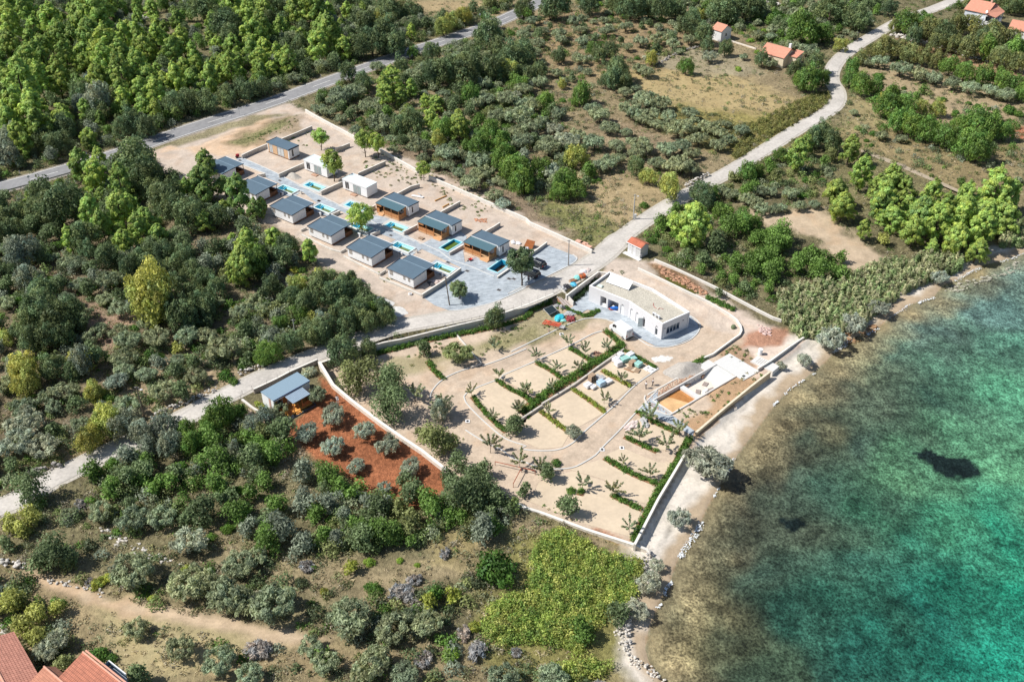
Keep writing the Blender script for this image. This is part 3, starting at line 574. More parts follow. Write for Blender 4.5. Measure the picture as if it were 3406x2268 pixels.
wall(TL('c2', 0, 340, 200, 395, 520, 520, 850, 625, 952, 665), .5, .45, mat('whitish_stone', (.66, .60, .52), .9, .2, 2), 'pale stone wall along the lower edge of the camping ground')
wall(TL('c1', 1705, 318, 1800, 345, 1857, 372), .5, .45, mat('whitish_stone', (.66, .60, .52)), 'pale stone wall end emerging from the dark oak shade')
wall(TL('b1', 440, 985, 530, 1110, 650, 1212, 860, 1372, 1000, 1470, 1140, 1562)+TL('c1', 1330, 128), .8, .5, mat('whitish_stone', (.66, .60, .52)), 'whitish stone wall beside the red soil olive plot')
wall(Q(850, 1230, K, -60, 560, 640, 232, 1000, 40)+TL('b1', 425, 938), 1.0, .3, mat('brown_stone_wall', (.30, .26, .23), .95, .3, 4), 'dark stone wall along the lane behind the blue-roofed cabin')
wall(TL('b0', 1660, 1210, 1730, 1265, 1857, 1345), .3, .4, white_wall, 'low pale wall left of the blue-roofed cabin', cap=False)
wall(Q(2340, 50, 3.542, 320, 300, 620, 395), .4, .4, mat('whitish_stone', (.66, .60, .52)), 'thin pale wall between the white hut and the cream house', cap=False)
wall(TL('a3', 300, 470, 430, 505), .9, .5, white_wall, 'bright white wall beside the lane bend', cap=False)
# stone walls of loose rocks
rocks_w = mat('pale_rocks', (.52, .49, .45), .95, .25, 4); rocks_g = mat('grey_rocks', (.30, .28, .26), .95, .35, 4)
def rocks(px, wd, h, size, m, label, dens=1.0, seed=1, name='dry_stone_wall'):
    r = random.Random(seed); P = [at(p) for p in px]; b = MB()
    for i in range(len(P)-1):
        d = P[i+1]-P[i]; L = d.length; n = max(3, int(L*dens*wd*2.6/size)); s = Vector((-d.y, d.x, 0)).normalized()
        for k in range(n):
            q = P[i]+d*r.random()+s*r.gauss(0, wd*.3); e = 1-min(1, abs((q-P[i]-d*((q-P[i]).dot(d)/L/L)).length)/(wd*.75))
            z = zat(q)+r.random()*h*(e+.15); sz = size*r.uniform(.5, 1.2)
            b.lump(q.x, q.y, z, sz*.6, sz*.5, sz*.4, seed=r.randrange(9999), sub=1, j=.3)
    return tag(b.obj(name, m), label, 'stone wall')
rocks(TL('b0', 1040, 1352, 1130, 1300, 1270, 1240, 1390, 1185, 1490, 1148), 1.0, .8, .5, rocks_w, 'loose dry stone wall along the lane left of the blue-roofed cabin', 1.2, 1)
rocks(TL('b0', 1630, 1045, 1720, 1010, 1830, 980), 1.0, .8, .5, rocks_w, 'loose dry stone wall along the lane above the blue-roofed cabin', 1.1, 2)
rocks(TL('a2', 1190, 1282, 1270, 1245, 1358, 1205), 1.0, .9, .6, rocks_w, 'pale dry stone wall stretch beside the lane near the dry field', 1.1, 3)
rocks(TL('a2', 990, 450, 1080, 405, 1180, 355, 1290, 328), .8, .7, .6, rocks_g, 'dark curving dry stone wall at the edge of the greyish field', 1.0, 4)
rocks(TL('a3', 955, 240, 1100, 285, 1230, 312, 1350, 350, 1500, 395, 1620, 420, 1857, 495), 1.8, 1.0, .9, rocks_w, 'long broad pale stone wall below the house with the large terracotta roof', 1.1, 5)
rocks(TL('c0', -20, 735, 80, 762, 170, 795), 1.2, .8, .6, rocks_w, 'broken stone wall at the left edge above the dirt track', 1.1, 6)
rocks(TL('c0', 195, 150, 300, 115, 425, 85), 1.3, .9, .6, rocks_g, 'stone wall beside the shaded lower lane', 1.1, 7)
rocks(TL('c0', 300, 870, 420, 890, 560, 920, 740, 965), .9, .35, .4, rocks_w, 'scattered row of stones above the dirt track', .6, 8)
rocks(TL('c2', 950, 690, 915, 740, 900, 820), 1.0, .9, .5, rocks_w, 'pale stone wall corner at the head of the beach', 1.3, 9)
rocks(TL('c2', 850, 950, 835, 1000, 805, 1130, 800, 1250, 795, 1340), .9, 1.0, .5, rocks_w, 'rough stone wall along the narrow beach', 1.3, 10)
rocks(TL('c2', 740, 1200, 770, 1300, 790, 1390, 870, 1440, 960, 1500, 1050, 1575), 1.3, .6, .38, mat('white_rocks', (.56, .52, .46), .95, .3, 4), 'broad bank of pale boulders at the bottom of the shore', .9, 11)
rocks(TL('b0', 385, 415, 475, 405), 1.2, .8, .7, rocks_w, 'small pile of pale stones among the oaks', 1.2, 12)
rocks(TL('b0', 620, 390, 660, 330), 1.3, 1., .7, rocks_w, 'pale stones beside the broad olive left of the yellow tree', 1.2, 13)
rocks(TL('a0', 970, 115, 1080, 140), 1.6, .6, .9, rocks_w, 'pale rock outcrop in the pine wood', 1.0, 14)
rocks(TL('a2', 1690, 15, 1840, 40), 2.4, .8, 1.0, rocks_w, 'pale rock outcrop near the top edge', 1.0, 15)
# ------------------------------------------------------------------ cabins
roof_d = mat('slate_blue_roofing', (.095, .145, .19), .55, .06, 3, spec=.5, var2=.06, scale2=.5)
roof_b = mat('pale_blue_roofing', (.22, .31, .38), .5, .05, 3, spec=.5)
rib_b = stripes('ribbed_blue_roofing', (.30, .38, .46), (.12, .18, .25), 3.2, 'X', .45, frac=.22)
navy = mat('navy_trim', (.02, .03, .06), .5, .1, 3)
white_p = stripes('white_panels', (.76, .77, .78), (.62, .63, .64), .82, 'X', .6, frac=.03)
white_q = mat('white_panel_plain', (.76, .77, .78), .6, .04, 2)
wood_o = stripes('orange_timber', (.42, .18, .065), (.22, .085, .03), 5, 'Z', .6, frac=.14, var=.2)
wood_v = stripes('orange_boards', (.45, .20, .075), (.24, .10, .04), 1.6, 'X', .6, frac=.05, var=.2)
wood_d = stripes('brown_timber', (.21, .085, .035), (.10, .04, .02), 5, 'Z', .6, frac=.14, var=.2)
wood_l = mat('pale_timber', (.58, .33, .16), .6, .2, 5)
glass = mat('dark_glass', (.02, .025, .03), .12, .1, 1, spec=.8)
shut = mat('beige_shutter', (.42, .39, .35), .7, .06, 4); frame_g = mat('grey_frame', (.16, .15, .15), .6, .1, 4)
curtain = mat('curtain', (.34, .40, .40), .7, .15, 6)
metal_w = mat('white_metal', (.72, .73, .74), .4, .04, 3, spec=.5)
steel = mat('galvanised_steel', (.36, .37, .38), .45, .15, 5, metal=.5)
def window(parent, x, z, w_, h, y=0.0, face=-1, pane=None, fr=None, axis='x'):
    """a framed window in the wall lying on y (or on x when axis is 'y'), facing -y/-x or +"""
    f = MB(); t = .05; g = .03*face
    def bx(b, a0, a1, z0, z1, d0, d1):
        d0, d1 = sorted((d0, d1))
        if axis == 'x': b.box(a0, a1, y+d0, y+d1, z0, z1)
        else: b.box(y+d0, y+d1, a0, a1, z0, z1)
    bx(f, x-w_/2, x+w_/2, z, z+t, .002*face, .05*face); bx(f, x-w_/2, x+w_/2, z+h-t, z+h, .002*face, .05*face)
    bx(f, x-w_/2, x-w_/2+t, z+t, z+h-t, .002*face, .05*face); bx(f, x+w_/2-t, x+w_/2, z+t, z+h-t, .002*face, .05*face)
    if w_ > .75: bx(f, x-.02, x+.02, z+t, z+h-t, .002*face, .048*face)
    o = f.obj('window', fr or frame_g, parent); p = MB()
    bx(p, x-w_/2+t, x+w_/2-t, z+t, z+h-t, .004*face, .022*face); p.obj('pane', pane or shut, o); return o
def home_left():
    """footprint x 0..7.2 along the white front, y 0..6.7 towards the pool; origin at the front right corner seen, x runs to the left-up"""
    t = thing('holiday_cabin', '', 'cabin'); Lx, Yb, Yp = 7.2, 4.2, 6.7; DEF[0] = Matrix.Translation((Lx, 0, 0)) @ Matrix.Diagonal((-1, 1, 1, 1))
    b = MB(); b.add([(0, 0, .38), (Lx, 0, .38), (Lx, Yb, .38), (0, Yb, .38), (0, 0, 2.55), (Lx, 0, 2.55), (Lx, Yb, 2.83), (0, Yb, 2.83)],
                    [(0, 3, 2, 1), (4, 5, 6, 7), (0, 1, 5, 4), (1, 2, 6, 5), (2, 3, 7, 6), (3, 0, 4, 7)]); b.obj('wall', white_p, t)
    b = MB(); 
    b.box(.3, Lx-.3, .5, Yb-.2, -.1, .379)
    b.obj('foundation', mat('dark_block', (.12, .11, .10), .9), t)
    MB().box(-.05, -.004, 0.02, Yp, .12, .42).obj('skirting', wood_d, t)
    b = MB(); b.slope(-.12, Lx+.1, -.15, Yb-.05, 2.66, 2.93, .1); r = b.obj('roof', roof_d, t)
    b = MB(); b.slope(-.12, Lx-.45, Yb+.05, Yp+.15, 2.90, 2.80, .08); b.obj('porch_roof', roof_d, t)
    b = MB(); b.box(-.12, Lx-.3, Yb-.05, Yb+.05, 2.80, 2.96); b.obj('flashing', mat('roof_flashing', (.24, .33, .40), .5, .05, 3), t)
    b = MB(); b.slope(-.17, -.122, -.15, Yb-.05, 2.70, 2.97, .2); b.slope(-.17, -.122, Yb+.05, Yp+.15, 2.93, 2.83, .16); b.slope(Lx+.101, Lx+.25, -.2, Yb, 2.74, 3.02, .26); b.slope(Lx-.449, Lx-.33, Yb+.05, Yp+.15, 2.93, 2.83, .2); split(b, 'fascia', navy, t)
    MB().bar((-.1, -.2, 2.60), (Lx+.1, -.2, 2.60), .05).obj('gutter', frame_g, t)
    MB().slope(0.2, Lx-.45, Yp+.152, Yp+.24, 2.86, 2.86, .14).obj('gutter', white_q, t)
    window(t, 6.25, 1.30, .85, 1.15); window(t, 2.55, 1.45, .5, .8); window(t, 1.2, 1.45, .5, .8)
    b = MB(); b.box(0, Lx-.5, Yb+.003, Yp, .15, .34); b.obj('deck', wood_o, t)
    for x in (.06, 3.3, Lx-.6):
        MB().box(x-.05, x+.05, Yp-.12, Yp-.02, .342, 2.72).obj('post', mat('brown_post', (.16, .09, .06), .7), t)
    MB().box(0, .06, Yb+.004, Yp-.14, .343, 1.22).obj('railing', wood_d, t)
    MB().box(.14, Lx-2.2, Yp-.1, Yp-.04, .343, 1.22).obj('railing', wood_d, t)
    MB().box(1.2, 2.9, Yb+.004, Yb+.03, .4, 2.4).obj('door', glass, t)
    MB().box(4.0, 5.4, Yb+.004, Yb+.03, 1.1, 2.2).obj('window', glass, t)
    DEF[0] = Matrix.Identity(4); return t

H0 = home_left()
HL = [(Q(700, 500, K, 965, 385), 'topmost grey-roofed white cabin of the left row, half hidden by pines'), (Q(700, 500, K, 1940, 965), 'second grey-roofed white cabin from the top of the left row'),
      (Q(870, 580, K, 1515, 835), 'third grey-roofed white cabin of the left row, behind a light green pine'), (None, 'fourth grey-roofed white cabin of the left row with tree shadow on its front'),
      (Q(1120, 740, K, 1635, 625), 'fifth grey-roofed white cabin of the left row, just right of the small pine'), (Q(1260, 860, 7.127, 1330, 140), 'lowest grey-roofed white cabin of the left row beside the forecourt wall')]
hc = [np.array(un(p[0], 2.85)) if p else None for p, l in HL]
hc[3] = (hc[2]+hc[4])/2+np.array([.15, -.1])
ux = np.array([math.cos(A37), math.sin(A37)]); uy = np.array([math.cos(A37+math.pi/2), math.sin(A37+math.pi/2)])
for i, (c, (p, l)) in enumerate(zip(hc, HL)):
    o = H0 if i == 0 else copytree(H0)
    org = c-uy*6.85-ux*7.32; o.location = (org[0], org[1], 0); o.rotation_euler = (0, 0, A37)
    o['label'] = l; o['group'] = 'grey-roofed cabins of the left row'
def home_right(steps_left):
    """porch towards the drive: y 0..2.9 porch, 2.9..6.4 body; x 0..7.85 along the row"""
    t = thing('porch_cabin', '', 'cabin'); Lx, Lp, Yp, Yb = 7.85, 7.0, 2.75, 6.3
    b = MB(); b.add([(0.1, Yp, .38), (Lx-.1, Yp, .38), (Lx-.1, Yb, .38), (0.1, Yb, .38), (0.1, Yp, 2.8), (Lx-.1, Yp, 2.8), (Lx-.1, Yb, 2.6), (0.1, Yb, 2.6)],
                    [(0, 3, 2, 1), (4, 5, 6, 7), (0, 1, 5, 4), (1, 2, 6, 5), (2, 3, 7, 6), (3, 0, 4, 7)]); b.obj('wall', white_q, t)
    MB().slope(0, Lx, Yp-.1, Yb+.1, 2.95, 2.75, .1).obj('roof', roof_d, t)
    b = MB(); b.slope(Lx+.001, Lx+.06, Yp-.1, Yb+.1, 3.0, 2.8, .22); b.slope(-.06, -.001, Yp-.1, Yb+.1, 3.06, 2.86, .28); b.slope(-.16, -.101, -.1, Yp-.12, 2.66, 2.84, .2); split(b, 'fascia', navy, t)
    MB().slope(-.1, Lp+.05, -.1, Yp-.12, 2.60, 2.78, .08).obj('porch_roof', mat('blue_green_roofing', (.075, .145, .175), .5, .06, 3, spec=.5), t)
    MB().box(-.1, Lp+.2, Yp-.118, Yp-.102, 2.5, 2.99).obj('gutter', metal_w, t)
    MB().box(Lp+.2, Lp+.45, Yp-.12, Yp-.04, 1.7, 2.9).obj('bracket', metal_w, t)
    b = MB(); b.box(0, Lp, .02, Yp-.01, .12, .42); b.obj('deck', mat('tan_deck', (.60, .36, .19), .7, .12, 6), t)  # deck and steps in a paler tan than the orange boards
    b = MB()
    b.box(.3, Lx-.6, 3.1, 5.9, -.1, .379)
    b.obj('foundation', mat('dark_block', (.12, .11, .10)), t)
    xs = (.05, 2.35, 4.65, Lp-.05)
    for x in xs: MB().box(x-.06, x+.06, .0, .12, .0, 2.52).obj('post', wood_o, t)
    for k in range(3):
        if k == (0 if steps_left else 2): 
            b = MB(); x0, x1 = xs[k]+.07, xs[k+1]-.07
            if steps_left: x0 += .75
            b.box(x0, x1, -.35, .0, 0, .28); b.box(x0, x1, -.65, -.351, 0, .14); b.obj('step', mat('tan_deck', (.60, .36, .19)), t)
            if steps_left: MB().box(.13, .85, .03, .09, .43, 1.42).obj('railing', wood_v, t)
        else: MB().box(xs[k]+.07, xs[k+1]-.07, .03, .09, .43, 1.42).obj('railing', wood_v, t)
    MB().box(Lp-.09, Lp-.03, .13, 1.9, .43, 1.42).obj('railing', wood_v, t)
    MB().box(-.03, .03, .13, Yp-.13, .13, 2.55).obj('side_screen', wood_v, t)
    MB().box(.12, 1.55, .03, .07, 1.95, 2.5).obj('front_screen', wood_v, t)
    MB().box(Lp-.1, Lp-.02, 1.92, Yp-.13, .43, 2.6).obj('side_screen', wood_v, t)
    MB().box(1.2, 3.0, Yp-.03, Yp-.004, .45, 2.4).obj('door', glass, t)
    MB().box(4.2, 5.6, Yp-.03, Yp-.004, 1.0, 2.2).obj('window', glass, t)
    window(t, Yp+1.25, .85, .42, 1.45, y=Lx-.1, face=1, pane=glass, axis='y')
    MB().box(.35, Lx-.3, Yp-.029, Yp-.005, .42, 2.5).obj('back_boarding', wood_d, t) if False else None
    return t
RA, RB = home_right(True), home_right(False)
for o, p, l in ((RA, Q(1230, 620, K, 165, 478), 'timber-porch cabin with its steps at the left, nearest the white cabins'), (RB, Q(1360, 660, K, 245, 668), 'middle timber-porch cabin, beside the rotated green pool'), (None, Q(1500, 740, K, 360, 562), 'last timber-porch cabin, nearest the black car and the round tree')):
    o = o or copytree(RB); c = np.array(un(p[0], 2.6)); org = c+ux*.12+uy*.1
    o.location = (org[0], org[1], 0); o.rotation_euler = (0, 0, A37); o['label'] = l; o['group'] = 'cabins with a timber porch'
def container(kind):
    t = thing('container_cabin', '', 'cabin'); Lx, Ly, z0, z1 = 8.1, 3.6, .35, 3.0
    wm = white_q
    MB().box(0, Lx, 0, Ly, z0, z1-.22).obj('wall', wm, t)
    if kind == 'wood':
        MB().box(-.08, Lx+.08, -.08, Ly+.08, z1-.22, z1).obj('roof', roof_d, t)
        b = MB(); b.box(Lx+.081, Lx+.14, -.1, Ly+.1, z1-.28, z1+.1); b.box(-.14, -.081, -.1, Ly+.1, z1-.28, z1+.1); split(b, 'fascia', navy, t)
        for x0, x1 in ((.25, .75), (2.1, 3.75), (6.35, 7.75)): MB().box(x0, x1, -.04, -.003, z0, z1-.23).obj('timber_panel', stripes('pale_boards', (.60, .40, .24), (.40, .26, .15), 5, 'X', .6, frac=.08), t)
        window(t, 1.42, .5, 1.3, 2.1, pane=mat('bright_curtain', (.50, .52, .52), .7, .2, 5)); window(t, 5.05, .5, 2.4, 2.1, pane=mat('bright_curtain', (.5, .52, .52)))
        window(t, 1.3, .75, .5, 1.75, y=Lx, face=1, pane=glass, axis='y')
        MB().box(.05, Lx-.05, .05, Ly-.05, .1, z0-.002).obj('base_frame', wood_d, t)
    else:
        MB().box(-.02, Lx+.02, -.02, Ly+.02, z1-.22, z1-.02).obj('roof', mat('mint_white_roof', (.62, .72, .72), .5, .04, 3), t)
        b = MB(); b.box(-.06, Lx+.06, -.08, -.021, z1-.28, z1+.04); b.box(-.06, Lx+.06, Ly+.021, Ly+.08, z1-.28, z1+.04); b.box(-.08, -.021, -.02, Ly+.02, z1-.28, z1+.04); b.box(Lx+.021, Lx+.08, -.02, Ly+.02, z1-.28, z1+.04); b.obj('roof_edge', white_q, t)
        window(t, 1.15, .75, .5, 1.75, pane=glass); window(t, 1.8, .75, .5, 1.75, pane=glass)
        window(t, 4.15, .5, 1.1, 2.0, pane=curtain); window(t, 5.45, .5, 1.1, 2.0, pane=curtain)
        b = MB()
        b.box(.5, 7.6, .6, 3.0, -.1, z0-.002)
        b.obj('foundation', mat('dark_block', (.12, .11, .10)), t)
        b = MB(); b.box(3.3, 5.0, -1.05, -.15, 0, .22); b.obj('step', mat('brick_step', (.42, .26, .18), .9, .2, 4), t)
    return t
for o, p, l in ((container('wood'), Q(870, 440, K, 150, 280), 'flat-roofed cabin with pale timber panels and wide curtained windows'), (container('white'), Q(870, 440, K, 1218, 788), 'all-white box cabin half covered by a round pine'), (None, Q(1110, 560, K, 248, 297), 'all-white box cabin with a tree shadow across its left roof corner')):
    o = o or copytree(cw); cw = o; c = np.array(un(p[0], 3.0)); org = c
    o.location = (org[0], org[1], 0); o.rotation_euler = (0, 0, A37); o['label'] = l; o['group'] = 'box cabins at the top of the right row'
# blue-roofed cabin beside the red soil plot
def cabin_blue():
    a = R(-43.5); c = un(Q(850, 1230, K, 150, 630)[0], 3.0)
    # local x to the lower right (depth 3.75), local y up-right (length 8)
    t = thing('blue_roofed_cabin', 'pale blue roofed cabin with an orange timber porch above the red soil plot', 'cabin', (c[0], c[1], 0), a)
    MB().box(.05, 3.6, .05, 7.95, .3, 2.85).obj('wall', white_q, t)
    MB().slope(0, 3.78, -.05, 8.05, 3.0, 3.0, .12).obj('roof', roof_b, t)
    b = MB(); b.box(3.781, 3.84, -.06, 8.06, 2.86, 3.02); b.obj('fascia', mat('deep_blue_trim', (.03, .05, .16), .5), t)
    b = MB(); b.box(3.601, 3.75, .0, 8.0, 2.55, 2.87); b.obj('soffit', metal_w, t)
    MB().box(2.2, 2.75, -.0, .045, .3, 2.85).obj('timber_panel', mat('pinkish_timber', (.50, .32, .26), .7, .1, 5), t)
    for y0, y1 in ((.3, .9), (1.9, 2.8)): MB().box(3.602, 3.66, y0, y1, .35, 2.5).obj('timber_panel', wood_o, t)
    window(t, 1.4, .4, .8, 2.1, y=3.6, face=1, pane=glass, axis='y'); window(t, 5, .4, 2.2, 2.1, y=3.6, face=1, pane=glass, axis='y')
    pr_ = MB(); pr_.add([(3.86, 2.3, 2.66), (6.3, 2.3, 2.36), (6.3, 6.1, 2.36), (3.86, 6.1, 2.66), (3.86, 2.3, 2.72), (6.3, 2.3, 2.42), (6.3, 6.1, 2.42), (3.86, 6.1, 2.72)], [(0, 3, 2, 1), (4, 5, 6, 7), (0, 1, 5, 4), (1, 2, 6, 5), (2, 3, 7, 6), (3, 0, 4, 7)])
    pr_.obj('porch_roof', stripes('ribbed_blue_y', (.30, .38, .46), (.12, .18, .25), 3.6, 'Y', .45, frac=.24), t)
    MB().box(3.61, 6.35, 1.0, 6.15, .12, .38).obj('deck', mat('orange_deck', (.72, .33, .08), .7, .12, 5), t)
    for x, y in ((6.25, 2.4), (6.25, 4.2), (6.25, 6.05), (6.25, 1.1)): MB().box(x-.06, x+.06, y-.06, y+.06, .382, 2.38 if y > 2 else 1.25).obj('post', wood_o, t)
    MB().box(6.22, 6.28, 4.27, 5.98, .382, 1.25).obj('railing', wood_o, t); MB().box(4.6, 6.18, 6.02, 6.08, .382, 1.25).obj('railing', wood_o, t); MB().box(6.22, 6.28, 1.18, 1.9, .382, 1.2).obj('railing', wood_o, t)
    b = MB(); b.box(6.36, 6.7, 2.5, 3.5, 0, .26); b.box(6.701, 7.0, 2.5, 3.5, 0, .13); b.obj('step', mat('orange_deck', (.72, .33, .08)), t)
    b = MB(); b.box(4.5, 5.6, 2.9, 3.9, 1.02, 1.1); 
    for x, y in ((4.6, 3.0), (5.5, 3.0), (4.6, 3.8), (5.5, 3.8)): b.box(x-.04, x+.04, y-.04, y+.04, .383, 1.019)
    tb = b.obj('garden_table', mat('orange_deck', (.72, .33, .08))); tb.location = (c[0], c[1], 0); tb.rotation_euler = (0, 0, a); tag(tb, 'orange wooden table on the porch of the blue-roofed cabin', 'table')
    b = MB(); b.bar((7.1, 1.2, .12), (7.1, 6.4, .12), .12); b.bar((7.1, 6.4, .12), (6.0, 6.6, .12), .12); o = b.obj('drain_pipe', mat('dark_blue_pipe', (.07, .09, .12), .5)); o.location = (c[0], c[1], 0); o.rotation_euler = (0, 0, a); tag(o, 'dark pipe lying along the front of the blue-roofed cabin', 'pipe')
cabin_blue()
# ------------------------------------------------------------------ white flat-roofed building
def white_building():
    zr, zb = LOW+3.75, LOW
    f = lambda *a: [Vector((*un(p, zr), 0)) for p in Q(1940, 890, 6.0316, *a)]
    L, TLc, K1, Rr, Fr, K0 = [p.to_2d() for p in f(120, 370, 520, 85, 1400, 430, 2140, 895, 1590, 1140, 925, 690)]
    out = [L, K0, Fr, Rr, K1, TLc]
    t = thing('service_building', 'long white flat-roofed building with a bend in its front and white doors', 'building', (L.x, L.y, zb))
    M = Matrix.Translation((-L.x, -L.y, -zb)); DEF[0] = M
    def inset(poly, d):
        r = []
        n = len(poly)
        for i in range(n):
            a, b, c = poly[i-1], poly[i], poly[(i+1) % n]; d1 = (b-a).normalized(); d2 = (c-b).normalized()
            n1 = Vector((-d1.y, d1.x)); n2 = Vector((-d2.y, d2.x)); q = (n1+n2); q = q/(q.length**2)*2 if q.length else q
            r.append(b+q*d)
        return r
    inn = inset(out, .32)
    wm = mat('pale_grey_render', (.66, .65, .66), .85, .04, 1.5, var2=.03)
    n = len(out); vs = []; fs = []
    # front wall (L-K0-Fr) has openings: build it in pieces along each straight run
    def run(a, b, openings, name='wall'):
        d = b-a; ln = d.length; u = d/ln; nrm = Vector((-u.y, u.x))*.3
        mb = MB(); xs = 0
        def piece(x0, x1, z0, z1):
            p = [a+u*x0, a+u*x1, a+u*x1+nrm, a+u*x0+nrm]
            mb.add([(q.x, q.y, z0) for q in p]+[(q.x, q.y, z1) for q in p], [(0, 3, 2, 1), (4, 5, 6, 7), (0, 1, 5, 4), (1, 2, 6, 5), (2, 3, 7, 6), (3, 0, 4, 7)])
        for (x0, x1, z0, z1) in openings:
            piece(xs, x0, zb-.3, zr-.02); piece(x0, x1, z1, zr-.02); piece(x0, x1, zb-.3, z0); xs = x1
        piece(xs, ln, zb-.3, zr-.02); return mb.obj(name, wm, t), a, u, nrm
    dz = zb+.12
    r1 = run(L, K0, [(2.9, 4.35, dz, dz+2.35), (4.75, 7.35, dz+.0, dz+2.3), (7.85, 8.7, dz, dz+2.15)])
    l2 = (Fr-K0).length
    r2 = run(K0, Fr, [(.45, 1.3, dz, dz+2.15), (2.15, 3.0, dz, dz+2.15), (4.3, 4.95, dz, dz+2.1), (l2-1.9, l2-1.2, dz, dz+2.1)])
    l3 = (Rr-Fr).length
    r3 = run(Fr, Rr, [(1.3+.0, l3-2.6, zb+.9, zb+2.45)])
    run(Rr, K1, []); run(K1, TLc, []); run(TLc, L, [])
    # parapet cap and gravel roof
    b = MB()
    for i in range(n):
        j = (i+1) % n; p = [out[i], out[j], inn[j], inn[i]]
        b.add([(q.x, q.y, zr-.018) for q in p]+[(q.x, q.y, zr+.1) for q in p], [(4, 5, 6, 7), (0, 1, 5, 4), (2, 3, 7, 6), (1, 2, 6, 5), (3, 0, 4, 7)])
    b.obj('parapet', mat('bright_white', (.74, .74, .74), .7, .02, 2), t)
    b = MB(); b.prism([(p.x, p.y) for p in inn], zr-.75, zr-.5); b.obj('roof', mat('gravel_roof', (.46, .43, .36), .95, .35, 5, var2=.12, scale2=.6, bump=.4), t)
    b = MB(); ins = inset(out, 1.6); b.prism([(p.x, p.y) for p in inset(out, .33)], zb-.28, zb+.1); b.obj('floor', mat('indoor_floor', (.4, .38, .36), .8), t)
    def on(rn, x, y, z): o, a, u, nr = rn; p = a+u*x+nr.normalized()*y; return Vector((p.x, p.y, z))
    def slab(rn, x0, x1, y0, y1, z0, z1, m, nm, par=None):
        q = [on(rn, x0, y0, z0), on(rn, x1, y0, z0), on(rn, x1, y1, z0), on(rn, x0, y1, z0)]
        return MB().add([tuple(p) for p in q]+[(p.x, p.y, z1) for p in q], [(0, 3, 2, 1), (4, 5, 6, 7), (0, 1, 5, 4), (1, 2, 6, 5), (2, 3, 7, 6), (3, 0, 4, 7)]).obj(nm, m, par or t)
    wd = mat('white_door', (.80, .80, .80), .5, .03, 2)
    for rn, x0, x1 in ((r1, 7.85, 8.7), (r2, .45, 1.3), (r2, 2.15, 3.0)):
        d = slab(rn, x0+.02, x1-.02, .12, .17, dz+.01, dz+2.13, wd, 'door'); slab(rn, x0+.1, x0+.14, .09, .118, dz+1, dz+1.15, steel, 'handle', d)
    o = slab(r2, l2-1.88, l2-1.22, .12, .16, dz+.01, dz+2.08, wd, 'door'); slab(r2, l2-1.78, l2-1.32, .09, .118, dz+.3, dz+1.7, glass, 'pane', o)
    p0 = on(r2, 4.3, -.02, dz); pd = on(r2, 3.75, -.75, dz); v = (pd-p0); q = v.cross(Vector((0, 0, 1))).normalized()*.05
    MB().add([tuple(p0), tuple(pd), tuple(pd+q), tuple(p0+q)]+[tuple(x+Vector((0, 0, 2.05))) for x in (p0, pd, pd+q, p0+q)], [(0, 3, 2, 1), (4, 5, 6, 7), (0, 1, 5, 4), (1, 2, 6, 5), (2, 3, 7, 6), (3, 0, 4, 7)]).obj('door', mat('grey_green_door', (.50, .54, .52), .5), t)['label'] = 'open pale grey door of the white building'
    for rn, x0, x1, dp in ((r1, 2.9, 4.35, 2.4), (r1, 4.75, 7.35, 2.2)):
        slab(rn, x0-.1, x1+.1, dp, dp+.1, zb, dz+2.6, wm, 'niche_wall'); slab(rn, x0-.12, x0-.02, .301, dp, zb+.11, dz+2.6, wm, 'niche_wall'); slab(rn, x1+.02, x1+.12, .301, dp, zb+.11, dz+2.6, wm, 'niche_wall')
        slab(rn, x0-.1, x1+.1, .301, dp, dz+2.6, dz+2.7, wm, 'niche_ceiling')
    slab(r1, 3.0, 4.2, .35, .6, dz, dz+.5, mat('bright_white', (.74, .74, .74)), 'bench')
    for rn, x, w2 in ((r1, 3.7, .3), (r1, 8.3, .3), (r2, .9, .3), (r2, 2.6, .3), (r2, 4.6, .3), (r2, l2-1.5, .3), (r3, .7, .3), (r3, l3-1.7, .3)):
        slab(rn, x-w2/2, x+w2/2, -.13, -.002, dz+2.33, dz+2.43, frame_g, 'wall_lamp')
    x0, x1 = 1.3, l3-2.6; w4 = (x1-x0)/4
    for k in range(4):
        f_ = slab(r3, x0+w4*k+.02, x0+w4*k+.1, .08, .16, zb+.9, zb+2.45, metal_w, 'window'); slab(r3, x0+w4*k+.1, x0+w4*(k+1), .10, .13, zb+.92, zb+2.44, mat('blue_glass', (.015, .03, .06), .08, .1, 1, spec=.9), 'pane', f_)
    slab(r3, x0-.1, x1+.1, -.12, -.002, zb+.78, zb+.88, mat('bright_white', (.74, .74, .74)), 'window_sill')
    for x in (.45, l3-.4): MB().bar(tuple(on(r3, x, -.1, zb)), tuple(on(r3, x, -.1, zr-.5)), .06).obj('downpipe', metal_w, t)
    DEF[0] = Matrix.Identity(4)
    # rooftop equipment: things of their own
    zf = zr-.5
    pa = mat('white_panel_back', (.80, .81, .82), .4, .03, 8); a0, a1 = [Vector(un(p, zf)) for p in Q(1940, 890, 6.03, 455, 305, 910, 470)]
    u = (a1-a0).normalized(); nr = Vector((-u.y, u.x)); w5 = (a1-a0).length/5; ang = math.atan2(u.y, u.x)
    base = None
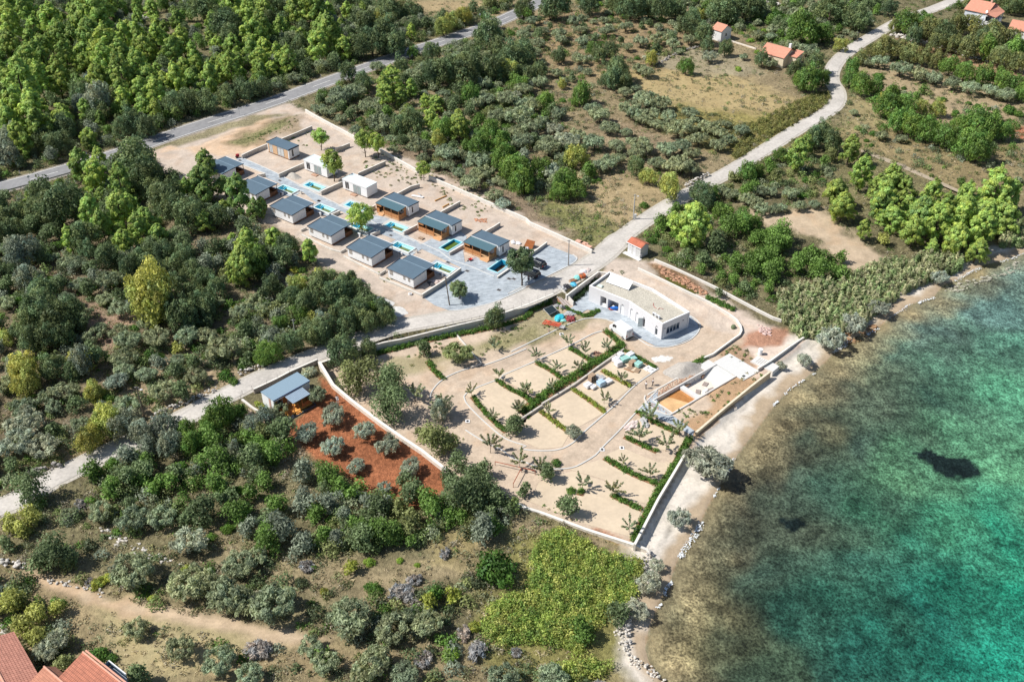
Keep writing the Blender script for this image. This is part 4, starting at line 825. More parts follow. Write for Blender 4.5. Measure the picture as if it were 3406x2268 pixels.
    for k in range(5):
        p = a0+u*(w5*k)
        if base is None:
            base = thing('solar_panel', '', 'solar panel', (p.x, p.y, zf), ang)
            MB().add([(0.04, 0, .22), (w5-.04, 0, .22), (w5-.04, 1.75, 1.35), (.04, 1.75, 1.35), (0.04, 0, .29), (w5-.04, 0, .29), (w5-.04, 1.75, 1.42), (.04, 1.75, 1.42)], [(0, 3, 2, 1), (4, 5, 6, 7), (0, 1, 5, 4), (1, 2, 6, 5), (2, 3, 7, 6), (3, 0, 4, 7)]).obj('panel', stripes('tube_collector', (.80, .81, .82), (.60, .62, .64), 4.5, 'Y', .4, frac=.2), base)
            b = MB()
            for x in (.1, w5-.1): b.bar((x, 0, 0), (x, 0, .25), .03); b.bar((x, 1.7, 0), (x, 1.7, 1.35), .03); b.bar((x, .05, .03), (x, 1.7, .03), .03)
            b.obj('stand', metal_w, base); MB().bar((.0, 1.8, 1.42), (w5, 1.8, 1.42), .1).obj('tank', metal_w, base); o = base
        else: o = copytree(base); o.location = (p.x, p.y, zf)
        tag(o, ['leftmost', 'second from the left', 'middle', 'second from the right', 'rightmost'][k]+' white solar collector of the five on the flat roof', 'solar panel', 'solar collectors on the flat roof')
    for k, px in enumerate(Q(1940, 890, 6.03, 1425, 975, 1495, 1020)):
        p = un(px, zf); o = thing('air_conditioner', '', 'air conditioner', (*p, zf), ang-R(10)); MB().box(-.42, .42, -.17, .17, .08, .78).obj('case', metal_w, o)
        MB().cyl(0, 0, 0, .03, .26).obj('fan_grille', frame_g, o); g = o.children[-1]; g.rotation_euler = (R(90), 0, 0); g.location = (-.08, -.17, .43)
        tag(o, ('left' if k == 0 else 'right')+' one of the two air conditioner boxes on the flat roof', 'air conditioner', 'air conditioners on the flat roof')
    p = [Vector((*un(q, zf), zf+.06)) for q in Q(1940, 890, 6.03, 1410, 715, 1408, 760, 1430, 800, 1470, 825)]
    b = MB(); [b.bar(p[i], p[i+1], .05, n=5) for i in range(3)]; p2 = [Vector((*un(q, zf), zf+.06)) for q in Q(1940, 890, 6.03, 1500, 850, 1530, 815, 1610, 835)]; [b.bar(p2[i], p2[i+1], .04, n=5) for i in range(2)]
    tag(b.obj('cable', mat('red_pipe', (.38, .08, .07), .6)), 'curled red pipes on the flat gravel roof', 'pipe')
    p = un(Q(1940, 890, 6.03, 340, 380)[0], zf); b = MB(); b.box(-.6, .6, -.45, .45, .02, .2); b.box(-.3, .5, -.3, .3, .201, .32); o = b.obj('roof_hatch', mat('pale_green_hatch', (.60, .68, .62), .6)); o.location = (*p, zf); o.rotation_euler = (0, 0, ang); tag(o, 'pale green hatch at the left end of the flat roof', 'hatch')
    b = MB(); q = on(r1, 6.2, .6, dz); b.lump(q.x, q.y, q.z+.35, .95, .5, .4, 3, 2, .2); tag(b.obj('tarpaulin', mat('blue_tarp', (.02, .14, .50), .5, .2, 4)), 'bright blue crumpled sheet in the open niche of the white building', 'tarpaulin')
    b = MB(); q = on(r1, 5.9, .35, dz); b.lump(q.x, q.y, q.z+.15, 1.0, .35, .15, 5, 2, .2); tag(b.obj('crate_pile', mat('red_crates', (.45, .09, .05), .7, .3, 5)), 'red crates under the blue sheet in the open niche', 'crate')
    b = MB(); b.add([(q.x-.3, q.y+.1, dz+.75), (q.x+.35, q.y+.0, dz+.72), (q.x+.1, q.y+.35, dz+.85), (q.x, q.y+.1, dz+.6)], [(0, 1, 2), (0, 3, 1), (1, 3, 2), (2, 3, 0)]); tag(b.obj('white_sheet', white_q), 'folded white sheet on top of the blue one in the niche', 'sheet')
white_building()
# ------------------------------------------------------------------ tiled-roof houses and the utility hut
def tiles(name, c1, c2, sx, sy, rot=0.0):
    if name in MATS: return MATS[name]
    m, nt, b = nodemat(name); tc = N(nt, 'ShaderNodeTexCoord'); mp = N(nt, 'ShaderNodeMapping'); mp.inputs['Rotation'].default_value = (0, 0, rot); nt.links.new(tc.outputs['Object'], mp.inputs[0])
    br = N(nt, 'ShaderNodeTexBrick', Scale=1.0, offset=0.0); br.inputs['Brick Width'].default_value = sx; br.inputs['Row Height'].default_value = sy; br.inputs['Mortar Size'].default_value = .035; br.inputs['Mortar Smooth'].default_value = .6
    br.inputs['Color1'].default_value = (*c1, 1); br.inputs['Color2'].default_value = (*[v*.8 for v in c1], 1); br.inputs['Mortar'].default_value = (*c2, 1); nt.links.new(mp.outputs[0], br.inputs['Vector'])
    c = mul_noise(nt, br.outputs[0], 1.5, .85, 1.12, 4, tc.outputs['Object']); nt.links.new(c, b.inputs['Base Color']); b.inputs['Roughness'].default_value = .85; MATS[name] = m; return m
tile_m = tiles('terracotta_tiles', (.50, .21, .13), (.28, .10, .06), .24, .36)
tile_f = mat('far_terracotta', (.55, .255, .175), .85, .1, 1.5)
def gable(b, Lx, Ly, zE, zR, ov=.3, th=.12, ridge=.5):
    """two roof planes, ridge along x; eaves at y=-ov and Ly+ov"""
    yr = Ly*ridge; s1 = (zR-zE)/yr; s2 = (zR-zE)/(Ly-yr)
    b.slope(-ov, Lx+ov, -ov, yr, zE-s1*ov, zR, th)
    b.add([(-ov, yr+.001, zR-th), (Lx+ov, yr+.001, zR-th), (Lx+ov, Ly+ov, zE-s2*ov-th), (-ov, Ly+ov, zE-s2*ov-th), (-ov, yr+.001, zR), (Lx+ov, yr+.001, zR), (Lx+ov, Ly+ov, zE-s2*ov), (-ov, Ly+ov, zE-s2*ov)],
          [(0, 3, 2, 1), (4, 5, 6, 7), (0, 1, 5, 4), (1, 2, 6, 5), (2, 3, 7, 6), (3, 0, 4, 7)]); return b
def gwalls(Lx, Ly, zE, zR, z0=-.5, ridge=.5):
    yr = Ly*ridge; vs = []; d = .13
    for x in (0, Lx): vs += [(x, 0, z0), (x, Ly, z0), (x, Ly, zE-d), (x, yr, zR-d), (x, 0, zE-d)]
    return MB().add(vs, [(0, 4, 3, 2, 1), (5, 6, 7, 8, 9), (0, 5, 9, 4), (1, 2, 7, 6), (4, 9, 8, 3), (3, 8, 7, 2)])
# utility hut by the lane
c = Vector(un(Q(2060, 780, 15.68, 420, 930)[0], 0)); e = Vector(un(Q(2060, 780, 15.68, 1075, 1250)[0], 0)); Lh = (e-c).length; ah = math.atan2((e-c).y, (e-c).x)
t = thing('transformer_hut', 'small white and grey utility hut with a red tiled roof beside the lane', 'hut', (c.x, c.y, 0), ah)
gwalls(Lh, 2.6, 2.75, 3.35).obj('wall', mat('hut_grey', (.52, .52, .51), .8, .05, 2), t)
gable(MB(), Lh, 2.6, 2.75, 3.35, .22, .1).obj('roof', tiles('hut_tiles', (.50, .15, .08), (.36, .12, .07), .22, 5), t)
b = MB(); b.slope(-.24, Lh+.24, -.28, -.221, 2.62, 2.66, .12); b.obj('eaves_board', white_q, t)
for x, w_ in ((.35, .55), (.95, .5), (2.05, .7)):
    d = MB().box(x-w_/2, x+w_/2, -.03, -.002, .15, 2.5).obj('door', mat('hut_door', (.60, .60, .61), .6, .03, 2), t)
    for z in (.2, 1.95): MB().box(x-w_/2+.03, x+w_/2-.03, -.045, -.031, z, z+.62 if z < 1 else z+.42).obj('vent_panel', mat('bright_white', (.74, .74, .74)), d)
MB().box(-.5, Lh+.6, -1.1, -.05, -.1, .12).obj('slab', mat('white_slab', (.68, .67, .64), .85, .06, 2), t)
MB().box(Lh+.01, Lh+.1, -.3, .5, .13, 1.0).obj('meter_box', mat('bright_white', (.74, .74, .74)), t)
# small white hut and cream house at the top
def house(name, label, A, Bp, Ly, zE, zR, wm, rm, ridge=.5, z=0.0, cat='house'):
    """A,B: pixels of the eaves corners nearest the camera (left, right)"""
    a = Vector(un(A, zE)); b_ = Vector(un(Bp, zE)); L_ = (b_-a).length-.5; an = math.atan2((b_-a).y, (b_-a).x); u = (b_-a).normalized(); n = Vector((-u.y, u.x))
    o = a+u*.25+n*.25; t = thing(name, label, cat, (o.x, o.y, 0), an); gwalls(L_, Ly, zE, zR, ridge=ridge).obj('wall', wm, t)
    r = gable(MB(), L_, Ly, zE, zR, .25, .12, ridge).obj('roof', rm, t)
    MB().box(-.25, L_+.25, Ly*ridge-.1, Ly*ridge+.1, zR-.02, zR+.07).obj('ridge', mat('pink_ridge', (.62, .33, .24), .8, .1, 3), r); return t, L_, r
t, L_, r = house('small_house', 'small white hut with an orange tiled roof among the olives at the top', Q(2340, 50, 3.542, 90, 158)[0], Q(2340, 50, 3.542, 215, 198)[0], 5.2, 3.6, 5.0, mat('bright_white', (.74, .74, .74)), tile_f)
window(t, 2.6, 1.4, .6, .9, y=L_, face=1, pane=glass, axis='y')
t, L_, r = house('cream_house', 'long cream house with an orange tiled roof and white chimney near the lane bend', Q(2340, 50, 3.542, 660, 432)[0], Q(2340, 50, 3.542, 950, 510)[0], 7.5, 3.4, 5.2, mat('cream_render', (.72, .62, .46), .85, .06, 1.5), tile_f)
window(t, 1.6, 1.0, 1.0, 1.2, pane=mat('brown_shutter', (.22, .10, .06), .7)); MB().box(L_-1.2, L_-.5, 4.6, 5.2, 4.2, 6.3).obj('chimney', white_q, r)
MB().box(L_*.42, L_*.42+1.2, -1.6, .0, -.2, 2.0).obj('porch', mat('cream_render', (.72, .62, .46)), t)
MB().slope(L_*.4, L_*.42+1.3, -1.8, -.01, 2.0, 2.5, .1).obj('porch_roof', tile_f, t)
b = MB(); b.box(L_+.001, L_+2.6, 3.2, 7.0, -.3, 3.2); b.obj('side_room', mat('cream_render', (.72, .62, .46)), t); MB().slope(L_+.26, L_+2.9, 2.9, 7.3, 3.3, 4.1, .12).obj('side_roof', tile_f, t)
# large house top right
def big_house():
    P = Q(3180, 0, 10.42, 330, 310, 1070, 465, 240, 610); zE = 6.2
    a = Vector(un(P[0], zE)); b_ = Vector(un(P[1], zE)); u = (b_-a).normalized(); n = Vector((-u.y, u.x)); an = math.atan2(u.y, u.x); L_ = (b_-a).length
    t = thing('large_house', 'two-storey pale house with a terracotta roof and blue-shaded balconies at the top right corner', 'house', (a.x, a.y, 0), an)
    wm = mat('pale_blue_render', (.62, .66, .72), .85, .04, 1.5); ww = mat('bright_white', (.74, .74, .74)); Ly = 11.0
    gwalls(L_, Ly, zE, 8.3, z0=-.5).obj('wall', wm, t); r = gable(MB(), L_, Ly, zE, 8.3, .35, .15).obj('roof', tile_f, t)
    # wing with the arcades, its own lower hip
    x0, x1 = L_, L_+3.4
    b = MB(); b.box(x0+.002, x1-.9, -.9, 6.5, -.4, 5.4); b.obj('wing', ww, t)
    b = MB(); b.add([(x0-.2, -1.5, 6.4), (x1+.2, -1.5, 5.7), (x1+.2, 7.0, 5.7), (x0-.2, 7.0, 7.6), (x0-.2, -1.5, 6.52), (x1+.2, -1.5, 5.82), (x1+.2, 7.0, 5.82), (x0-.2, 7.0, 7.72)], [(0, 3, 2, 1), (4, 5, 6, 7), (0, 1, 5, 4), (1, 2, 6, 5), (2, 3, 7, 6), (3, 0, 4, 7)]); b.obj('wing_roof', tile_f, t)
    for z in (0, 2.9):
        b = MB(); b.box(x0+.1, x1, -1.3, -.902, z+.0, z+.95); b.box(x1-.898, x1, -.9, 6.5, z, z+.95); b.obj('balcony_wall', ww, t)
        for q in ((x0+.1, -1.3), (x1-.25, -1.3), (x1-.25, 1.2), (x1-.25, 3.8), (x1-.25, 6.3)): MB().box(q[0], q[0]+.25, q[1], q[1]+.25, z+.952, z+2.9).obj('pillar', ww, t)
        MB().box(x1-.895, x1-.87, -.6, 6.2, z+.96, z+2.5).obj('window', glass, t); MB().box(x0+.4, x1-1.2, -.93, -.903, z+.96, z+2.5).obj('window', glass, t)
    for x, z in ((L_*.55, 4.2), (L_*.42, 1.2)): MB().box(x, x+1.1, -.05, -.003, z, z+1.2).obj('shutter', ww, t)
    MB().box(L_*.78, L_*.78+.8, -.3, -.003, 3.9, 4.5).obj('air_conditioner', metal_w, t); MB().box(L_-1.2, L_-.6, 5.0, 5.7, 7.6, 9.6).obj('chimney', mat('pinkish_chimney', (.6, .4, .3), .8), r)
    MB().bar((L_+.3, -1.2, 5.8), (L_+.3, -1.2, 7.0), .05).obj('mast', metal_w, r)
    b = MB(); b.cyl(0, 0, 0, .12, .05, .5); o = b.obj('satellite_dish', ww, r); o.location = (L_+.3, -1.25, 7.0); o.rotation_euler = (R(70), 0, R(-30))
big_house()
t, L_, r = house('white_house', 'white house with a terracotta roof cut off by the right edge of the picture', Q(3180, 0, 10.42, 1800, 995)[0], (3480, 118), 8, 3.6, 5.4, mat('bright_white', (.74, .74, .74)), tile_f)
# terracotta house bottom left: ridge lines point down-right
def corner_house(name, label, ridge0, ridge1, half_l, half_r, zE, zR, rm, tiles_rot):
    a = Vector(un(ridge0, zR)); b_ = Vector(un(ridge1, zR)); u = (b_-a).normalized(); an = math.atan2(u.y, u.x); L_ = (b_-a).length
    t = thing(name, label, 'house', (a.x, a.y, 0), an)
    n = MB(); n.add([(0, -half_r, zE), (L_, -half_r, zE), (L_, 0, zR), (0, 0, zR), (0, half_l, zE), (L_, half_l, zE)]+[(0, -half_r, zE-.18), (L_, -half_r, zE-.18), (L_, half_l, zE-.18), (0, half_l, zE-.18), (0, 0, zR-.18), (L_, 0, zR-.18)],
                    [(0, 1, 2, 3), (3, 2, 5, 4), (6, 7, 1, 0), (4, 5, 8, 9), (0, 3, 10, 6), (3, 4, 9, 10)]); r = n.obj('roof', rm, t)
    MB().bar((0, 0, zR+.02), (L_, 0, zR+.02), .13, n=8).obj('ridge', mat('pink_ridge', (.62, .33, .24)), r)
    b = MB(); b.add([(.4, -half_r+.4, -3), (L_, -half_r+.4, -3), (L_, half_l-.4, -3), (.4, half_l-.4, -3), (.4, -half_r+.4, zE-.1), (L_, -half_r+.4, zE-.1), (L_, half_l-.4, zE-.1), (.4, half_l-.4, zE-.1)], [(0, 3, 2, 1), (4, 5, 6, 7), (0, 1, 5, 4), (1, 2, 6, 5), (2, 3, 7, 6), (3, 0, 4, 7)]); b.obj('wall', white_q, t); return t, L_, r
t, L_, r = corner_house('terracotta_roof_house', 'bottom left house with a large red tiled roof and a blue glazed balcony', Q(0, 2120, 5.607, 1545, 262)[0], Q(0, 2120, 5.607, 2600, 1110)[0], .35, 6.6, 4.2, 6.0, tiles('near_tiles', (.48, .18, .11), (.20, .07, .045), .30, .42), 0)
MB().bar((0, .42, 5.85), (L_, .42, 5.85), .14, n=6).obj('verge', mat('pink_ridge', (.62, .33, .24)), r)
b = MB(); b.box(2.6, 6.0, .5, 1.7, 1.0, 3.3); bal = b.obj('balcony', mat('balcony_floor', (.35, .42, .50), .6), t); b = MB(); b.box(2.55, 6.05, 1.7, 1.75, 3.3, 4.3); b.box(2.5, 2.55, .5, 1.7, 3.3, 4.3); b.obj('glass_rail', mat('blue_pane', (.16, .26, .36), .15, .05, 2, spec=.8), bal)
MB().box(2.5, 6.1, 1.65, 1.8, 4.3, 4.38).obj('hand_rail', metal_w, bal)
corner_house('terracotta_annex', 'lower orange tiled roof with a pink ridge joined in front of the large red roof', Q(0, 2120, 5.607, 820, 535)[0], Q(0, 2120, 5.607, 1500, 1110)[0], 1.3, 4.2, 3.6, 5.0, tiles('annex_tiles', (.52, .24, .15), (.32, .12, .08), .22, .30), 0)
corner_house('left_edge_house', 'pinkish tiled roof cut off by the bottom left corner of the picture', (-60, 2130), (30, 2300), 3.9, 5, 3.4, 4.6, tiles('pink_tiles', (.60, .28, .20), (.20, .06, .045), .36, .36), 0)
# ------------------------------------------------------------------ pools
shell_m = mat('pool_shell', (.42, .74, .78), .35, .04, 2, spec=.5); shell_b = mat('pool_blue', (.03, .36, .55), .35, .04, 2, spec=.5)
def water_mat(name, col, rough=.08):
    if name in MATS: return MATS[name]
    m = mat(name, col, rough, .25, 1.2, spec=.5); return m
PL = ['green-watered pool beside the lowest left-row cabin', 'green-watered pool beside the fifth left-row cabin', 'pool partly hidden under the round pine, beside the fourth left-row cabin', 'green-watered pool beside the third left-row cabin', 'green-watered pool beside the second left-row cabin',
      'small pool below the half-hidden white box cabin', 'small pool behind the round pine, below the second white box cabin', 'green-watered pool in front of the first timber-porch cabin', 'turned pool with vivid green water and a blue end wall between the porch cabins', 'almost empty turned pool beside the last timber-porch cabin']
def pool(i, c, a, l, w_, kind):
    t = thing('pool', PL[i], 'pool', (*c, 0), a, 'small turquoise pools of the cabins'); zt = .34 if kind == 'a' else .14
    b = MB()      # rim
    X, Y = l/2, w_/2; r_ = .22
    b.box(-X-r_, X+r_, -Y-r_, -Y, zt-.1, zt); b.box(-X-r_, X+r_, Y, Y+r_, zt-.1, zt); b.box(-X-r_, -X, -Y+.001, Y-.001, zt-.1, zt); b.box(X, X+r_, -Y+.001, Y-.001, zt-.1, zt)
    b.obj('rim', shell_m if kind != 'a' else mat('pale_rim', (.66, .74, .73), .5), t)
    b = MB(); e = .1
    b.box(-X-r_-.1, X+r_+.1, -Y-r_-.1, -Y-.001, -.2, zt-.101); b.box(-X-r_-.1, X+r_+.1, Y+.001, Y+r_+.1, -.2, zt-.101); b.box(-X-r_-.1, -X-.001, -Y, Y, -.2, zt-.101); b.box(X+.001, X+r_+.1, -Y, Y, -.2, zt-.101)
    b.obj('surround_wall', white_wall, t)
    b = MB(); z0 = -1.5
    b.box(-X, X, -Y, -Y+.05, z0, zt-.001); b.box(-X, X, Y-.05, Y, z0, zt-.001); b.box(-X, -X+.05, -Y+.051, Y-.051, z0, zt-.001); b.box(X-.05, X, -Y+.051, Y-.051, z0, zt-.001); b.box(-X+.05, X-.05, -Y+.05, Y-.05, z0, z0+.05)
    b.obj('basin', shell_m if kind in 'ab' else shell_b, t)
    lev = -.42 if kind != 'd' else -1.15
    col = (.13, .14, .03) if kind != 'c' else (.09, .14, .02)
    if kind == 'd': col = (.16, .07, .025)
    MB().add([(-X+.05, -Y+.05, lev), (X-.05, -Y+.05, lev), (X-.05, Y-.05, lev), (-X+.05, Y-.05, lev)], [(0, 1, 2, 3)]).obj('water', water_mat('pool_water_'+kind, col), t)
    if kind in 'ab':
        for k in range(3):
            MB().box(-X+.05+k*.34, -X+.39+k*.34, -Y+.1, Y-.75, z0, .1-k*.22).obj('step', shell_b if k < 2 else shell_m, t)
            MB().box(-X+.05+k*.34, -X+.10+k*.34, -Y+.1, Y-.75, .101-k*.22, .12-k*.22).obj('step_edge', shell_m, t)
        MB().box(-X+.75, -X+1.25, Y-.7, Y-.06, z0, -.05).obj('seat', shell_b, t); MB().box(-X+.65, -X+.75, Y-.75, Y-.06, z0, .12).obj('seat_wall', shell_m, t)
        MB().box(-X+1.3, X-.05, Y-.32, Y-.051, z0, -.16).obj('ledge', shell_m, t)
    else:
        MB().box(X-1.2, X-.2, Y-.02, Y+.95, -.05, zt+.02).obj('platform', shell_m, t)
for i, (c, a, l, w_, k) in enumerate(POOLS): pool(i, c, a, l, w_, k)
# ------------------------------------------------------------------ long concrete basin near the beach
def basin():
    z0 = LOW; t = thing('concrete_basin', 'long unfinished concrete pool with a white deck, orange puddle and broad steps near the beach', 'pool', (BAS_O[0], BAS_O[1], z0), BAS_A)
    cw_ = mat('fresh_concrete', (.62, .60, .57), .85, .08, 1.5); wt = mat('deck_white', (.60, .60, .58), .7, .03, 1.5); dk = mat('dark_concrete', (.22, .24, .25), .8, .1, 2)  # dk: darker blue-grey for outer beam, gutter floor and deck base
    MB().box(-.1, 17.3, 4.75, 5.0, -2, .22).obj('side_wall', cw_, t); MB().box(-.6, 17.4, -.15, .12, -2.2, .22).obj('side_wall', cw_, t)
    MB().box(-.6, 16.5, -.75, -.55, -1.6, -.25).obj('outer_beam', dk, t); MB().box(-.6, 17, -.549, -.151, -1.4, -.7).obj('gutter_floor', dk, t)
    MB().box(-.1, .15, .121, 4.749, -2, .2).obj('end_wall', cw_, t); MB().box(6.9, 7.9, .121, 4.749, -1.6, -.12).obj('cross_wall', wt, t)
    MB().box(.151, 6.899, .121, 4.749, -1.2, -.62).obj('pool_floor', mat('ochre_film', (.62, .40, .20), .5, .12, .9, var2=.2, scale2=.3), t)
    MB().prism([(5.2, .8), (6.898, .13), (6.898, 4.7), (3.2, 4.7), (4.0, 3.6), (4.6, 2.2)], -.62, -.61).obj('puddle', water_mat('ochre_water', (.42, .19, .06), .1), t)
    MB().box(7.901, 13.6, .121, 4.749, -1.6, -1.05).obj('pool_floor', mat('pale_screed', (.66, .60, .52), .9, .08, 1), t)
    b = MB()
    for k in range(8): b.box(13.6+k*.38, 13.98+k*.38 if k < 7 else 17.29, .122, 4.748, -1.6, -.93+k*.135)
    b.obj('broad_steps', wt, t)
    MB().box(17.401, 22.0, -1.8, 5.6, -.2, .16).obj('deck', wt, t); MB().box(17.5, 21.9, -1.7, 5.5, -2.4, -.201).obj('deck_base', dk, t)
    MB().box(14.2, 17.3, 5.001, 6.8, -.3, .14).obj('deck', wt, t)
    MB().box(18.2, 18.8, -1.2, -.7, .161, .17).obj('drain_opening', glass, t)
    MB().box(.5, 14.0, 6.6, 6.85, -.6, .12).obj('outer_wall', white_wall, t)
    for x in (9.0, 11.0, 13.0): MB().cyl(x, 4.74, -.5, -.42, .1).obj('nozzle', frame_g, t)
    pts = [(-.1, 6.8), (-.9, 6.2), (-1.6, 5.0), (-1.8, 3.6), (-1.6, 2.2), (-1.1, .6), (-.6, -.1)]
    b = MB()
    for i in range(len(pts)-1):
        (x0, y0), (x1, y1) = pts[i], pts[i+1]; d = Vector((x1-x0, y1-y0)).normalized(); n = Vector((-d.y, d.x))*.13
        b.prism([(x0+n.x, y0+n.y), (x1+n.x, y1+n.y), (x1-n.x, y1-n.y), (x0-n.x, y0-n.y)], -.6, .2)
    b.obj('curved_wall', white_wall, t)
    r = random.Random(3)
    b = MB()
    for k in range(120):
        x = r.uniform(0, 13.5); b.lump(x, r.uniform(5.4, 6.4), .0, .16, .14, .12, k, 1, .3)
    for k in range(40): b.lump(r.uniform(-1.3, -.5), r.uniform(.8, 6.3), .0, .16, .14, .12, k, 1, .3)
    o = b.obj('rubble_fill', mat('reddish_rubble', (.42, .26, .18), .95, .4, 5)); o.location = t.location; o.rotation_euler = t.rotation_euler; tag(o, 'reddish rubble filling the gap behind the concrete basin wall', None, kind='stuff')
    for k, (u, v, a) in enumerate(((12.2, 2.9, 20), (11.9, 1.0, -12), (9.4, 2.2, 35))):
        p = bas(u, v); o = MB().box(-.6, .6, -.45, .45, 0, .14).obj('pallet', mat('grey_pallet', (.30, .25, .22), .9, .3, 6)); o.location = (*p, z0-1.048); o.rotation_euler = (0, 0, BAS_A+R(a)); tag(o, ['grey pallet nearest the broad steps of the basin', 'dark pallet by the near side of the basin floor', 'pallet lying left on the pale basin floor'][k], 'pallet', 'pallets in the concrete basin')
    p = bas(10.4, 1.3); b = MB(); b.box(-.5, .3, -.25, .25, 0, .5); b.bar((.4, 0, .2), (.7, .2, .2), .2); o = b.obj('pump', metal_w); o.location = (*p, z0-1.048); o.rotation_euler = (0, 0, BAS_A); tag(o, 'white pump unit on the basin floor between the pallets', 'pump')
basin()
# beach steps
def beach_steps():
    a = Vector(un(T('b2', 1650, 965), LOW)); b_ = Vector(un(T('b2', 1745, 1010), LOW)); an = math.atan2((b_-a).y, (b_-a).x)
    t = thing('beach_steps', 'white concrete steps going down to the pebble beach', 'steps', (a.x, a.y, LOW), an)
    MB().box(-.3, 4.6, .2, 2.6, -1.2, .25).obj('landing', mat('deck_white', (.60, .60, .58)), t)
    for k in range(6): MB().box(.5+k*.45, .62+k*.45, .5, 2.3, .251, .29).obj('tread_strip', grey_wall, t)
    MB().box(-.35, 4.65, .0, .19, -1.3, .3).obj('side_wall', white_wall, t)
    c = un(T('b2', 1708, 905), LOW); o = thing('white_cylinder', 'white concrete manhole ring standing above the beach steps', 'manhole', (*c, LOW)); MB().cyl(0, 0, 0, 1.2, .42, n=18).obj('ring', white_q, o); MB().cyl(0, 0, 1.201, 1.28, .46, n=18).obj('lid', white_q, o)
beach_steps()
# outdoor stairs beside the retaining wall
def stairs():
    p0 = Vector(un(T('b2', 318, 478), 0)); p1 = Vector(un(T('b2', 395, 578), LOW)); d = p1-p0; an = math.atan2(d.y, d.x); L_ = d.length
    t = thing('outdoor_stairs', 'outdoor stairs with reddish treads leading down beside the white retaining wall', 'stairs', (p0.x, p0.y, LOW), an); n = 14
    for k in range(n):
        x = L_*k/n; z = 1.6*(1-(k+1)/n)+.06
        MB().box(x, x+L_/n, -.9, .9, -.2, z).obj('step', mat('step_red', (.40, .21, .13), .85, .1, 3), t); MB().box(x+.12, x+L_/n-.001, -.9, .9, z+.001, z+.03).obj('tread', mat('step_pale', (.74, .70, .66), .8, .05, 3), t)
    MB().slope(0, 0, 0, 0, 0, 0, 0) if False else None
    b = MB(); b.add([(0, .901, -.2), (L_+.3, .901, -.2), (L_+.3, 1.15, -.2), (0, 1.15, -.2), (0, .901, 2.2), (L_+.3, .901, 1.0), (L_+.3, 1.15, 1.0), (0, 1.15, 2.2)], [(0, 3, 2, 1), (4, 5, 6, 7), (0, 1, 5, 4), (1, 2, 6, 5), (2, 3, 7, 6), (3, 0, 4, 7)]); b.obj('side_wall', white_wall, t)
stairs()
# ------------------------------------------------------------------ vegetation
def leaf_mesh(name, cents, rads, nq, size, seed, up=.35, tint=(.7, 1.3), flat=1.0, jit=.55, elong=1.0, warm=.12, clumpn=None):
    """a crown as many leaf-sized faces spread over clumps; every clump has its own tint"""
    g = np.random.default_rng(seed); cents = np.asarray(cents, float); rads = np.asarray(rads, float)
    wts = rads**2; cnt = np.maximum(3, (nq*wts/wts.sum())).astype(int)
    ids = np.repeat(np.arange(len(cents)), cnt); n = len(ids)
    d = g.normal(size=(n, 3)); d[:, 2] += up; d /= np.linalg.norm(d, axis=1)[:, None]
    rr = rads[ids]*(g.uniform(.55, 1.08, n)); p = cents[ids]+d*rr[:, None]*np.array([1, 1, flat])
    cc = cents.mean(0); od = p-cc; od /= np.maximum(np.linalg.norm(od, axis=1)[:, None], 1e-6)
    nn = d*.8+od*.5+g.normal(size=(n, 3))*jit; nn /= np.linalg.norm(nn, axis=1)[:, None]
    t = np.cross(nn, g.normal(size=(n, 3))); t /= np.linalg.norm(t, axis=1)[:, None]; b = np.cross(nn, t)
    s = size*g.uniform(.6, 1.35, n)[:, None]
    v = np.stack([p-t*s*elong, p-b*s*.62, p+t*s*elong, p+b*s*.62], 1).reshape(-1, 3)
    me = bpy.data.meshes.new(name); me.vertices.add(4*n); me.vertices.foreach_set('co', v.ravel())
    me.loops.add(4*n); me.loops.foreach_set('vertex_index', np.arange(4*n)); me.polygons.add(n)
    me.polygons.foreach_set('loop_start', np.arange(0, 4*n, 4)); me.polygons.foreach_set('loop_total', np.full(n, 4)); me.update(calc_edges=True)
    ct = g.uniform(tint[0], tint[1], len(cents)); tv = ct[ids]*g.uniform(.8, 1.2, n)
    w_ = g.uniform(-warm, warm, len(cents))[ids]
    col = np.stack([tv*(1+w_), tv, tv*(1-w_), np.ones(n)], 1)
    a = me.attributes.new('tint', 'FLOAT_COLOR', 'POINT'); a.data.foreach_set('color', np.repeat(col, 4, 0).ravel())
    me.materials.append(FOL); return me
def trunk_mesh(name, h, r, lean=0.0, limbs=(), seed=0):
    b = MB(); rr = random.Random(seed); p = Vector((0, 0, -.4)); n = 4; pts = [p]
    for i in range(n): p = p+Vector((rr.uniform(-.12, .12)+lean, rr.uniform(-.12, .12), (h+.4)/n)); pts.append(p)
    for i in range(n): b.bar(pts[i], pts[i+1], r*(1-.6*i/n), r*(1-.6*(i+1)/n), 6)
    for (z, dx, dy, dz) in limbs:
        q = pts[min(n, max(1, int((z+.4)/(h+.4)*n)))]; b.bar(q, q+Vector((dx, dy, dz)), r*.45, r*.12, 5)
    me = bpy.data.meshes.new(name); me.from_pydata(b.v, [], b.f); me.materials.append(BARK); return me
VAR = {}
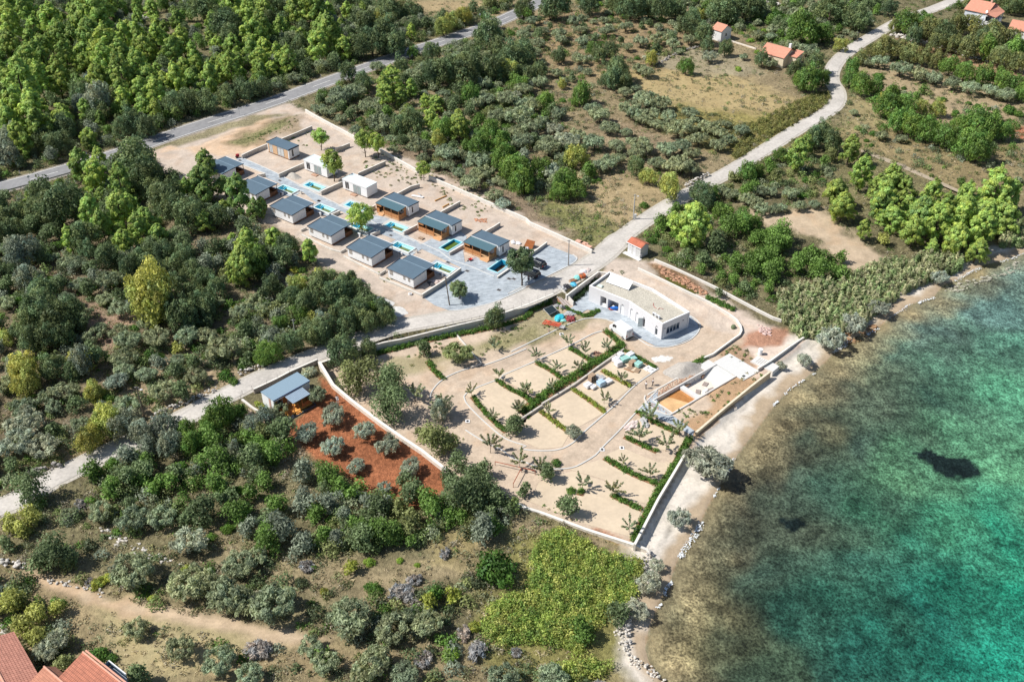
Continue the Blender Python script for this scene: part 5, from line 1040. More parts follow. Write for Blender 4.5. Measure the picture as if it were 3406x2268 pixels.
def make_variants():
    g = np.random.default_rng(11)
    def surf(n, f, seed):
        gg = np.random.default_rng(seed); out = []; rad = []
        for k in range(n):
            c, r = f(gg, k, n); out.append(c); rad.append(r)
        return out, rad
    def limbs(h, spread, n, seed):
        rr = random.Random(seed); return [(h*rr.uniform(.35, .9), spread*math.cos(k*2.4)*rr.uniform(.6, 1), spread*math.sin(k*2.4)*rr.uniform(.6, 1), spread*rr.uniform(.3, .8)) for k in range(n)]
    # unit sizes: every crown is about 1 m wide radius 0.5 -> scaled per tree.  Base width 6 m
    for k in range(8):      # Aleppo pine: irregular heap of upswept branch masses, 6 m wide, 8.4 high
        rr = random.Random(500+k); c = []; r = []; tall = [1.0, .82, 1.12, .9, 1.05, 1.2, .95, .75][k]; nm = 20
        for j in range(nm):
            t = (j+.5)/nm; a = j*2.39996+rr.uniform(-.5, .5); prof = 2.55*(1-t**1.7)**.75*(.55+.45*min(1, (t+.05)*4))
            q = prof*rr.uniform(.5, 1.02); z = (1.5+6.0*t**.95)*tall; R0 = rr.uniform(.8, 1.35)*(1-.35*t); cx_, cy_ = q*math.cos(a), q*math.sin(a)
            for i in range(9):
                d = Vector((rr.gauss(0, 1), rr.gauss(0, 1), rr.gauss(.35, .8))).normalized(); e = rr.uniform(.45, 1.0)*R0
                c.append((cx_+d.x*e+math.cos(a)*.15, cy_+d.y*e+math.sin(a)*.15, z+d.z*e*.85)); r.append(rr.uniform(.32, .58))
            if j % 2: c.append((cx_, cy_, z+R0*1.3)); r.append(.28)
        c.append((0, 0, 8.1*tall)); r.append(.28); c.append((0, 0, 8.5*tall)); r.append(.16)
        VAR.setdefault('pine', []).append((leaf_mesh('pine_crown', c, r, 9000, .155, 200+k, up=.7, tint=(.72, 1.25), elong=1.3, jit=.32, flat=1.0), trunk_mesh('pine_trunk', 6.5*tall, .2, .02, limbs(6, 1.6, 6, k), k)))
    for k in range(3):      # young round pine on a bare stem
        def f(gg, i, n):
            d = gg.normal(size=3); d /= np.linalg.norm(d); q = gg.uniform(.55, 1)
            return (2.4*d[0]*q, 2.4*d[1]*q, 4.6+2.1*d[2]*q*(1.15 if d[2] > 0 else .9)), gg.uniform(.45, .8)
        c, r = surf(60, f, 130+k); VAR.setdefault('stempine', []).append((leaf_mesh('pine_crown', c, r, 3800, .17, 230+k, up=.6, tint=(.65, 1.3), elong=1.4), trunk_mesh('pine_trunk', 5.2, .16, .03, limbs(4, 1.2, 6, k+9), k+20)))
    for k in range(7):      # holm oak: dense rounded, lumpy, to the ground
        lo = g.uniform(0, 6.28, 3)
        def f(gg, i, n):
            t = (i+.5)/n; ph = math.acos(1-1.55*t); a = i*2.39996+gg.uniform(-.2, .2)
            s_ = 1+.2*math.sin(2*a+lo[0])+.14*math.sin(3*a+lo[1])+.12*math.sin(5*ph+lo[2]); q = gg.uniform(.7, 1.0)*s_
            return (2.55*math.sin(ph)*math.cos(a)*q, 2.55*math.sin(ph)*math.sin(a)*q, 2.4+2.45*math.cos(ph)*q), gg.uniform(.45, .9)
        c, r = surf(75, f, 160+k); VAR.setdefault('oak', []).append((leaf_mesh('oak_crown', c, r, 4200, .17, 260+k, up=.4, tint=(.6, 1.35), elong=1.0, jit=.6), trunk_mesh('oak_trunk', 3.2, .22, .02, limbs(3, 1.4, 5, k), k+40)))
    for k in range(7):      # olive: loose, airy, several leaders
        def f(gg, i, n):
            a = gg.uniform(0, 6.28); q = math.sqrt(gg.uniform(.05, 1)); z = 1.9+1.5*gg.uniform(0, 1)*(1.15-q*.6)+(.25*math.sin(3*a))
            return (2.55*q*math.cos(a), 2.55*q*math.sin(a), z), gg.uniform(.35, .75)
        c, r = surf(62, f, 190+k); VAR.setdefault('olive', []).append((leaf_mesh('olive_crown', c, r, 2700, .15, 290+k, up=.5, tint=(.65, 1.35), elong=1.9, jit=.8, warm=.06), trunk_mesh('olive_trunk', 2.2, .2, .05, [(1.0, 1.5*math.cos(q*1.3), 1.5*math.sin(q*1.3), 1.3) for q in range(5)], k+60)))
    for k in range(5):      # mastic / juniper bush, dome on the ground (4 m wide)
        def f(gg, i, n):
            t = (i+.5)/n; ph = math.acos(1-t*.98); a = i*2.39996
            q = gg.uniform(.6, 1.05); return (1.75*math.sin(ph)*math.cos(a)*q, 1.75*math.sin(ph)*math.sin(a)*q, .3+1.25*math.cos(ph)*q), gg.uniform(.3, .6)
        c, r = surf(42, f, 220+k); VAR.setdefault('shrub', []).append((leaf_mesh('shrub', c, r, 1500, .15, 320+k, up=.6, tint=(.65, 1.3)), None))
    for k in range(4):      # bare twiggy shrub
        def f(gg, i, n):
            a = gg.uniform(0, 6.28); q = math.sqrt(gg.uniform(0, 1)); return (1.7*q*math.cos(a), 1.7*q*math.sin(a), .4+1.0*gg.uniform(0, 1)*(1.1-q*.7)), gg.uniform(.3, .5)
        c, r = surf(36, f, 250+k); VAR.setdefault('bare', []).append((leaf_mesh('bare_shrub', c, r, 900, .16, 350+k, up=.4, elong=2.6, jit=1.0, tint=(.6, 1.4)), None))
    for k in range(5):      # planted sapling: stake-straight stem, few upright branches with big leaves, 3.6 m wide
        rr = random.Random(k); c = []; r = []; b = MB(); b.bar((0, 0, -.2), (0, 0, 1.4), .05, .035, 5)
        for q in range(9):
            a = q*2.4+rr.uniform(-.3, .3); el = rr.uniform(.5, 1.15); L_ = rr.uniform(1.3, 2.2); st_ = Vector((0, 0, rr.uniform(1.0, 1.5))); d = Vector((math.cos(a)*math.cos(el), math.sin(a)*math.cos(el), math.sin(el)))
            b.bar(st_, st_+d*L_, .03, .01, 4)
            for t in (.4, .55, .7, .85, 1.0): p = st_+d*L_*t; c.append(tuple(p)); r.append(.14)
        me = bpy.data.meshes.new('sapling_trunk'); me.from_pydata(b.v, [], b.f); me.materials.append(BARK)
        VAR.setdefault('sapling', []).append((leaf_mesh('sapling_crown', c, r, 460, .16, 380+k, up=.2, elong=1.25, jit=.9), me))
make_variants()
KIND = {'pine': ('pine_tree', 6.2, 8.3), 'stempine': ('young_pine', 5.2, 6.9), 'oak': ('evergreen_oak', 5.4, 6.0), 'olive': ('olive_tree', 5.4, 3.8), 'shrub': ('shrub', 4.0, 1.9), 'bare': ('bare_shrub', 3.7, 1.6), 'sapling': ('sapling', 3.4, 3.1)}
COL = {'pine': (.40, .53, .13), 'dpine': (.27, .38, .11), 'oak': (.180, .245, .110), 'goak': (.175, .295, .065), 'yoak': (.46, .48, .13), 'ooak': (.26, .29, .11), 'gray': (.28, .325, .235), 'olive': (.35, .40, .235), 'solive': (.43, .47, .345),
       'shrub': (.120, .235, .042), 'yshrub': (.43, .47, .09), 'dshrub': (.12, .15, .075), 'twig': (.44, .41, .38), 'tama': (.45, .47, .36), 'sap': (.33, .36, .20), 'bright': (.28, .43, .07)}
CNAME = {'pine': 'bright green', 'dpine': 'mid green', 'oak': 'dark', 'goak': 'deep green', 'yoak': 'yellow-leaved', 'ooak': 'olive green', 'gray': 'greyish', 'olive': 'grey-green', 'solive': 'silvery', 'shrub': 'deep green', 'yshrub': 'yellow-green', 'dshrub': 'dark', 'twig': 'leafless grey', 'tama': 'feathery grey', 'sap': 'thin', 'bright': 'light green'}
LAND = [((2297, 730), 'the bend of the pale lane'), ((2130, 825), 'the red-roofed utility hut'), ((2100, 1000), 'the white flat-roofed building'), ((2400, 1270), 'the concrete basin'), ((960, 1310), 'the blue-roofed cabin'), ((1250, 1470), 'the red soil plot'),
        ((1370, 910), 'the lowest left-row cabin'), ((1010, 690), 'the third left-row cabin'), ((770, 560), 'the topmost left-row cabin'), ((960, 490), 'the wood-panelled cabin'), ((1230, 640), 'the white box cabins'), ((1530, 750), 'the timber-porch cabins'),
        ((2375, 100), 'the small white hut'), ((2600, 175), 'the cream house'), ((3270, 60), 'the large terracotta-roofed house'), ((1500, 290), 'the middle of the asphalt road'), ((600, 480), 'the left half of the asphalt road'), ((1000, 340), 'the road edge above the sites'),
        ((1800, 20), 'the far end of the asphalt road'), ((2780, 330), 'the curve of the lane'), ((3350, 410), 'the red field at the right edge'), ((2900, 760), 'the bare sandy field'), ((3000, 620), 'the big pine stand by the sea'), ((700, 1300), 'the lane left of the blue-roofed cabin'),
        ((200, 1620), 'the lower end of the lane'), ((250, 2200), 'the tiled roofs at the bottom'), ((600, 2080), 'the dirt track'), ((1900, 1950), 'the yellow-green thicket'), ((2200, 1850), 'the south end of the beach'), ((450, 1000), 'the yellow-leaved tree'), ((200, 300), 'the pine wood at the left'),
        ((2000, 480), 'the olive rows'), ((2100, 620), 'the dry grass field'), ((2450, 1480), 'the narrow beach'), ((2000, 1300), 'the camping ground pallets'), ((1600, 1200), 'the angled wall of the camping ground'), ((1330, 1120), 'the lane below the cabins'), ((100, 1800), 'the broken stone wall at the left edge'), ((1400, 2050), 'the lower scrub')]
TREES = []   # (kind, colour, world x, y, width, label, group, given-by-hand)
def crown_at(px, kind, wpx):
    """crown centre pixel and width in photo pixels -> foot point and real width"""
    base = KIND[kind]; z0 = 0.0; wm = 4.0
    for i in range(5):
        zc = base[2]*(wm/base[1])*(.62 if kind in ('stempine', 'olive', 'sapling') else .5)
        x, y = un(px, z0+zc); z0 = float(height([(x, y)])[0]); dist = y*math.cos(TH)-(z0+zc-CH)*math.sin(TH); wm = wpx*dist/F
    return x, y, wm
def put(kind, col, px, wpx, label=None, sc_h=1.0):
    x, y, wm = crown_at(px, kind, wpx); TREES.append([kind, col, x, y, wm, label, None, True])
def many(t, kind, col, *v):
    for i in range(0, len(v), 3): put(kind, col, T(t, v[i], v[i+1]), v[i+2]/2.0633)
many('a0', 'pine', 'pine', 60,180,200, 170,60,180, 350,150,200, 520,110,220, 650,130,220, 620,230,200, 190,430,200, 50,280,180, 400,230,160, 290,310,150, 450,400,140, 150,640,300, 280,560,220, 400,570,180, 100,780,240, 230,790,250, 420,760,170, 280,880,200, 60,870,180, 730,360,240, 830,390,200, 720,470,180, 560,340,150, 560,420,130, 690,560,200, 850,530,220, 940,480,180, 820,620,180, 960,620,190, 1080,650,180, 1010,560,170, 1120,560,160, 1000,330,170, 1080,260,150, 1180,330,200, 1250,290,180, 1260,440,130, 1330,380,130, 1220,560,170, 1350,450,110, 1460,140,120, 1740,220,230, 1700,130,170, 1640,490,110, 1740,380,150, 1780,480,130, 1430,560,170, 1500,530,110, 1060,770,130, 980,720,140, 880,190,130, 940,130,110, 700,50,160, 50,60,140, 20,520,120, 1600,40,180, 1480,30,120, 1450,670,70, 560,1150,210, 690,1100,130, 650,1220,190, 830,1290,190, 800,1440,230, 620,1480,190, 890,1400,140, 1010,1510,190, 910,1000,80)
many('a0', 'pine', 'dpine', 1420,1120,190, 1390,1240,240, 1540,1260,150, 1640,1350,220, 1750,1440,130, 1390,1340,150)
many('a0', 'oak', 'oak', 620,620,150, 560,650,160, 1390,60,180, 1550,170,180, 1580,260,150, 930,1110,290, 1000,1210,220, 860,1190,180, 280,1330,180, 400,1440,260, 240,1440,160, 480,1380,150, 1150,1350,220, 1200,1430,200, 1350,1440,160, 1050,1320,150, 60,1500,160, 1300,1490,190, 1480,1500,150, 900,850,150, 1000,880,140, 830,880,130, 1200,720,150, 1300,700,150, 1400,700,150, 1550,650,130, 1650,600,130, 1720,620,120, 1800,600,120, 450,880,150, 400,980,160, 300,950,140, 700,760,120)
many('a0', 'oak', 'gray', 680,690,190, 80,960,180, 50,1070,160, 640,560,110, 560,720,120)
many('a1', 'pine', 'pine', 40,200,180, 60,320,150, 270,70,180, 360,50,200, 420,90,160, 480,60,140, 440,220,170, 520,250,220, 420,320,190, 600,320,150, 160,410,150, 230,430,140, 30,420,150, 100,470,110, 620,80,110, 590,160,80, 880,600,150, 950,580,150, 1000,650,130, 1070,600,110, 900,660,130, 1050,750,90, 1160,710,80, 1240,700,130, 1210,800,140, 1250,850,110, 1380,820,170, 1400,890,150, 30,1400,120)
many('a1', 'oak', 'yoak', 1290,190,110, 1340,160,100, 1430,110,110, 830,120,60, 1750,480,120, 1250,960,110)
many('a1', 'oak', 'oak', 1600,240,210, 1650,330,130, 640,500,120, 1210,360,110, 1000,460,90, 740,570,120, 880,250,190, 800,300,170, 950,300,160, 700,330,140, 130,60,150, 100,150,110, 180,140,100, 1060,70,120, 1110,90,100, 920,70,150, 760,170,150, 1330,500,190, 1420,520,190, 1480,460,180, 1230,510,160, 1640,480,150, 1740,400,190, 1830,360,150, 1080,850,170, 1000,880,130, 300,300,110, 1840,60,120)
many('a1', 'oak', 'goak', 1470,650,130, 1290,900,140, 1600,920,150, 1530,1000,150, 1700,1080,190, 1780,1180,190, 1830,1250,170, 1700,960,120, 1820,570,100, 1080,360,75)
many('a1', 'olive', 'olive', 830,460,110, 600,650,170, 680,620,150, 540,690,120, 500,760,110, 430,740,100, 670,750,90, 770,690,70, 850,840,190, 930,880,100, 690,890,90, 930,950,90, 580,810,90, 1120,1000,160, 1310,1050,160, 1240,1130,90, 1150,1080,90, 1390,1180,110, 1520,1100,170, 1560,1180,150, 1720,670,150, 1800,790,190, 1650,790,150, 1580,680,130, 1830,600,110, 1560,570,120, 1640,1330,120, 1480,1250,140, 1160,470,140, 940,1020,80, 230,250,130, 1060,500,90, 1550,380,110, 1380,390,110)
many('a1', 'olive', 'solive', 1700,1390,110, 1630,160,110, 1260,1010,80)
many('a2', 'olive', 'olive', 330,230,110, 180,290,110, 80,240,100, 200,210,90, 480,200,90, 480,280,90, 430,140,100, 890,280,110, 800,320,80, 1020,260,120, 1110,300,100, 1100,230,80, 1010,180,70, 1220,270,100, 930,490,110, 780,630,110, 850,600,80, 470,400,110, 820,740,160, 930,680,170, 1030,700,140, 850,780,130, 950,780,150, 1080,800,140, 1230,770,120, 1150,880,180, 1250,850,140, 1000,850,110, 900,820,110, 1370,870,140, 1430,910,110, 1290,950,140, 1470,850,80, 1580,890,110, 1430,990,120, 1500,960,100, 1070,1020,140, 1170,1000,130, 1240,1050,120, 870,980,150, 920,1010,120, 720,1000,130, 860,1050,120, 680,1110,140, 740,1080,100, 1170,1130,170, 1100,1140,120, 1240,1160,120, 1000,1110,120, 610,780,150, 560,740,120, 680,870,130, 790,910,90, 330,770,110, 90,610,110, 70,700,110, 200,560,110, 140,860,170, 260,1000,190, 450,930,130, 570,970,150, 70,960,160, 600,1140,120, 1440,1300,110, 1620,1360,120, 1680,1390,120, 1800,1430,100, 1600,390,60, 140,140,90, 270,100,90)
many('a2', 'olive', 'solive', 380,960,160, 300,880,120, 1360,385,110, 280,1170,140, 30,650,90)
many('a2', 'oak', 'oak', 50,400,150, 30,500,110, 740,480,160, 700,540,140, 780,560,110, 650,560,90, 330,390,95, 200,480,100, 130,520,110, 1330,240,130, 1350,310,90, 1470,340,95, 300,40,190, 540,40,130, 820,50,170, 760,20,140, 900,70,110, 1030,70,140, 1130,60,120, 1440,60,190, 1600,50,180, 1680,60,140, 1200,180,110, 1250,120,110, 1310,1320,150, 1340,1380,120, 600,380,100, 680,350,95, 1240,200,90, 860,1150,120, 1500,110,110)
many('a2', 'oak', 'goak', 250,690,110, 480,650,140, 440,700,60, 50,1170,160, 90,1250,140, 200,1160,120, 370,1250,170, 330,1330,110, 450,1300,130, 90,90,85, 1200,460,100, 1620,1190,120, 1460,1480,140, 1590,1520,150, 1680,1540,110, 570,340,90)
many('a2', 'oak', 'yoak', 440,1080,140, 1080,1280,160, 950,1220,105, 970,400,95, 350,580,60, 1290,105,70, 20,480,70)
many('a2', 'shrub', 'bright', 1690,130,70, 1690,355,50, 1560,470,60)
put('pine', 'pine', T('a2', 1240, 1500), 310/2.0633, 'big bright green pine beside the lane, behind the utility hut')
many('a2', 'pine', 'pine', 1120,1500,120)
many('a3', 'pine', 'dpine', 900,1400,210, 1150,1490,210, 1330,1450,170, 580,1340,150, 1560,1520,160)
many('a3', 'pine', 'pine', 655,1040,160, 300,1080,170, 350,1010,120, 580,1290,210, 740,1200,190, 620,1400,210, 860,1280,190, 960,1240,190, 1040,1290,170, 900,1400,210, 960,1480,190, 1200,1400,210, 1150,1490,210, 1460,1400,190, 1450,1500,240, 1650,1330,240, 1760,1330,190, 1600,1450,230, 1740,1480,230, 1330,1450,170, 1060,1420,150)
many('a3', 'oak', 'oak', 700,130,150, 930,60,100, 530,60,190, 290,480,110, 420,440,130, 1320,240,160, 540,980,140, 430,950,140, 480,900,120, 380,960,100, 770,1090,80, 1580,260,120, 1100,250,120, 60,410,100, 1600,60,120, 1780,40,120)
many('a3', 'oak', 'goak', 350,210,190, 480,230,120, 1050,170,140, 1180,180,140, 1600,340,140, 1800,360,150, 380,540,170, 480,540,110, 320,560,110, 680,470,110, 740,590,140, 660,550,100, 840,600,110, 950,650,120, 930,730,170, 1040,740,150, 1000,830,150, 1080,870,150, 1200,900,160, 1300,930,160, 1400,950,140, 1480,980,190, 1540,1030,170, 1440,860,120, 1540,850,190, 1630,880,160, 1720,900,130, 1830,640,110, 1780,590,140, 1700,560,130, 1590,530,130, 1450,500,130, 1350,460,110, 190,1070,90, 30,1180,90)
many('a3', 'oak', 'ooak', 1200,210,140, 1640,300,170, 1480,330,150, 1750,280,150, 1700,390,140, 1820,440,120, 1400,170,130, 1500,180,130, 1260,300,110, 1380,310,110, 900,340,130, 1000,350,120, 1080,370,120, 1170,400,110, 1260,420,110, 740,400,90, 820,350,90, 1650,210,110, 970,180,90)
many('a3', 'olive', 'olive', 1020,470,150, 870,420,120, 1130,500,130, 1240,530,130, 1370,570,120, 1490,600,130, 1630,620,130, 1750,650,130, 690,240,80, 880,930,90, 1020,950,80, 690,770,60, 790,420,90, 30,240,90, 450,160,120, 300,90,130, 380,340,130, 270,310,100, 120,250,80, 110,430,100, 320,1410,100, 420,1400,80, 250,1320,110, 120,1310,90, 60,1430,110, 190,1420,90)
many('a3', 'oak', 'yoak', 600,310,85, 880,690,75, 1150,750,110, 1260,750,100)
many('a3', 'shrub', 'shrub', 860,520,85, 1300,680,60, 1540,730,70, 1760,750,110, 1820,780,80, 160,110,140, 1450,755,35, 900,790,60, 1160,830,100)
many('a3', 'shrub', 'bright', 30,130,90)
many('b0', 'pine', 'pine', 850,120,160, 700,30,170, 960,40,190, 1080,80,170, 1700,160,170, 1620,350,160, 1600,110,90, 1270,150,80)
put('pine', 'pine', T('b0', 1690, 260), 270/2.0633, 'large bright green pine left of the bare ground below the left-row cabins')
put('oak', 'yoak', T('b0', 1055, 500), 350/2.0633, 'very large yellow-leaved tree standing among dark oaks left of the lane')
many('b0', 'oak', 'yoak', 150,1010,210, 190,1120,170, 740,1370,210, 600,1490,180, 30,790,110, 640,1150,130, 560,960,150, 1040,620,130)
many('b0', 'oak', 'oak', 580,90,190, 60,80,170, 730,230,160, 880,320,150, 600,200,130, 1140,200,150, 1280,240,150, 1320,330,150, 1200,300,140, 1400,380,130, 1300,480,150, 1380,560,180, 1250,640,220, 1420,600,150, 1180,560,160, 320,600,250, 220,660,220, 380,700,230, 450,620,190, 220,800,170, 330,800,170, 430,770,160, 640,920,130, 370,990,170, 500,1020,120, 120,760,130, 1480,460,140, 70,340,120, 280,480,200, 1230,420,130, 960,250,130)
many('b0', 'oak', 'gray', 150,210,210, 180,380,160, 560,950,180, 860,1390,190, 960,1450,180, 1130,1420,190, 80,1000,120, 1180,1530,170)
many('b0', 'olive', 'olive', 740,390,170, 430,1150,190, 530,280,130, 530,430,120, 360,240,90, 720,520,120, 820,590,160, 600,610,80, 690,720,100, 1000,680,130, 870,800,180, 850,920,180, 1080,790,190, 1220,940,110, 1000,1040,150, 1340,1050,155, 1110,1150,185, 860,1260,190, 550,1380,130, 1420,780,150, 1520,860,220, 1660,600,150, 1820,740,120, 20,1110,150)
many('b0', 'olive', 'solive', 800,1090,160, 170,1370,250, 100,1500,240, 300,1530,220, 870,560,90)
many('b0', 'shrub', 'shrub', 400,150,110, 1720,720,95, 1640,710,70, 750,1200,100, 1720,830,120, 1810,940,100, 1540,1040,120, 1600,1080,90, 130,530,90, 330,770,90)
many('b0', 'shrub', 'yshrub', 510,130,85, 700,1170,110, 680,1230,90, 800,470,60, 440,530,60, 470,930,80)
many('b0', 'oak', 'goak', 1500,1330,210, 1270,1430,140, 1330,1510,150, 1650,1500,140, 1430,1420,110)
many('b0', 'oak', 'gray', 1740,1400,150, 1820,1350,150, 1620,1550,120)
many('b1', 'oak', 'oak', 690,460,140, 650,375,85, 230,170,150, 180,240,150, 450,430,190, 560,480,180, 350,560,170, 250,500,120, 460,740,170, 240,830,150, 380,760,160, 560,650,160, 620,700,160, 700,620,170, 760,680,150, 880,600,135, 890,660,120, 870,555,60, 50,250,150, 100,430,130)
many('b1', 'oak', 'gray', 470,700,140, 1280,1290,150)
many('b1', 'oak', 'goak', 100,890,150, 50,930,110, 170,700,110, 30,270,190, 320,620,120, 780,600,110)
many('b1', 'oak', 'yoak', 290,430,120)
put('oak', 'oak', T('b1', 1395, 455), 150/2.0633, 'round dark tree with a bare stem on the paved forecourt beside the leaning pole')
TREES[-1][0] = 'stempine'; TREES[-1][7] = 'short'
put('stempine', 'oak', T('b2', 75, 295), 200/2.0633, 'round dark tree on a forked trunk shading the parked cars')
put('oak', 'oak', T('b1', 1640, 650), 135/2.0633, 'tall narrow dark oak growing through the retaining wall')
put('oak', 'oak', T('b1', 600, 890), 210/2.0633, 'dark oak overhanging the lane above the camping ground')
put('oak', 'oak', T('b1', 770, 870), 130/2.0633, 'smaller dark oak at the bend of the retaining wall')
put('oak', 'ooak', T('b1', 710, 1040), 285/2.0633, 'broad grey-green oak with a dark trunk beside the whitish stone wall')
put('oak', 'oak', T('b1', 910, 1060), 270/2.0633, 'broad dark oak right of the forked trunk on the camping ground')
put('oak', 'oak', T('b1', 900, 1210), 285/2.0633, 'low dark oak mass between the stone wall and the sandy road')
put('oak', 'oak', T('b1', 1150, 860), 120/2.0633, 'dark oak in the corner of the camping ground below the retaining wall')
put('olive', 'ooak', T('b1', 1395, 890), 190/2.0633, 'grey-green tree beside the thin angled white wall')
put('oak', 'ooak', T('b1', 1240, 1450), 255/2.0633, 'large grey-green oak at the edge of the sandy bend')
put('oak', 'oak', T('b1', 1770, 1390), 160/2.0633, 'dark round tree at the lower end of the middle hedge')
put('olive', 'solive', T('b2', 425, 1430), 115/2.0633, 'small silvery olive standing alone on the golden sand pitch')
put('pine', 'pine', T('b1', 370, 190), 150/2.0633, 'small bright pine on the bare ground below the fifth cabin')
put('shrub', 'solive', T('b1', 365, 1020), 120/2.0633, 'white-flowering shrub behind the blue-roofed cabin')
for x, y, w_, l in ((540, 1310, 185, 'largest olive tree at the top of the red soil plot, below the cabin'), (425, 1185, 140, 'olive tree close beside the porch of the blue-roofed cabin'), (360, 1440, 160, 'leftmost olive tree on the red soil plot'), (745, 1430, 155, 'olive tree on red soil nearest the middle of the whitish wall'),
                    (530, 1530, 165, 'olive tree in the middle of the red soil plot'), (912, 1520, 165, 'right-hand olive tree of the middle row on red soil'), (165, 1290, 130, 'small olive in front of the porch steps of the blue-roofed cabin')): put('olive', 'solive' if w_ > 150 else 'olive', T('b1', x, y), w_/2.0633, l)
for x, y, w_, l in ((685, 85, 130, 'slim olive tree low on the red soil plot'), (1070, 90, 155, 'lowest right olive on the red soil plot'), (880, 230, 105, 'bottommost olive on the red soil plot')): put('olive', 'solive', T('c1', x, y), w_/2.0633, l)
many('b1', 'stempine', 'pine', )
for x, y, w_, l, k in ((440, 945, 115, 'slim young pine with a bare stem behind the wood-panelled cabin', 'stempine'), (525, 1120, 170, 'round dark-bottomed pine hiding the end of the first white box cabin', 'stempine'), (745, 975, 140, 'left half of the twin-stemmed pine by the boundary wall', 'stempine'), (835, 990, 125, 'right half of the twin-stemmed pine by the boundary wall', 'stempine'),
                    (1150, 1165, 100, 'slender pine by the boundary wall behind the white box cabins', 'stempine'), (720, 1495, 180, 'round green pine standing on the paved drive beside a pool', 'stempine')): put(k, 'pine', T('a1', x, y), w_/2.0633, l)
many('b2', 'oak', 'goak', 1530,30,180, 1540,280,140, 1660,310,150, 1680,110,120, 1780,330,150, 1800,80,150, 1780,220,140, 1640,250,140, 1450,360,90)
many('b2', 'oak', 'oak', 1420,130,180, 1330,240,130, 1610,440,100, 1430,480,80, 30,1370,140)
many('b3', 'oak', 'goak', 60,90,110, 210,60,170, 150,130,170, 40,220,180, 230,130,140, 380,220,160, 470,230,140, 300,280,160, 440,310,180, 590,230,95, 600,330,120, 640,370,95, 130,310,140, 540,270,110)
many('b3', 'oak', 'yoak', 900,110,100)
many('b3', 'pine', 'pine', 750,60,110, 1100,60,190, 1250,20,220, 1400,80,230, 1560,60,230, 1540,180,170, 1230,170,110, 1480,220,90)
for x, y, w_, l in ((540, 790, 170, 'broad grey tamarisk leaning over the beach at the end of the pale sea wall'), (350, 940, 95, 'round grey tamarisk alone on the pebbles above the steps'), (190, 980, 60, 'small grey tamarisk beside the beach steps'), (870, 580, 120, 'tamarisk at the waterline right of the reed bed'), (1280, 370, 100, 'tamarisk under the far end of the reeds'), (690, 690, 150, 'tamarisk between the reeds and the foam')):
    put('olive', 'tama', T('b3', x, y), w_/1.75, l)
for x, y, w_, l in ((1345, 60, 270, 'largest feathery tamarisk on the beach, its shade in the water'), (1150, 435, 140, 'tamarisk alone in the middle of the pale beach'), (1000, 760, 90, 'small tamarisk by the wall corner at the beach head'), (945, 880, 150, 'tamarisk leaning over the narrow beach'), (870, 1070, 140, 'lowest tamarisk on the narrow beach')): put('olive', 'tama', T('c2', x, y), w_/1.8, l)
many('c0', 'oak', 'yoak', 80,470,170, 210,430,170, 140,520,150, 80,1000,220, 230,1110,190, 220,1260,190, 120,1190,180, 400,1060,130)
many('c0', 'oak', 'oak', 180,230,260, 40,620,120, 380,650,280, 260,740,190, 470,700,170, 940,1510,200, 900,350,130, 1290,430,160)
many('c0', 'olive', 'olive', 480,400,110, 690,390,170, 890,450,210, 1110,430,190, 900,790,280, 1290,880,280, 1400,880,200, 1560,960,270, 1650,1030,200, 1650,750,220, 930,1200,160, 1230,1330,190, 1500,1420,220, 1700,1520,190, 1760,700,150)
many('c0', 'olive', 'solive', 1290,600,230, 1800,1020,190, 370,1290,190, 330,1340,200)
many('c0', 'shrub', 'yshrub', 1040,985,65, 680,880,120, 740,850,100, 650,910,80)
many('c0', 'shrub', 'shrub', 680,1370,140, 770,1400,90)
many('c0', 'bare', 'twig', 1760,1340,170, 620,880,80)
put('shrub', 'shrub', T('c1', 1640, 780), 330/2.0633, 'very large dome of deep green shrub left of the yellow-green thicket')
for x, y, w_, c, l in ((655, 770, 115, 'yshrub', 'yellow-green ball shrub at the left of the lower scrub'), (1345, 960, 125, 'yshrub', 'bright yellow-green ball shrub casting a dark shadow'), (1240, 950, 120, 'shrub', 'deep green shrub touching the bright yellow-green ball'), (1200, 1010, 140, 'yshrub', 'loose yellow-green shrub in front of the ball shrub'), (810, 920, 140, 'shrub', 'olive green shrub in the middle of the lower scrub')):
    put('oak' if 'ball' in l else 'shrub', c, T('c1', x, y), w_/2.0633, l)
many('c1', 'olive', 'olive', 130,1030,300, 650,1120,300, 950,1190,240, 1180,1160,210, 380,1320,170, 800,1450,260, 480,1430,190, 40,1010,150, 1060,1110,140, 720,1530,160)
many('c1', 'bare', 'twig', 1000,950,170, 1090,860,110, 1520,1350,160, 50,1340,150, 350,770,110, 1300,680,90, 1110,1020,100)
many('c1', 'shrub', 'bright', 1340,1380,140, 990,730,60, 1110,760,50, 780,740,90)
many('c1', 'oak', 'oak', 1430,250,300, 1580,200,180, 1530,330,190, 1090,250,210, 830,350,190, 1010,170,120, 1330,170,150, 1600,410,130)
many('c1', 'oak', 'oak', 1490,150,190, 1560,100,150, 1640,300,180, 1380,50,150)
many('b1', 'oak', 'ooak', 1150,1440,120, 1340,1500,150)
many('c1', 'oak', 'gray', 330,110,190, 200,480,240, 480,330,170, 900,330,120)
many('c1', 'oak', 'goak', 830,520,220, 1070,600,110, 650,270,120, 60,200,150, 420,400,150, 700,490,150, 560,220,150)
many('c1', 'oak', 'ooak', 1040,480,180, 1010,350,130, 1500,480,120, 1080,420,130)
many('c2', 'oak', 'goak', 480,1190,190)
many('c2', 'oak', 'oak', 730,1080,180, 400,350,180, 90,240,110, 240,110,150)
many('c2', 'shrub', 'shrub', 410,250,80, 20,330,90, 310,60,80)
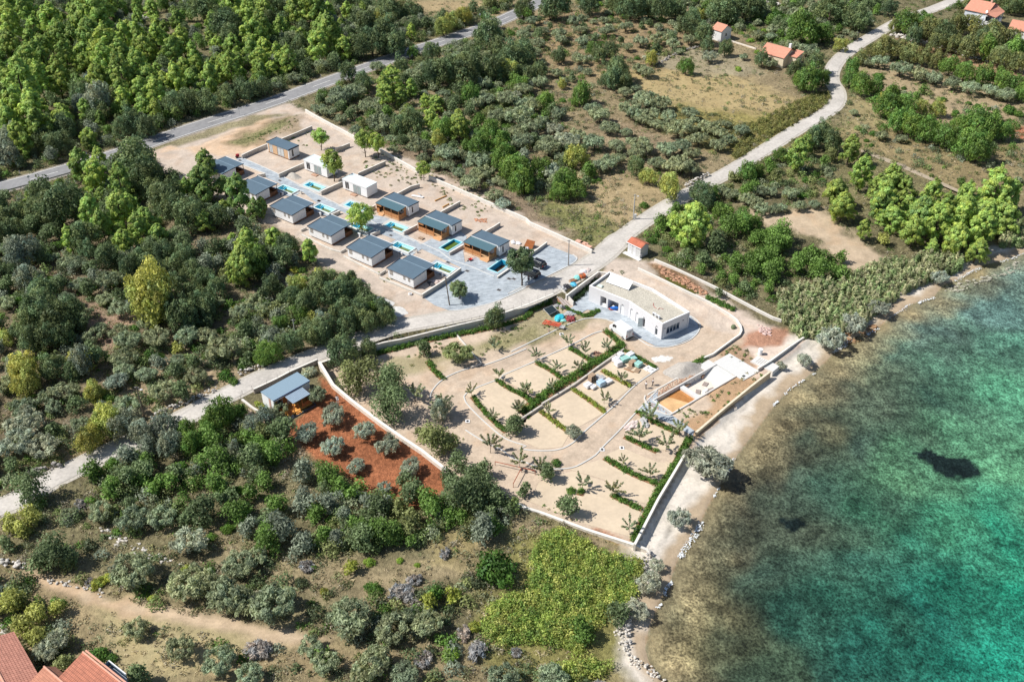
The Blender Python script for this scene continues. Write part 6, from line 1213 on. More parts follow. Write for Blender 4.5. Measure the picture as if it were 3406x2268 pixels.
# saplings and young planted trees
SAPS = TL('b2', 170, 900, 395, 802, 510, 868, 655, 838, 320, 985, 465, 975, 275, 1108, 105, 1150, 50, 1258, 640, 1195, 765, 1050, 960, 1300, 1165, 1400, 885, 1445, 1070, 1500, 255, 1275)+TL('b1', 1670, 1035, 1482, 1145, 1090, 1160, 1800, 1262, 1632, 1312, 1846, 1135, 1610, 1510, 1270, 1240, 1640, 830)
for i, p in enumerate(SAPS):
    big = i in (12, 13, 14, 11, 22, 23, 18); put('sapling', 'sap', p, (165 if big else 108)/2.0633)
for x, y, w_ in ((490, 190, 140), (700, 235, 150), (815, 480, 145), (960, 112, 130), (770, 42, 90), (200, 80, 160), (60, 30, 150)): put('sapling', 'sap', T('c2', x, y), w_/2.0633)
# scatter of the remaining wood and scrub, kept off roads, sites and what already stands
KEEP = [np.array([tuple(p) for p in sp]), LOWER, unl(WL(330, 340, 600, 235, 705, 252, 900, 343, 1100, 440, 1345, 560, 1430, 560, 1480, 600, 1330, 640, 1190, 700, 1000, 745, 905, 752, 912, 715, 790, 640, 735, 612, 700, 560, 640, 530, 590, 508, 480, 450, 380, 410)),
        unl(WL(730, 855, 850, 945, 1032, 1085, 1040, 1110, 960, 1175, 880, 1150, 800, 1100, 700, 1050, 640, 990, 620, 960, 545, 925, 600, 880, 700, 850)), unl(WL(1395, 585, 1520, 590, 1830, 740, 1870, 775, 1760, 860, 1600, 1010, 1500, 700)), unl(WL(1690, 465, 1880, 480, 1990, 555, 2075, 605, 2020, 625, 1940, 600, 1880, 540, 1780, 520))]
KEEP.append(unl(WL(40, 1300, 300, 1385, 600, 1440, 760, 1470, 900, 1490, 760, 1500, 560, 1480, 330, 1430, 90, 1355)))
AR = np.array([tuple(p) for p in ASPH]); LR = np.array([tuple(p) for p in LANE]); HOUSES = [(70, 340, 6), (83, 317, 9), (162, 350, 17), (158, 338, 9), (27, 197, 5)]
def free(x, y, rad, tall=True):
    p = np.array([[x, y]])
    if sdist(p, AR, False)[0][0] < 4.6+rad*.6+(5.0 if proj(x, y, 0)[1] > 6+proj(*AR[int(np.argmin(np.hypot(AR[:, 0]-x, AR[:, 1]-y)))], 0)[1] else 0) or sdist(p, LR, False)[0][0] < 2.6+rad*.55: return False
    d, i = sdist(p, SEA_POLY)
    if i[0] or d[0] < 7+rad: return False
    for k in KEEP:
        d, i = sdist(p, k)
        if i[0] or d[0] < rad*.45: return False
    for hx, hy, r in HOUSES:
        if math.hypot(x-hx, y-hy) < r+rad: return False
    return True
CELL = {}
def addcell(x, y, r): CELL.setdefault((int(x//6), int(y//6)), []).append((x, y, r))
def crowd(x, y, r, k):
    for i in range(int(x//6)-1, int(x//6)+2):
        for j in range(int(y//6)-1, int(y//6)+2):
            for (a, b, c) in CELL.get((i, j), ()):
                if math.hypot(a-x, b-y) < (c+r)*k: return True
    return False
for t in TREES: addcell(t[2], t[3], t[4]/2)
# region: polygon in overview pixels, number of tries per 100 m2, packing, list of (kind, colour, width, weight)
REG = [
    ((-40, 0, 620, 0, 700, 100, 600, 225, 400, 290, 180, 370, -60, 430), 9, .62, [('pine', 'pine', 5.5, 5), ('pine', 'dpine', 4.5, 2), ('oak', 'oak', 4.5, 3), ('oak', 'gray', 3.6, 2), ('shrub', 'shrub', 3, 1), ('oak', 'goak', 4, 2)]),
    ((600, 0, 860, 0, 1000, 60, 1160, 10, 1200, 20, 1030, 80, 840, 145, 640, 220, 600, 200), 9, .62, [('oak', 'oak', 4.6, 5), ('oak', 'gray', 4, 2), ('olive', 'olive', 4.2, 3), ('shrub', 'bright', 2.6, 1), ('oak', 'ooak', 4, 2), ('pine', 'pine', 3.6, 1)]),
    ((-60, 470, 200, 400, 330, 350, 400, 400, 520, 480, 640, 560, 700, 600, 640, 650, 480, 640, 240, 680, -60, 720), 13, .52, [('oak', 'oak', 4.8, 6), ('oak', 'gray', 3.8, 2), ('pine', 'pine', 4, 1), ('shrub', 'shrub', 2.6, 2), ('olive', 'olive', 4, 1)]),
    ((-60, 720, 240, 680, 500, 640, 700, 620, 790, 660, 900, 720, 880, 750, 700, 810, 500, 890, 360, 960, -60, 1160), 6, .72, [('oak', 'oak', 4.2, 4), ('olive', 'olive', 4, 3), ('shrub', 'shrub', 2.4, 3), ('oak', 'gray', 3.4, 2), ('shrub', 'yshrub', 2.2, 1), ('oak', 'yoak', 3, .6)]),
    ((560, 640, 700, 600, 790, 640, 900, 720, 700, 800, 560, 840), 8, .6, [('oak', 'oak', 3.8, 4), ('shrub', 'shrub', 2.4, 3), ('oak', 'gray', 3.2, 1)]),
    ((700, 230, 840, 165, 940, 130, 1100, 80, 1300, 300, 1380, 420, 1250, 470, 1100, 430, 900, 335), 7, .66, [('oak', 'oak', 4.2, 4), ('olive', 'olive', 4, 4), ('oak', 'goak', 4, 2), ('shrub', 'shrub', 2.4, 2), ('oak', 'ooak', 3.6, 1), ('oak', 'gray', 3.4, 1)]),
    ((1000, 130, 1170, 60, 1250, 20, 1620, 0, 1700, 40, 1560, 140, 1400, 190, 1300, 300, 1150, 330, 1000, 250), 3.2, .85, [('olive', 'olive', 3.8, 6), ('oak', 'oak', 3.4, 2), ('shrub', 'shrub', 2.4, 2), ('olive', 'solive', 3, 1)]),
    ((1230, 0, 1900, 0, 2060, 0, 2000, 60, 1900, 110, 1800, 130, 1640, 60, 1400, 20), 8, .64, [('oak', 'oak', 4.2, 4), ('olive', 'olive', 3.8, 4), ('oak', 'goak', 4, 2), ('shrub', 'bright', 2.6, 1)]),
    ((2080, 60, 2150, 90, 2355, 150, 2420, 160, 2420, -20, 2200, 10), 8, .62, [('oak', 'ooak', 4, 4), ('oak', 'goak', 4, 3), ('oak', 'oak', 3.6, 2)]),
    ((1480, 470, 1620, 430, 1700, 400, 1860, 330, 1950, 360, 1880, 450, 1700, 470, 1560, 560, 1620, 640, 1480, 600), 7, .66, [('oak', 'goak', 3.8, 4), ('shrub', 'shrub', 2.6, 4), ('oak', 'ooak', 3.2, 2), ('olive', 'olive', 3.4, 2)]),
    ((1520, 590, 1690, 520, 1780, 560, 1880, 600, 1920, 620, 1800, 650, 1790, 700, 1660, 660), 6, .72, [('oak', 'goak', 3.4, 4), ('shrub', 'shrub', 2.4, 3), ('oak', 'ooak', 3, 1)]),
    ((1950, 170, 2355, 270, 2420, 290, 2420, 480, 2240, 470, 2000, 350, 1950, 270), 1.6, 1.0, [('oak', 'goak', 3, 3), ('shrub', 'shrub', 2.2, 4), ('olive', 'olive', 3, 1)]),
    ((240, 1010, 430, 940, 480, 910, 560, 960, 640, 1000, 700, 1040, 830, 1110, 1000, 1120, 1130, 1090, 1190, 1160, 1130, 1240, 960, 1260, 650, 1290, 430, 1190, 180, 1120), 14, .55, [('oak', 'oak', 4.6, 4), ('oak', 'gray', 4, 3), ('oak', 'goak', 4.2, 4), ('shrub', 'shrub', 2.6, 2), ('oak', 'ooak', 3.6, 1), ('shrub', 'yshrub', 2.4, .5)]),
    ((-60, 1180, 180, 1130, 420, 1190, 640, 1300, 900, 1400, 1100, 1300, 1180, 1250, 1100, 1480, 800, 1560, 500, 1520, 250, 1350, 0, 1300), 2.0, .95, [('olive', 'olive', 4, 4), ('shrub', 'yshrub', 1.8, 2), ('bare', 'twig', 2.2, 2), ('shrub', 'dshrub', 2, 2), ('shrub', 'shrub', 2, 2)]),
    ((850, 1380, 1120, 1330, 1200, 1480, 1400, 1500, 1440, 1600, 800, 1600), 4, .8, [('olive', 'olive', 3.6, 3), ('shrub', 'yshrub', 1.8, 1), ('bare', 'twig', 2.2, 2), ('shrub', 'dshrub', 2, 3), ('oak', 'oak', 3, 1)]),
    ((-60, 1330, 100, 1340, 160, 1400, 160, 1560, -60, 1640), 6, .7, [('oak', 'yoak', 3.2, 2), ('oak', 'ooak', 3.6, 2), ('olive', 'gray', 3.4, 2)]),
]
def area(P): return abs(sum(P[i][0]*P[(i+1) % len(P)][1]-P[(i+1) % len(P)][0]*P[i][1] for i in range(len(P))))/2
SPOTS = []
for ri, (poly, dens, pk, mix) in enumerate(REG):
    P = unl(WL(*poly)); g = random.Random(40+ri); n = int(area(P)/100*dens); x0, y0 = P.min(0); x1, y1 = P.max(0); made = 0; tries = 0
    tot = sum(m[3] for m in mix)
    while made < n and tries < n*4:
        tries += 1; x = g.uniform(x0, x1); y = g.uniform(y0, y1)
        if not sdist(np.array([[x, y]]), P)[1][0]: continue
        q = g.uniform(0, tot)
        for kk, cc, ww, wt in mix:
            q -= wt
            if q <= 0: break
        ww = ww*g.uniform(.7, 1.25); made += 1
        if crowd(x, y, ww/2, pk) or not free(x, y, ww/2): continue
        addcell(x, y, ww/2); TREES.append([kk, cc, x, y, ww, None, None, False])
# keep 300 of a kind as individuals, hand-placed ones first, then the nearest; the rest becomes one mass
NAMEOF = {k: v[0] for k, v in KIND.items()}
def visible(x, y, wm):
    a = proj(x, y, 1.0); m = 120+3450*wm/y/2
    return -m < a[0] < 3406+m and -m*1.2 < a[1] < 2268+m*1.6
TREES = [t for t in TREES if visible(t[2], t[3], t[4])]
byk = {}
for t in TREES: byk.setdefault(NAMEOF[t[0]], []).append(t)
MASS = []
for k, L_ in byk.items():
    L_.sort(key=lambda t: (-(t[4]/math.hypot(t[3], CH)) if t[7] is False else -9))
    MASS += L_[298:]; byk[k] = L_[:298]
SZ = {'pine_tree': (4.6, 7), 'young_pine': (3, 6), 'evergreen_oak': (3.6, 5.6), 'olive_tree': (3.4, 5.4), 'shrub': (2.2, 3.8), 'bare_shrub': (1.8, 3), 'sapling': (2.6, 3.6)}
NOUN = {'pine_tree': 'pine', 'young_pine': 'young pine', 'evergreen_oak': 'bushy tree', 'olive_tree': 'olive tree', 'shrub': 'shrub', 'bare_shrub': 'twiggy shrub', 'sapling': 'staked sapling'}
CATG = {'pine_tree': 'pine tree', 'young_pine': 'pine tree', 'evergreen_oak': 'tree', 'olive_tree': 'olive tree', 'shrub': 'shrub', 'bare_shrub': 'shrub', 'sapling': 'sapling'}
def rel(px):
    d = [(math.hypot(px[0]-q[0], px[1]-q[1]), q, n) for q, n in LAND]; d.sort(key=lambda z: z[0]); _, q, n = d[0]
    dx, dy = px[0]-q[0], px[1]-q[1]; far = 'just ' if d[0][0] < 110 else ('far ' if d[0][0] > 260 else '')
    if abs(dx) > 2.2*abs(dy): w_ = 'right of' if dx > 0 else 'left of'
    elif abs(dy) > 2.2*abs(dx): w_ = 'below' if dy > 0 else 'above'
    else: w_ = ('below and ' if dy > 0 else 'above and ')+('right of' if dx > 0 else 'left of')
    return far+w_+' '+n
g = random.Random(5); seen = {}
TINTJ = {'oak': .22}
for k, L_ in byk.items():
    for t in L_:
        kind, col, x, y, wm, lab, grp, hand = t; z = zat((x, y)); kk = KIND[kind]; s = wm/kk[1]; v = g.choice(VAR[kind]); px = proj(x, y, z+2)
        sz = 'small' if wm < SZ[k][0] else ('large' if wm > SZ[k][1] else 'medium')
        if not lab:
            lab = f"{sz} {CNAME[col]} {NOUN[k]} {rel(px)}"
            if len(lab.split()) > 16: lab = f"{CNAME[col]} {NOUN[k]} {rel(px)}"
        seen.setdefault(lab, []).append(None)
        rz = g.uniform(0, 6.28); ax = g.uniform(.84, 1.12); hz = s*(1.22 if kind == 'oak' else 1.0)*(g.uniform(.85, 1.18) if hand is not True else g.uniform(.95, 1.08)); tj = g.uniform(.8, 1.22); wj = g.uniform(-.07, .06); c = COL[col]
        cc = (c[0]*tj*(1+wj), c[1]*tj, c[2]*tj*(1-wj), 1)
        if v[1] is None:
            o = bpy.data.objects.new(k, v[0]); sc.collection.objects.link(o); o.location = (x, y, z-.05); o.rotation_euler = (0, 0, rz); o.scale = (s*ax, s*(2-ax), hz); o.color = cc
        else:
            o = bpy.data.objects.new(k, None); sc.collection.objects.link(o); o.location = (x, y, z-.05); o.rotation_euler = (0, 0, rz); o.scale = (s*ax, s*(2-ax), hz if hand != 'short' else hz*.7); o.rotation_euler = (g.uniform(-.08, .08), g.uniform(-.08, .08), rz)
            a = bpy.data.objects.new('crown', v[0]); b = bpy.data.objects.new('trunk', v[1]); a.color = cc
            for q in (a, b): sc.collection.objects.link(q); q.parent = o
        o['label'] = lab; o['category'] = CATG[k]; o['group'] = lab if False else CATG[k]+'s of one kind: '+lab
GR = {}
for o in sc.objects:
    if o.get('group', '').startswith(tuple(c+'s of one kind' for c in set(CATG.values()))):
        o['group'] = o['group'].split(': ', 1)[1]+' and its look-alikes' if len(seen[o['label']]) > 1 else CATG.get(o.name.split('.')[0], 'tree')+'s'
print('TREES', {k: len(v) for k, v in byk.items()}, 'mass', len(MASS), 'labels', len(seen))
# ---- masses that nobody could count: low undergrowth, dry tufts, the rest of the far wood
LRX = LR
def blob_mass(name, label, items, nq, size, seed, up=.5, elong=1.1, stuff=True, jit=.6, tj=(.6, 1.35)):
    """items: (x, y, z, radius, height, colour)"""
    g = np.random.default_rng(seed); it = np.array([q[:5] for q in items]); cl = np.array([q[5] for q in items]); m = len(it)
    r = it[:, 3]; cnt = np.maximum(4, (nq*(r**2/np.mean(r**2)))).astype(int); ids = np.repeat(np.arange(m), cnt); n = len(ids)
    d = g.normal(size=(n, 3)); d[:, 2] = np.abs(d[:, 2])+up*.3; d /= np.linalg.norm(d, axis=1)[:, None]
    q = g.uniform(.55, 1.05, n); lob = 1+.25*np.sin(np.arctan2(d[:, 1], d[:, 0])*3+ids*1.7)
    p = np.stack([it[ids, 0]+d[:, 0]*q*lob*r[ids], it[ids, 1]+d[:, 1]*q*lob*r[ids], it[ids, 2]+d[:, 2]*q*it[ids, 4]], 1)
    nn = d+g.normal(size=(n, 3))*jit; nn /= np.linalg.norm(nn, axis=1)[:, None]; t = np.cross(nn, g.normal(size=(n, 3))); t /= np.linalg.norm(t, axis=1)[:, None]; b = np.cross(nn, t)
    s = size*g.uniform(.6, 1.4, n)[:, None]; v = np.stack([p-t*s*elong, p-b*s*.6, p+t*s*elong, p+b*s*.6], 1).reshape(-1, 3)
    me = bpy.data.meshes.new(name); me.vertices.add(4*n); me.vertices.foreach_set('co', v.ravel()); me.loops.add(4*n); me.loops.foreach_set('vertex_index', np.arange(4*n)); me.polygons.add(n)
    me.polygons.foreach_set('loop_start', np.arange(0, 4*n, 4)); me.polygons.foreach_set('loop_total', np.full(n, 4)); me.update(calc_edges=True)
    tv = (g.uniform(tj[0], tj[1], m)[ids]*g.uniform(.75, 1.25, n))[:, None]; col = np.concatenate([cl[ids]*tv, np.ones((n, 1))], 1)
    a = me.attributes.new('tint', 'FLOAT_COLOR', 'POINT'); a.data.foreach_set('color', np.repeat(col, 4, 0).ravel()); me.materials.append(FOL)
    o = bpy.data.objects.new(name, me); sc.collection.objects.link(o); o.color = (1, 1, 1, 1)
    if stuff: tag(o, label, None, kind='stuff')
    return o
if MASS:
    items = []; gm = np.random.default_rng(3)
    for kind, col, x, y, wm, *_ in MASS:
        z = zat((x, y)); hgt = KIND[kind][2]*wm/KIND[kind][1]
        for j in range(5):
            a = gm.uniform(0, 6.28); q = gm.uniform(0, .3)*wm; items.append((x+q*math.cos(a), y+q*math.sin(a), z+hgt*(.1+.1*j), wm*.34, hgt*.45, COL[col]))
    blob_mass('far_wood', 'mass of further trees and bushes filling the wooded ground', items, 170, .2, 5)
def wild_points(n, seed, poly=None, tight=False):
    g = np.random.default_rng(seed); y = g.uniform(80, 392, n); x = g.uniform(-1, 1, n)*(.5*y+14+.12*(118)); P = np.stack([x, y], 1)
    m = np.ones(n, bool); m &= sdist(P, AR, False)[0] > 3.9; m &= sdist(P, LR, False)[0] > 2.6; d, i = sdist(P, SEA_POLY); m &= (~i) & (d > 11)
    for k in KEEP: m &= ~sdist(P, k)[1]
    for hx, hy, r in HOUSES: m &= np.hypot(x-hx, y-hy) > r
    return P[m]
items = []; gu = np.random.default_rng(321)
for ri, dn in ((0, .16), (1, .22), (2, .2), (3, .13), (4, .22), (5, .2), (6, .06), (7, .18), (8, .22), (9, .17), (10, .16), (11, .04), (12, .3), (13, .06), (14, .14), (15, .18)):
    Pg = unl(WL(*REG[ri][0])); x0, y0 = Pg.min(0); x1, y1 = Pg.max(0); n = int((x1-x0)*(y1-y0)*dn); Pt = np.stack([gu.uniform(x0, x1, n), gu.uniform(y0, y1, n)], 1)
    m = sdist(Pt, Pg)[1] & (sdist(Pt, AR, False)[0] > 4.6) & (sdist(Pt, LR, False)[0] > 3.4) & (np.abs(Pt[:, 0]) < .52*Pt[:, 1]+22) & (vnoise(Pt, 11, 71) > .3); ds_, si_ = sdist(Pt, SEA_POLY); m &= (~si_) & (ds_ > 9)
    for k in KEEP: m &= ~sdist(Pt, k)[1]
    for hx, hy, r in HOUSES: m &= np.hypot(Pt[:, 0]-hx, Pt[:, 1]-hy) > r
    Pt = Pt[m]; cs = [COL['oak'], COL['oak'], COL['goak'], COL['shrub'], COL['ooak'], COL['gray'], COL['dshrub'], COL['olive'], (.30, .34, .13), (.22, .30, .10)]
    tall = 1.7 if ri in (12, 2, 0, 4, 1) else 1.1
    for p, z in zip(Pt, height(Pt)): r = gu.uniform(.7, 1.7); items.append((p[0], p[1], z, r, r*gu.uniform(.7, 1.2)*tall, cs[gu.integers(len(cs))]))
blob_mass('thicket', 'continuous low thicket filling the wooded ground under and between the trees', items, 150, .17, 51, tj=(.7, 1.3))
print('thicket', len(items))
P = wild_points(26000, 77); nz = vnoise(P, 9, 31)*.6+vnoise(P, 3, 32)*.4; P = P[nz > .4]; zz = height(P); g2 = np.random.default_rng(9)
pal = [COL['dshrub'], COL['shrub'], (.24, .26, .12), (.30, .28, .17), (.35, .34, .16), (.18, .22, .10), (.40, .36, .27), (.32, .34, .20)]
it = [(p[0], p[1], z, g2.uniform(.3, 1.1), g2.uniform(.25, .9), pal[g2.integers(len(pal))]) for p, z in zip(P, zz)]
blob_mass('undergrowth', 'low scrub and garrigue covering the wild ground between the trees', it, 34, .13, 12)
P = wild_points(42000, 78); nz = vnoise(P, 7, 41)*.5+vnoise(P, 2, 42)*.5; P = P[nz > .36]; zz = height(P)
pal2 = [(.50, .42, .26), (.42, .38, .23), (.38, .33, .22), (.30, .31, .16), (.54, .46, .31)]
it = [(p[0], p[1], z, g2.uniform(.15, .6), g2.uniform(.1, .35), pal2[g2.integers(len(pal2))]) for p, z in zip(P, zz)]
blob_mass('dry_grass', 'tufts of dry grass and low weeds over the open ground', it, 9, .1, 13, elong=2.0)
def fill(poly, n, seed, rr, hh, pal, thr=0.0, z=None, s=5):
    g = np.random.default_rng(seed); P0 = poly; x0, y0 = P0.min(0); x1, y1 = P0.max(0); P = np.stack([g.uniform(x0, x1, n*3), g.uniform(y0, y1, n*3)], 1)
    P = P[sdist(P, P0)[1]][:n]
    if thr: P = P[vnoise(P, s, seed) > thr]
    P = P[sdist(P, LR, False)[0] > 2.5]
    zz = height(P); return [(p[0], p[1], q, g.uniform(*rr), g.uniform(*hh), pal[g.integers(len(pal))]) for p, q in zip(P, zz)]
VINE = unl(TL('c2', 230, 520, 330, 500, 560, 580, 720, 640, 900, 690, 880, 800, 870, 900, 800, 960, 650, 1010, 620, 1100, 500, 1250, 450, 1330, 700, 1390, 660, 1450, 480, 1500, 300, 1568, 50, 1568, 100, 1400, -60, 1300, -140, 1230, -190, 1180, -150, 1050, 0, 950, 130, 960, 140, 800, 170, 640))
it = fill(VINE, 1500, 5, (.5, 1.4), (.6, 1.9), [(.44, .50, .12), (.36, .46, .10), (.28, .40, .09), (.20, .32, .07), (.48, .50, .14)], .2)
tag(blob_mass('bramble_thicket', 'yellow-green bramble thicket behind the stone wall by the beach head', it, 75, .13, 15, stuff=True), None, None)
REED = [unl(TL('b3', 170, 480, 300, 430, 450, 385, 580, 400, 700, 330, 900, 235, 1100, 215, 1250, 185, 1450, 205, 1440, 270, 1280, 330, 1150, 380, 1030, 450, 900, 520, 780, 640, 620, 700, 480, 750, 330, 735, 230, 660, 180, 600)), unl(TL('b3', 1690, 40, 1760, 0, 1857, -30, 1950, -40, 1950, 80, 1857, 105, 1720, 120))]
it = []
for k, q in enumerate(REED): it += fill(q, 1500 if k == 0 else 250, 60+k, (.3, .6), (1.4, 2.9), [(.44, .46, .24), (.36, .42, .20), (.48, .47, .28), (.28, .38, .16)])
blob_mass('reeds', 'tall bed of pale green cane reeds along the shore', it, 60, .17, 16, elong=2.2, jit=.5)
HEDGEROW = unl(TL('a2', 1520, 1050, 1640, 1000, 1857, 900, 1857, 940, 1700, 1030, 1560, 1115)+TL('a3', 0, 1060, 100, 990, 250, 900, 400, 820, 470, 760, 500, 700, 440, 720, 300, 790, 100, 900, -40, 960))
THORN = unl(WL(1560, 240, 1640, 262, 1740, 290, 1840, 320, 1880, 300, 1840, 350, 1740, 400, 1690, 420, 1700, 370, 1640, 330, 1560, 300))
it = fill(unl(TL('a3', -20, 1000, 200, 900, 400, 800, 480, 730, 530, 690, 540, 640, 470, 640, 300, 700, 100, 800, -60, 870)+TL('a2', 1640, 900, 1540, 1010, 1520, 1090, 1570, 1115)), 700, 8, (.5, .9), (.7, 1.5), [(.27, .26, .09), (.30, .30, .09), (.2, .22, .07)])
blob_mass('bramble_bank', 'olive brown bramble bank overhanging the lane', it, 60, .14, 17)
it = fill(THORN, 700, 9, (.4, .9), (.3, .8), [(.27, .28, .12), (.31, .31, .14), (.22, .25, .10)], .35)
blob_mass('heath_patch', 'olive coloured heath covering the slope above the olive rows', it, 40, .13, 18)
# weeds on the building plots
WEED = [PW(820, 380, 900, 345, 980, 400, 1000, 420, 900, 430), PW(950, 400, 990, 380, 1060, 420, 1010, 440), PW(1010, 440, 1060, 420, 1150, 470, 1100, 500, 1040, 480), PW(540, 330, 640, 285, 680, 265, 700, 280, 620, 320), PW(600, 340, 700, 300, 760, 290, 700, 340), PW(870, 620, 905, 640, 900, 660, 870, 650),
        PW(1240, 460, 1300, 470, 1400, 520, 1380, 545, 1300, 530, 1210, 480), unl(TL('b2', 1000, 1200, 1300, 1240, 1640, 1020, 1760, 1050, 1500, 1240, 1300, 1400, 1150, 1340), LOW), unl(TL('b2', 1420, 900, 1560, 820, 1640, 900, 1700, 960, 1560, 960), LOW), unl(TL('b2', 1400, 540, 1500, 570, 1550, 640, 1480, 630, 1340, 550), LOW), unl(TL('b2', 1080, 400, 1500, 630, 1420, 620, 1050, 420), LOW),
        unl(TL('b1', 1040, 830, 1100, 800, 1380, 760, 1420, 800, 1200, 900, 1060, 1000), LOW), unl(TL('b1', 1440, 790, 1857, 660, 1857, 760, 1700, 850, 1500, 960), LOW), unl(TL('b2', 0, 700, 200, 560, 420, 600, 520, 640, 300, 760, 100, 700), LOW), unl(TL('c2', 140, 340, 320, 330, 480, 480, 300, 410), LOW)]
it = []
for k, q in enumerate(WEED): it += fill(q, int(area(q)*(.9 if k > 6 else .55)), 300+k, (.15, .5), (.1, .45), [(.18, .26, .08), (.15, .26, .06), (.3, .3, .15), (.4, .36, .2), (.22, .24, .11)], .35, s=3)
blob_mass('weeds', 'green and dry weeds growing over parts of the building plots', it, 22, .12, 19)
# ---- planted hedges: each row is one hedge
def hedge(px, wd, h, label, z=LOW, seed=1, col=((.12, .24, .04), (.15, .27, .05), (.09, .19, .035)), dens=12, soil=True, name='hedge'):
    g = random.Random(seed); P = ribbon_pts([un(p, z) for p in px], 1.0); items = []
    for i in range(len(P)-1):
        L_ = (P[i+1]-P[i]).length; d = P[i+1]-P[i]; n_ = Vector((-d.y, d.x)).normalized()
        for k in range(max(1, int(L_*dens*max(wd, .5)))):
            q = P[i]+d*g.random()+n_*g.uniform(-wd/2, wd/2); items.append((q.x, q.y, zat(q), g.uniform(.28, .5)*(1+wd*.2), h*g.uniform(.6, 1.15), g.choice(col)))
    o = blob_mass(name, label, items, 32, .11, seed, stuff=False); tag(o, label, 'hedge')
    if soil: st(strip('planting_strip', P, wd+.5, .055, mat('red_soil', (.28, .15, .085), .95, .2, 3)), 'strip of reddish soil under a hedge')
    return o
YH = ((.34, .40, .07), (.25, .36, .06), (.38, .38, .10))
hedge(TL('b1', 1185, 955, 1220, 1010, 1290, 1080), .7, .8, 'short hedge left of the angled white wall', seed=21)
hedge(TL('b1', 1485, 1195, 1540, 1260, 1620, 1350, 1720, 1440), .6, .7, 'hedge row following the pale kerb at the left of the pitches', seed=22)
hedge(TL('b1', 1655, 1080, 1740, 1140, 1857, 1195)+TL('b2', 60, 1170, 150, 1240), .6, .7, 'second hedge row from the left between the sand pitches', seed=23)
hedge(TL('b2', 170, 965, 260, 1010, 360, 1080), .6, .8, 'third hedge row from the left between the sand pitches', seed=24)
hedge(TL('b2', 400, 862, 480, 910, 560, 960), .6, .8, 'fourth hedge row between the sand pitches, nearest the van', seed=25)
hedge(TL('b2', 640, 745, 700, 790, 770, 850), .8, .9, 'hedge beside the white van', seed=26)
hedge(TL('b2', 80, 1300, 200, 1210, 330, 1120, 480, 1030, 620, 940, 760, 850), 1.7, 1.0, 'long thick hedge in the middle of the camping ground', seed=27, dens=7)
hedge(TL('b2', 430, 1150, 520, 1210, 640, 1300), .6, .6, 'yellowish hedge row below the stacked pallets', seed=28, col=YH)
hedge(TL('b2', 200, 1295, 290, 1360, 390, 1435), .6, .6, 'yellowish hedge row leading to the lone silvery olive', seed=29, col=YH)
hedge(TL('b2', 620, 1015, 700, 1060, 820, 1125), .6, .7, 'yellow-green hedge row between the two pallet pitches', seed=30, col=YH)
hedge(TL('b2', 785, 880, 880, 935, 995, 1000), .6, .6, 'hedge behind the wrapped stone pallets', seed=31)
hedge(TL('b2', 865, 1300, 980, 1370, 1150, 1450), .6, .7, 'hedge row above the heap of boards near the basin', seed=32)
hedge(TL('b2', 775, 1470, 880, 1520, 1000, 1575), .6, .7, 'hedge row below the two big saplings', seed=33)
hedge(TL('c2', 640, 30, 720, 80, 850, 150, 1000, 210), .7, .7, 'hedge row ending at the sea wall hedge, upper one', seed=34)
hedge(TL('c2', 690, 285, 790, 335, 900, 385), .7, .7, 'hedge row ending at the sea wall hedge, lower one', seed=35)
hedge(TL('b2', 1225, 1480, 1180, 1560)+TL('c2', 1120, 90, 1040, 210, 950, 380, 880, 520, 840, 605), .9, .9, 'long hedge planted along the sea wall', seed=36)
hedge(TL('b1', 830, 905, 1000, 860, 1200, 810, 1400, 770, 1600, 730, 1857, 655)+TL('b2', 150, 600, 280, 550), .8, .9, 'long hedge of climbers at the foot of the retaining wall', seed=37)
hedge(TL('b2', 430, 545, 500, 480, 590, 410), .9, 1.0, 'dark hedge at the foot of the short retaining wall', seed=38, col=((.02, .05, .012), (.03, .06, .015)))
hedge(TL('b2', 320, 560, 420, 610, 530, 650), .6, .5, 'low hedge right of the outdoor stairs', seed=39)
hedge(TL('c2', 470, 290, 485, 250), .7, .9, 'small clump of hedge by the two radiating saplings', seed=40)
hedge(TL('b1', 10, 1240, 70, 1290, 130, 1340), .7, .8, 'yellow-green hedge left of the blue-roofed cabin', z=0, seed=41, col=YH, soil=False)
hedge(TL('b2', 530, 640, 600, 600), 1.0, .6, 'small planted island with reddish soil on the grey terrace', seed=42)
hedge(TL('b2', 1340, 545, 1430, 580, 1530, 620), 1.2, .7, 'green strip of weeds outside the yard wall', seed=43, soil=False)
hedge(TL('b2', 1240, 985, 1330, 925), .9, .6, 'green bush strip behind the basin side wall', seed=44, soil=False)
hedge(TL('b2', 130, 1340, 60, 1290), .6, .5, 'short hedge end by the weathered grey wall', seed=45)
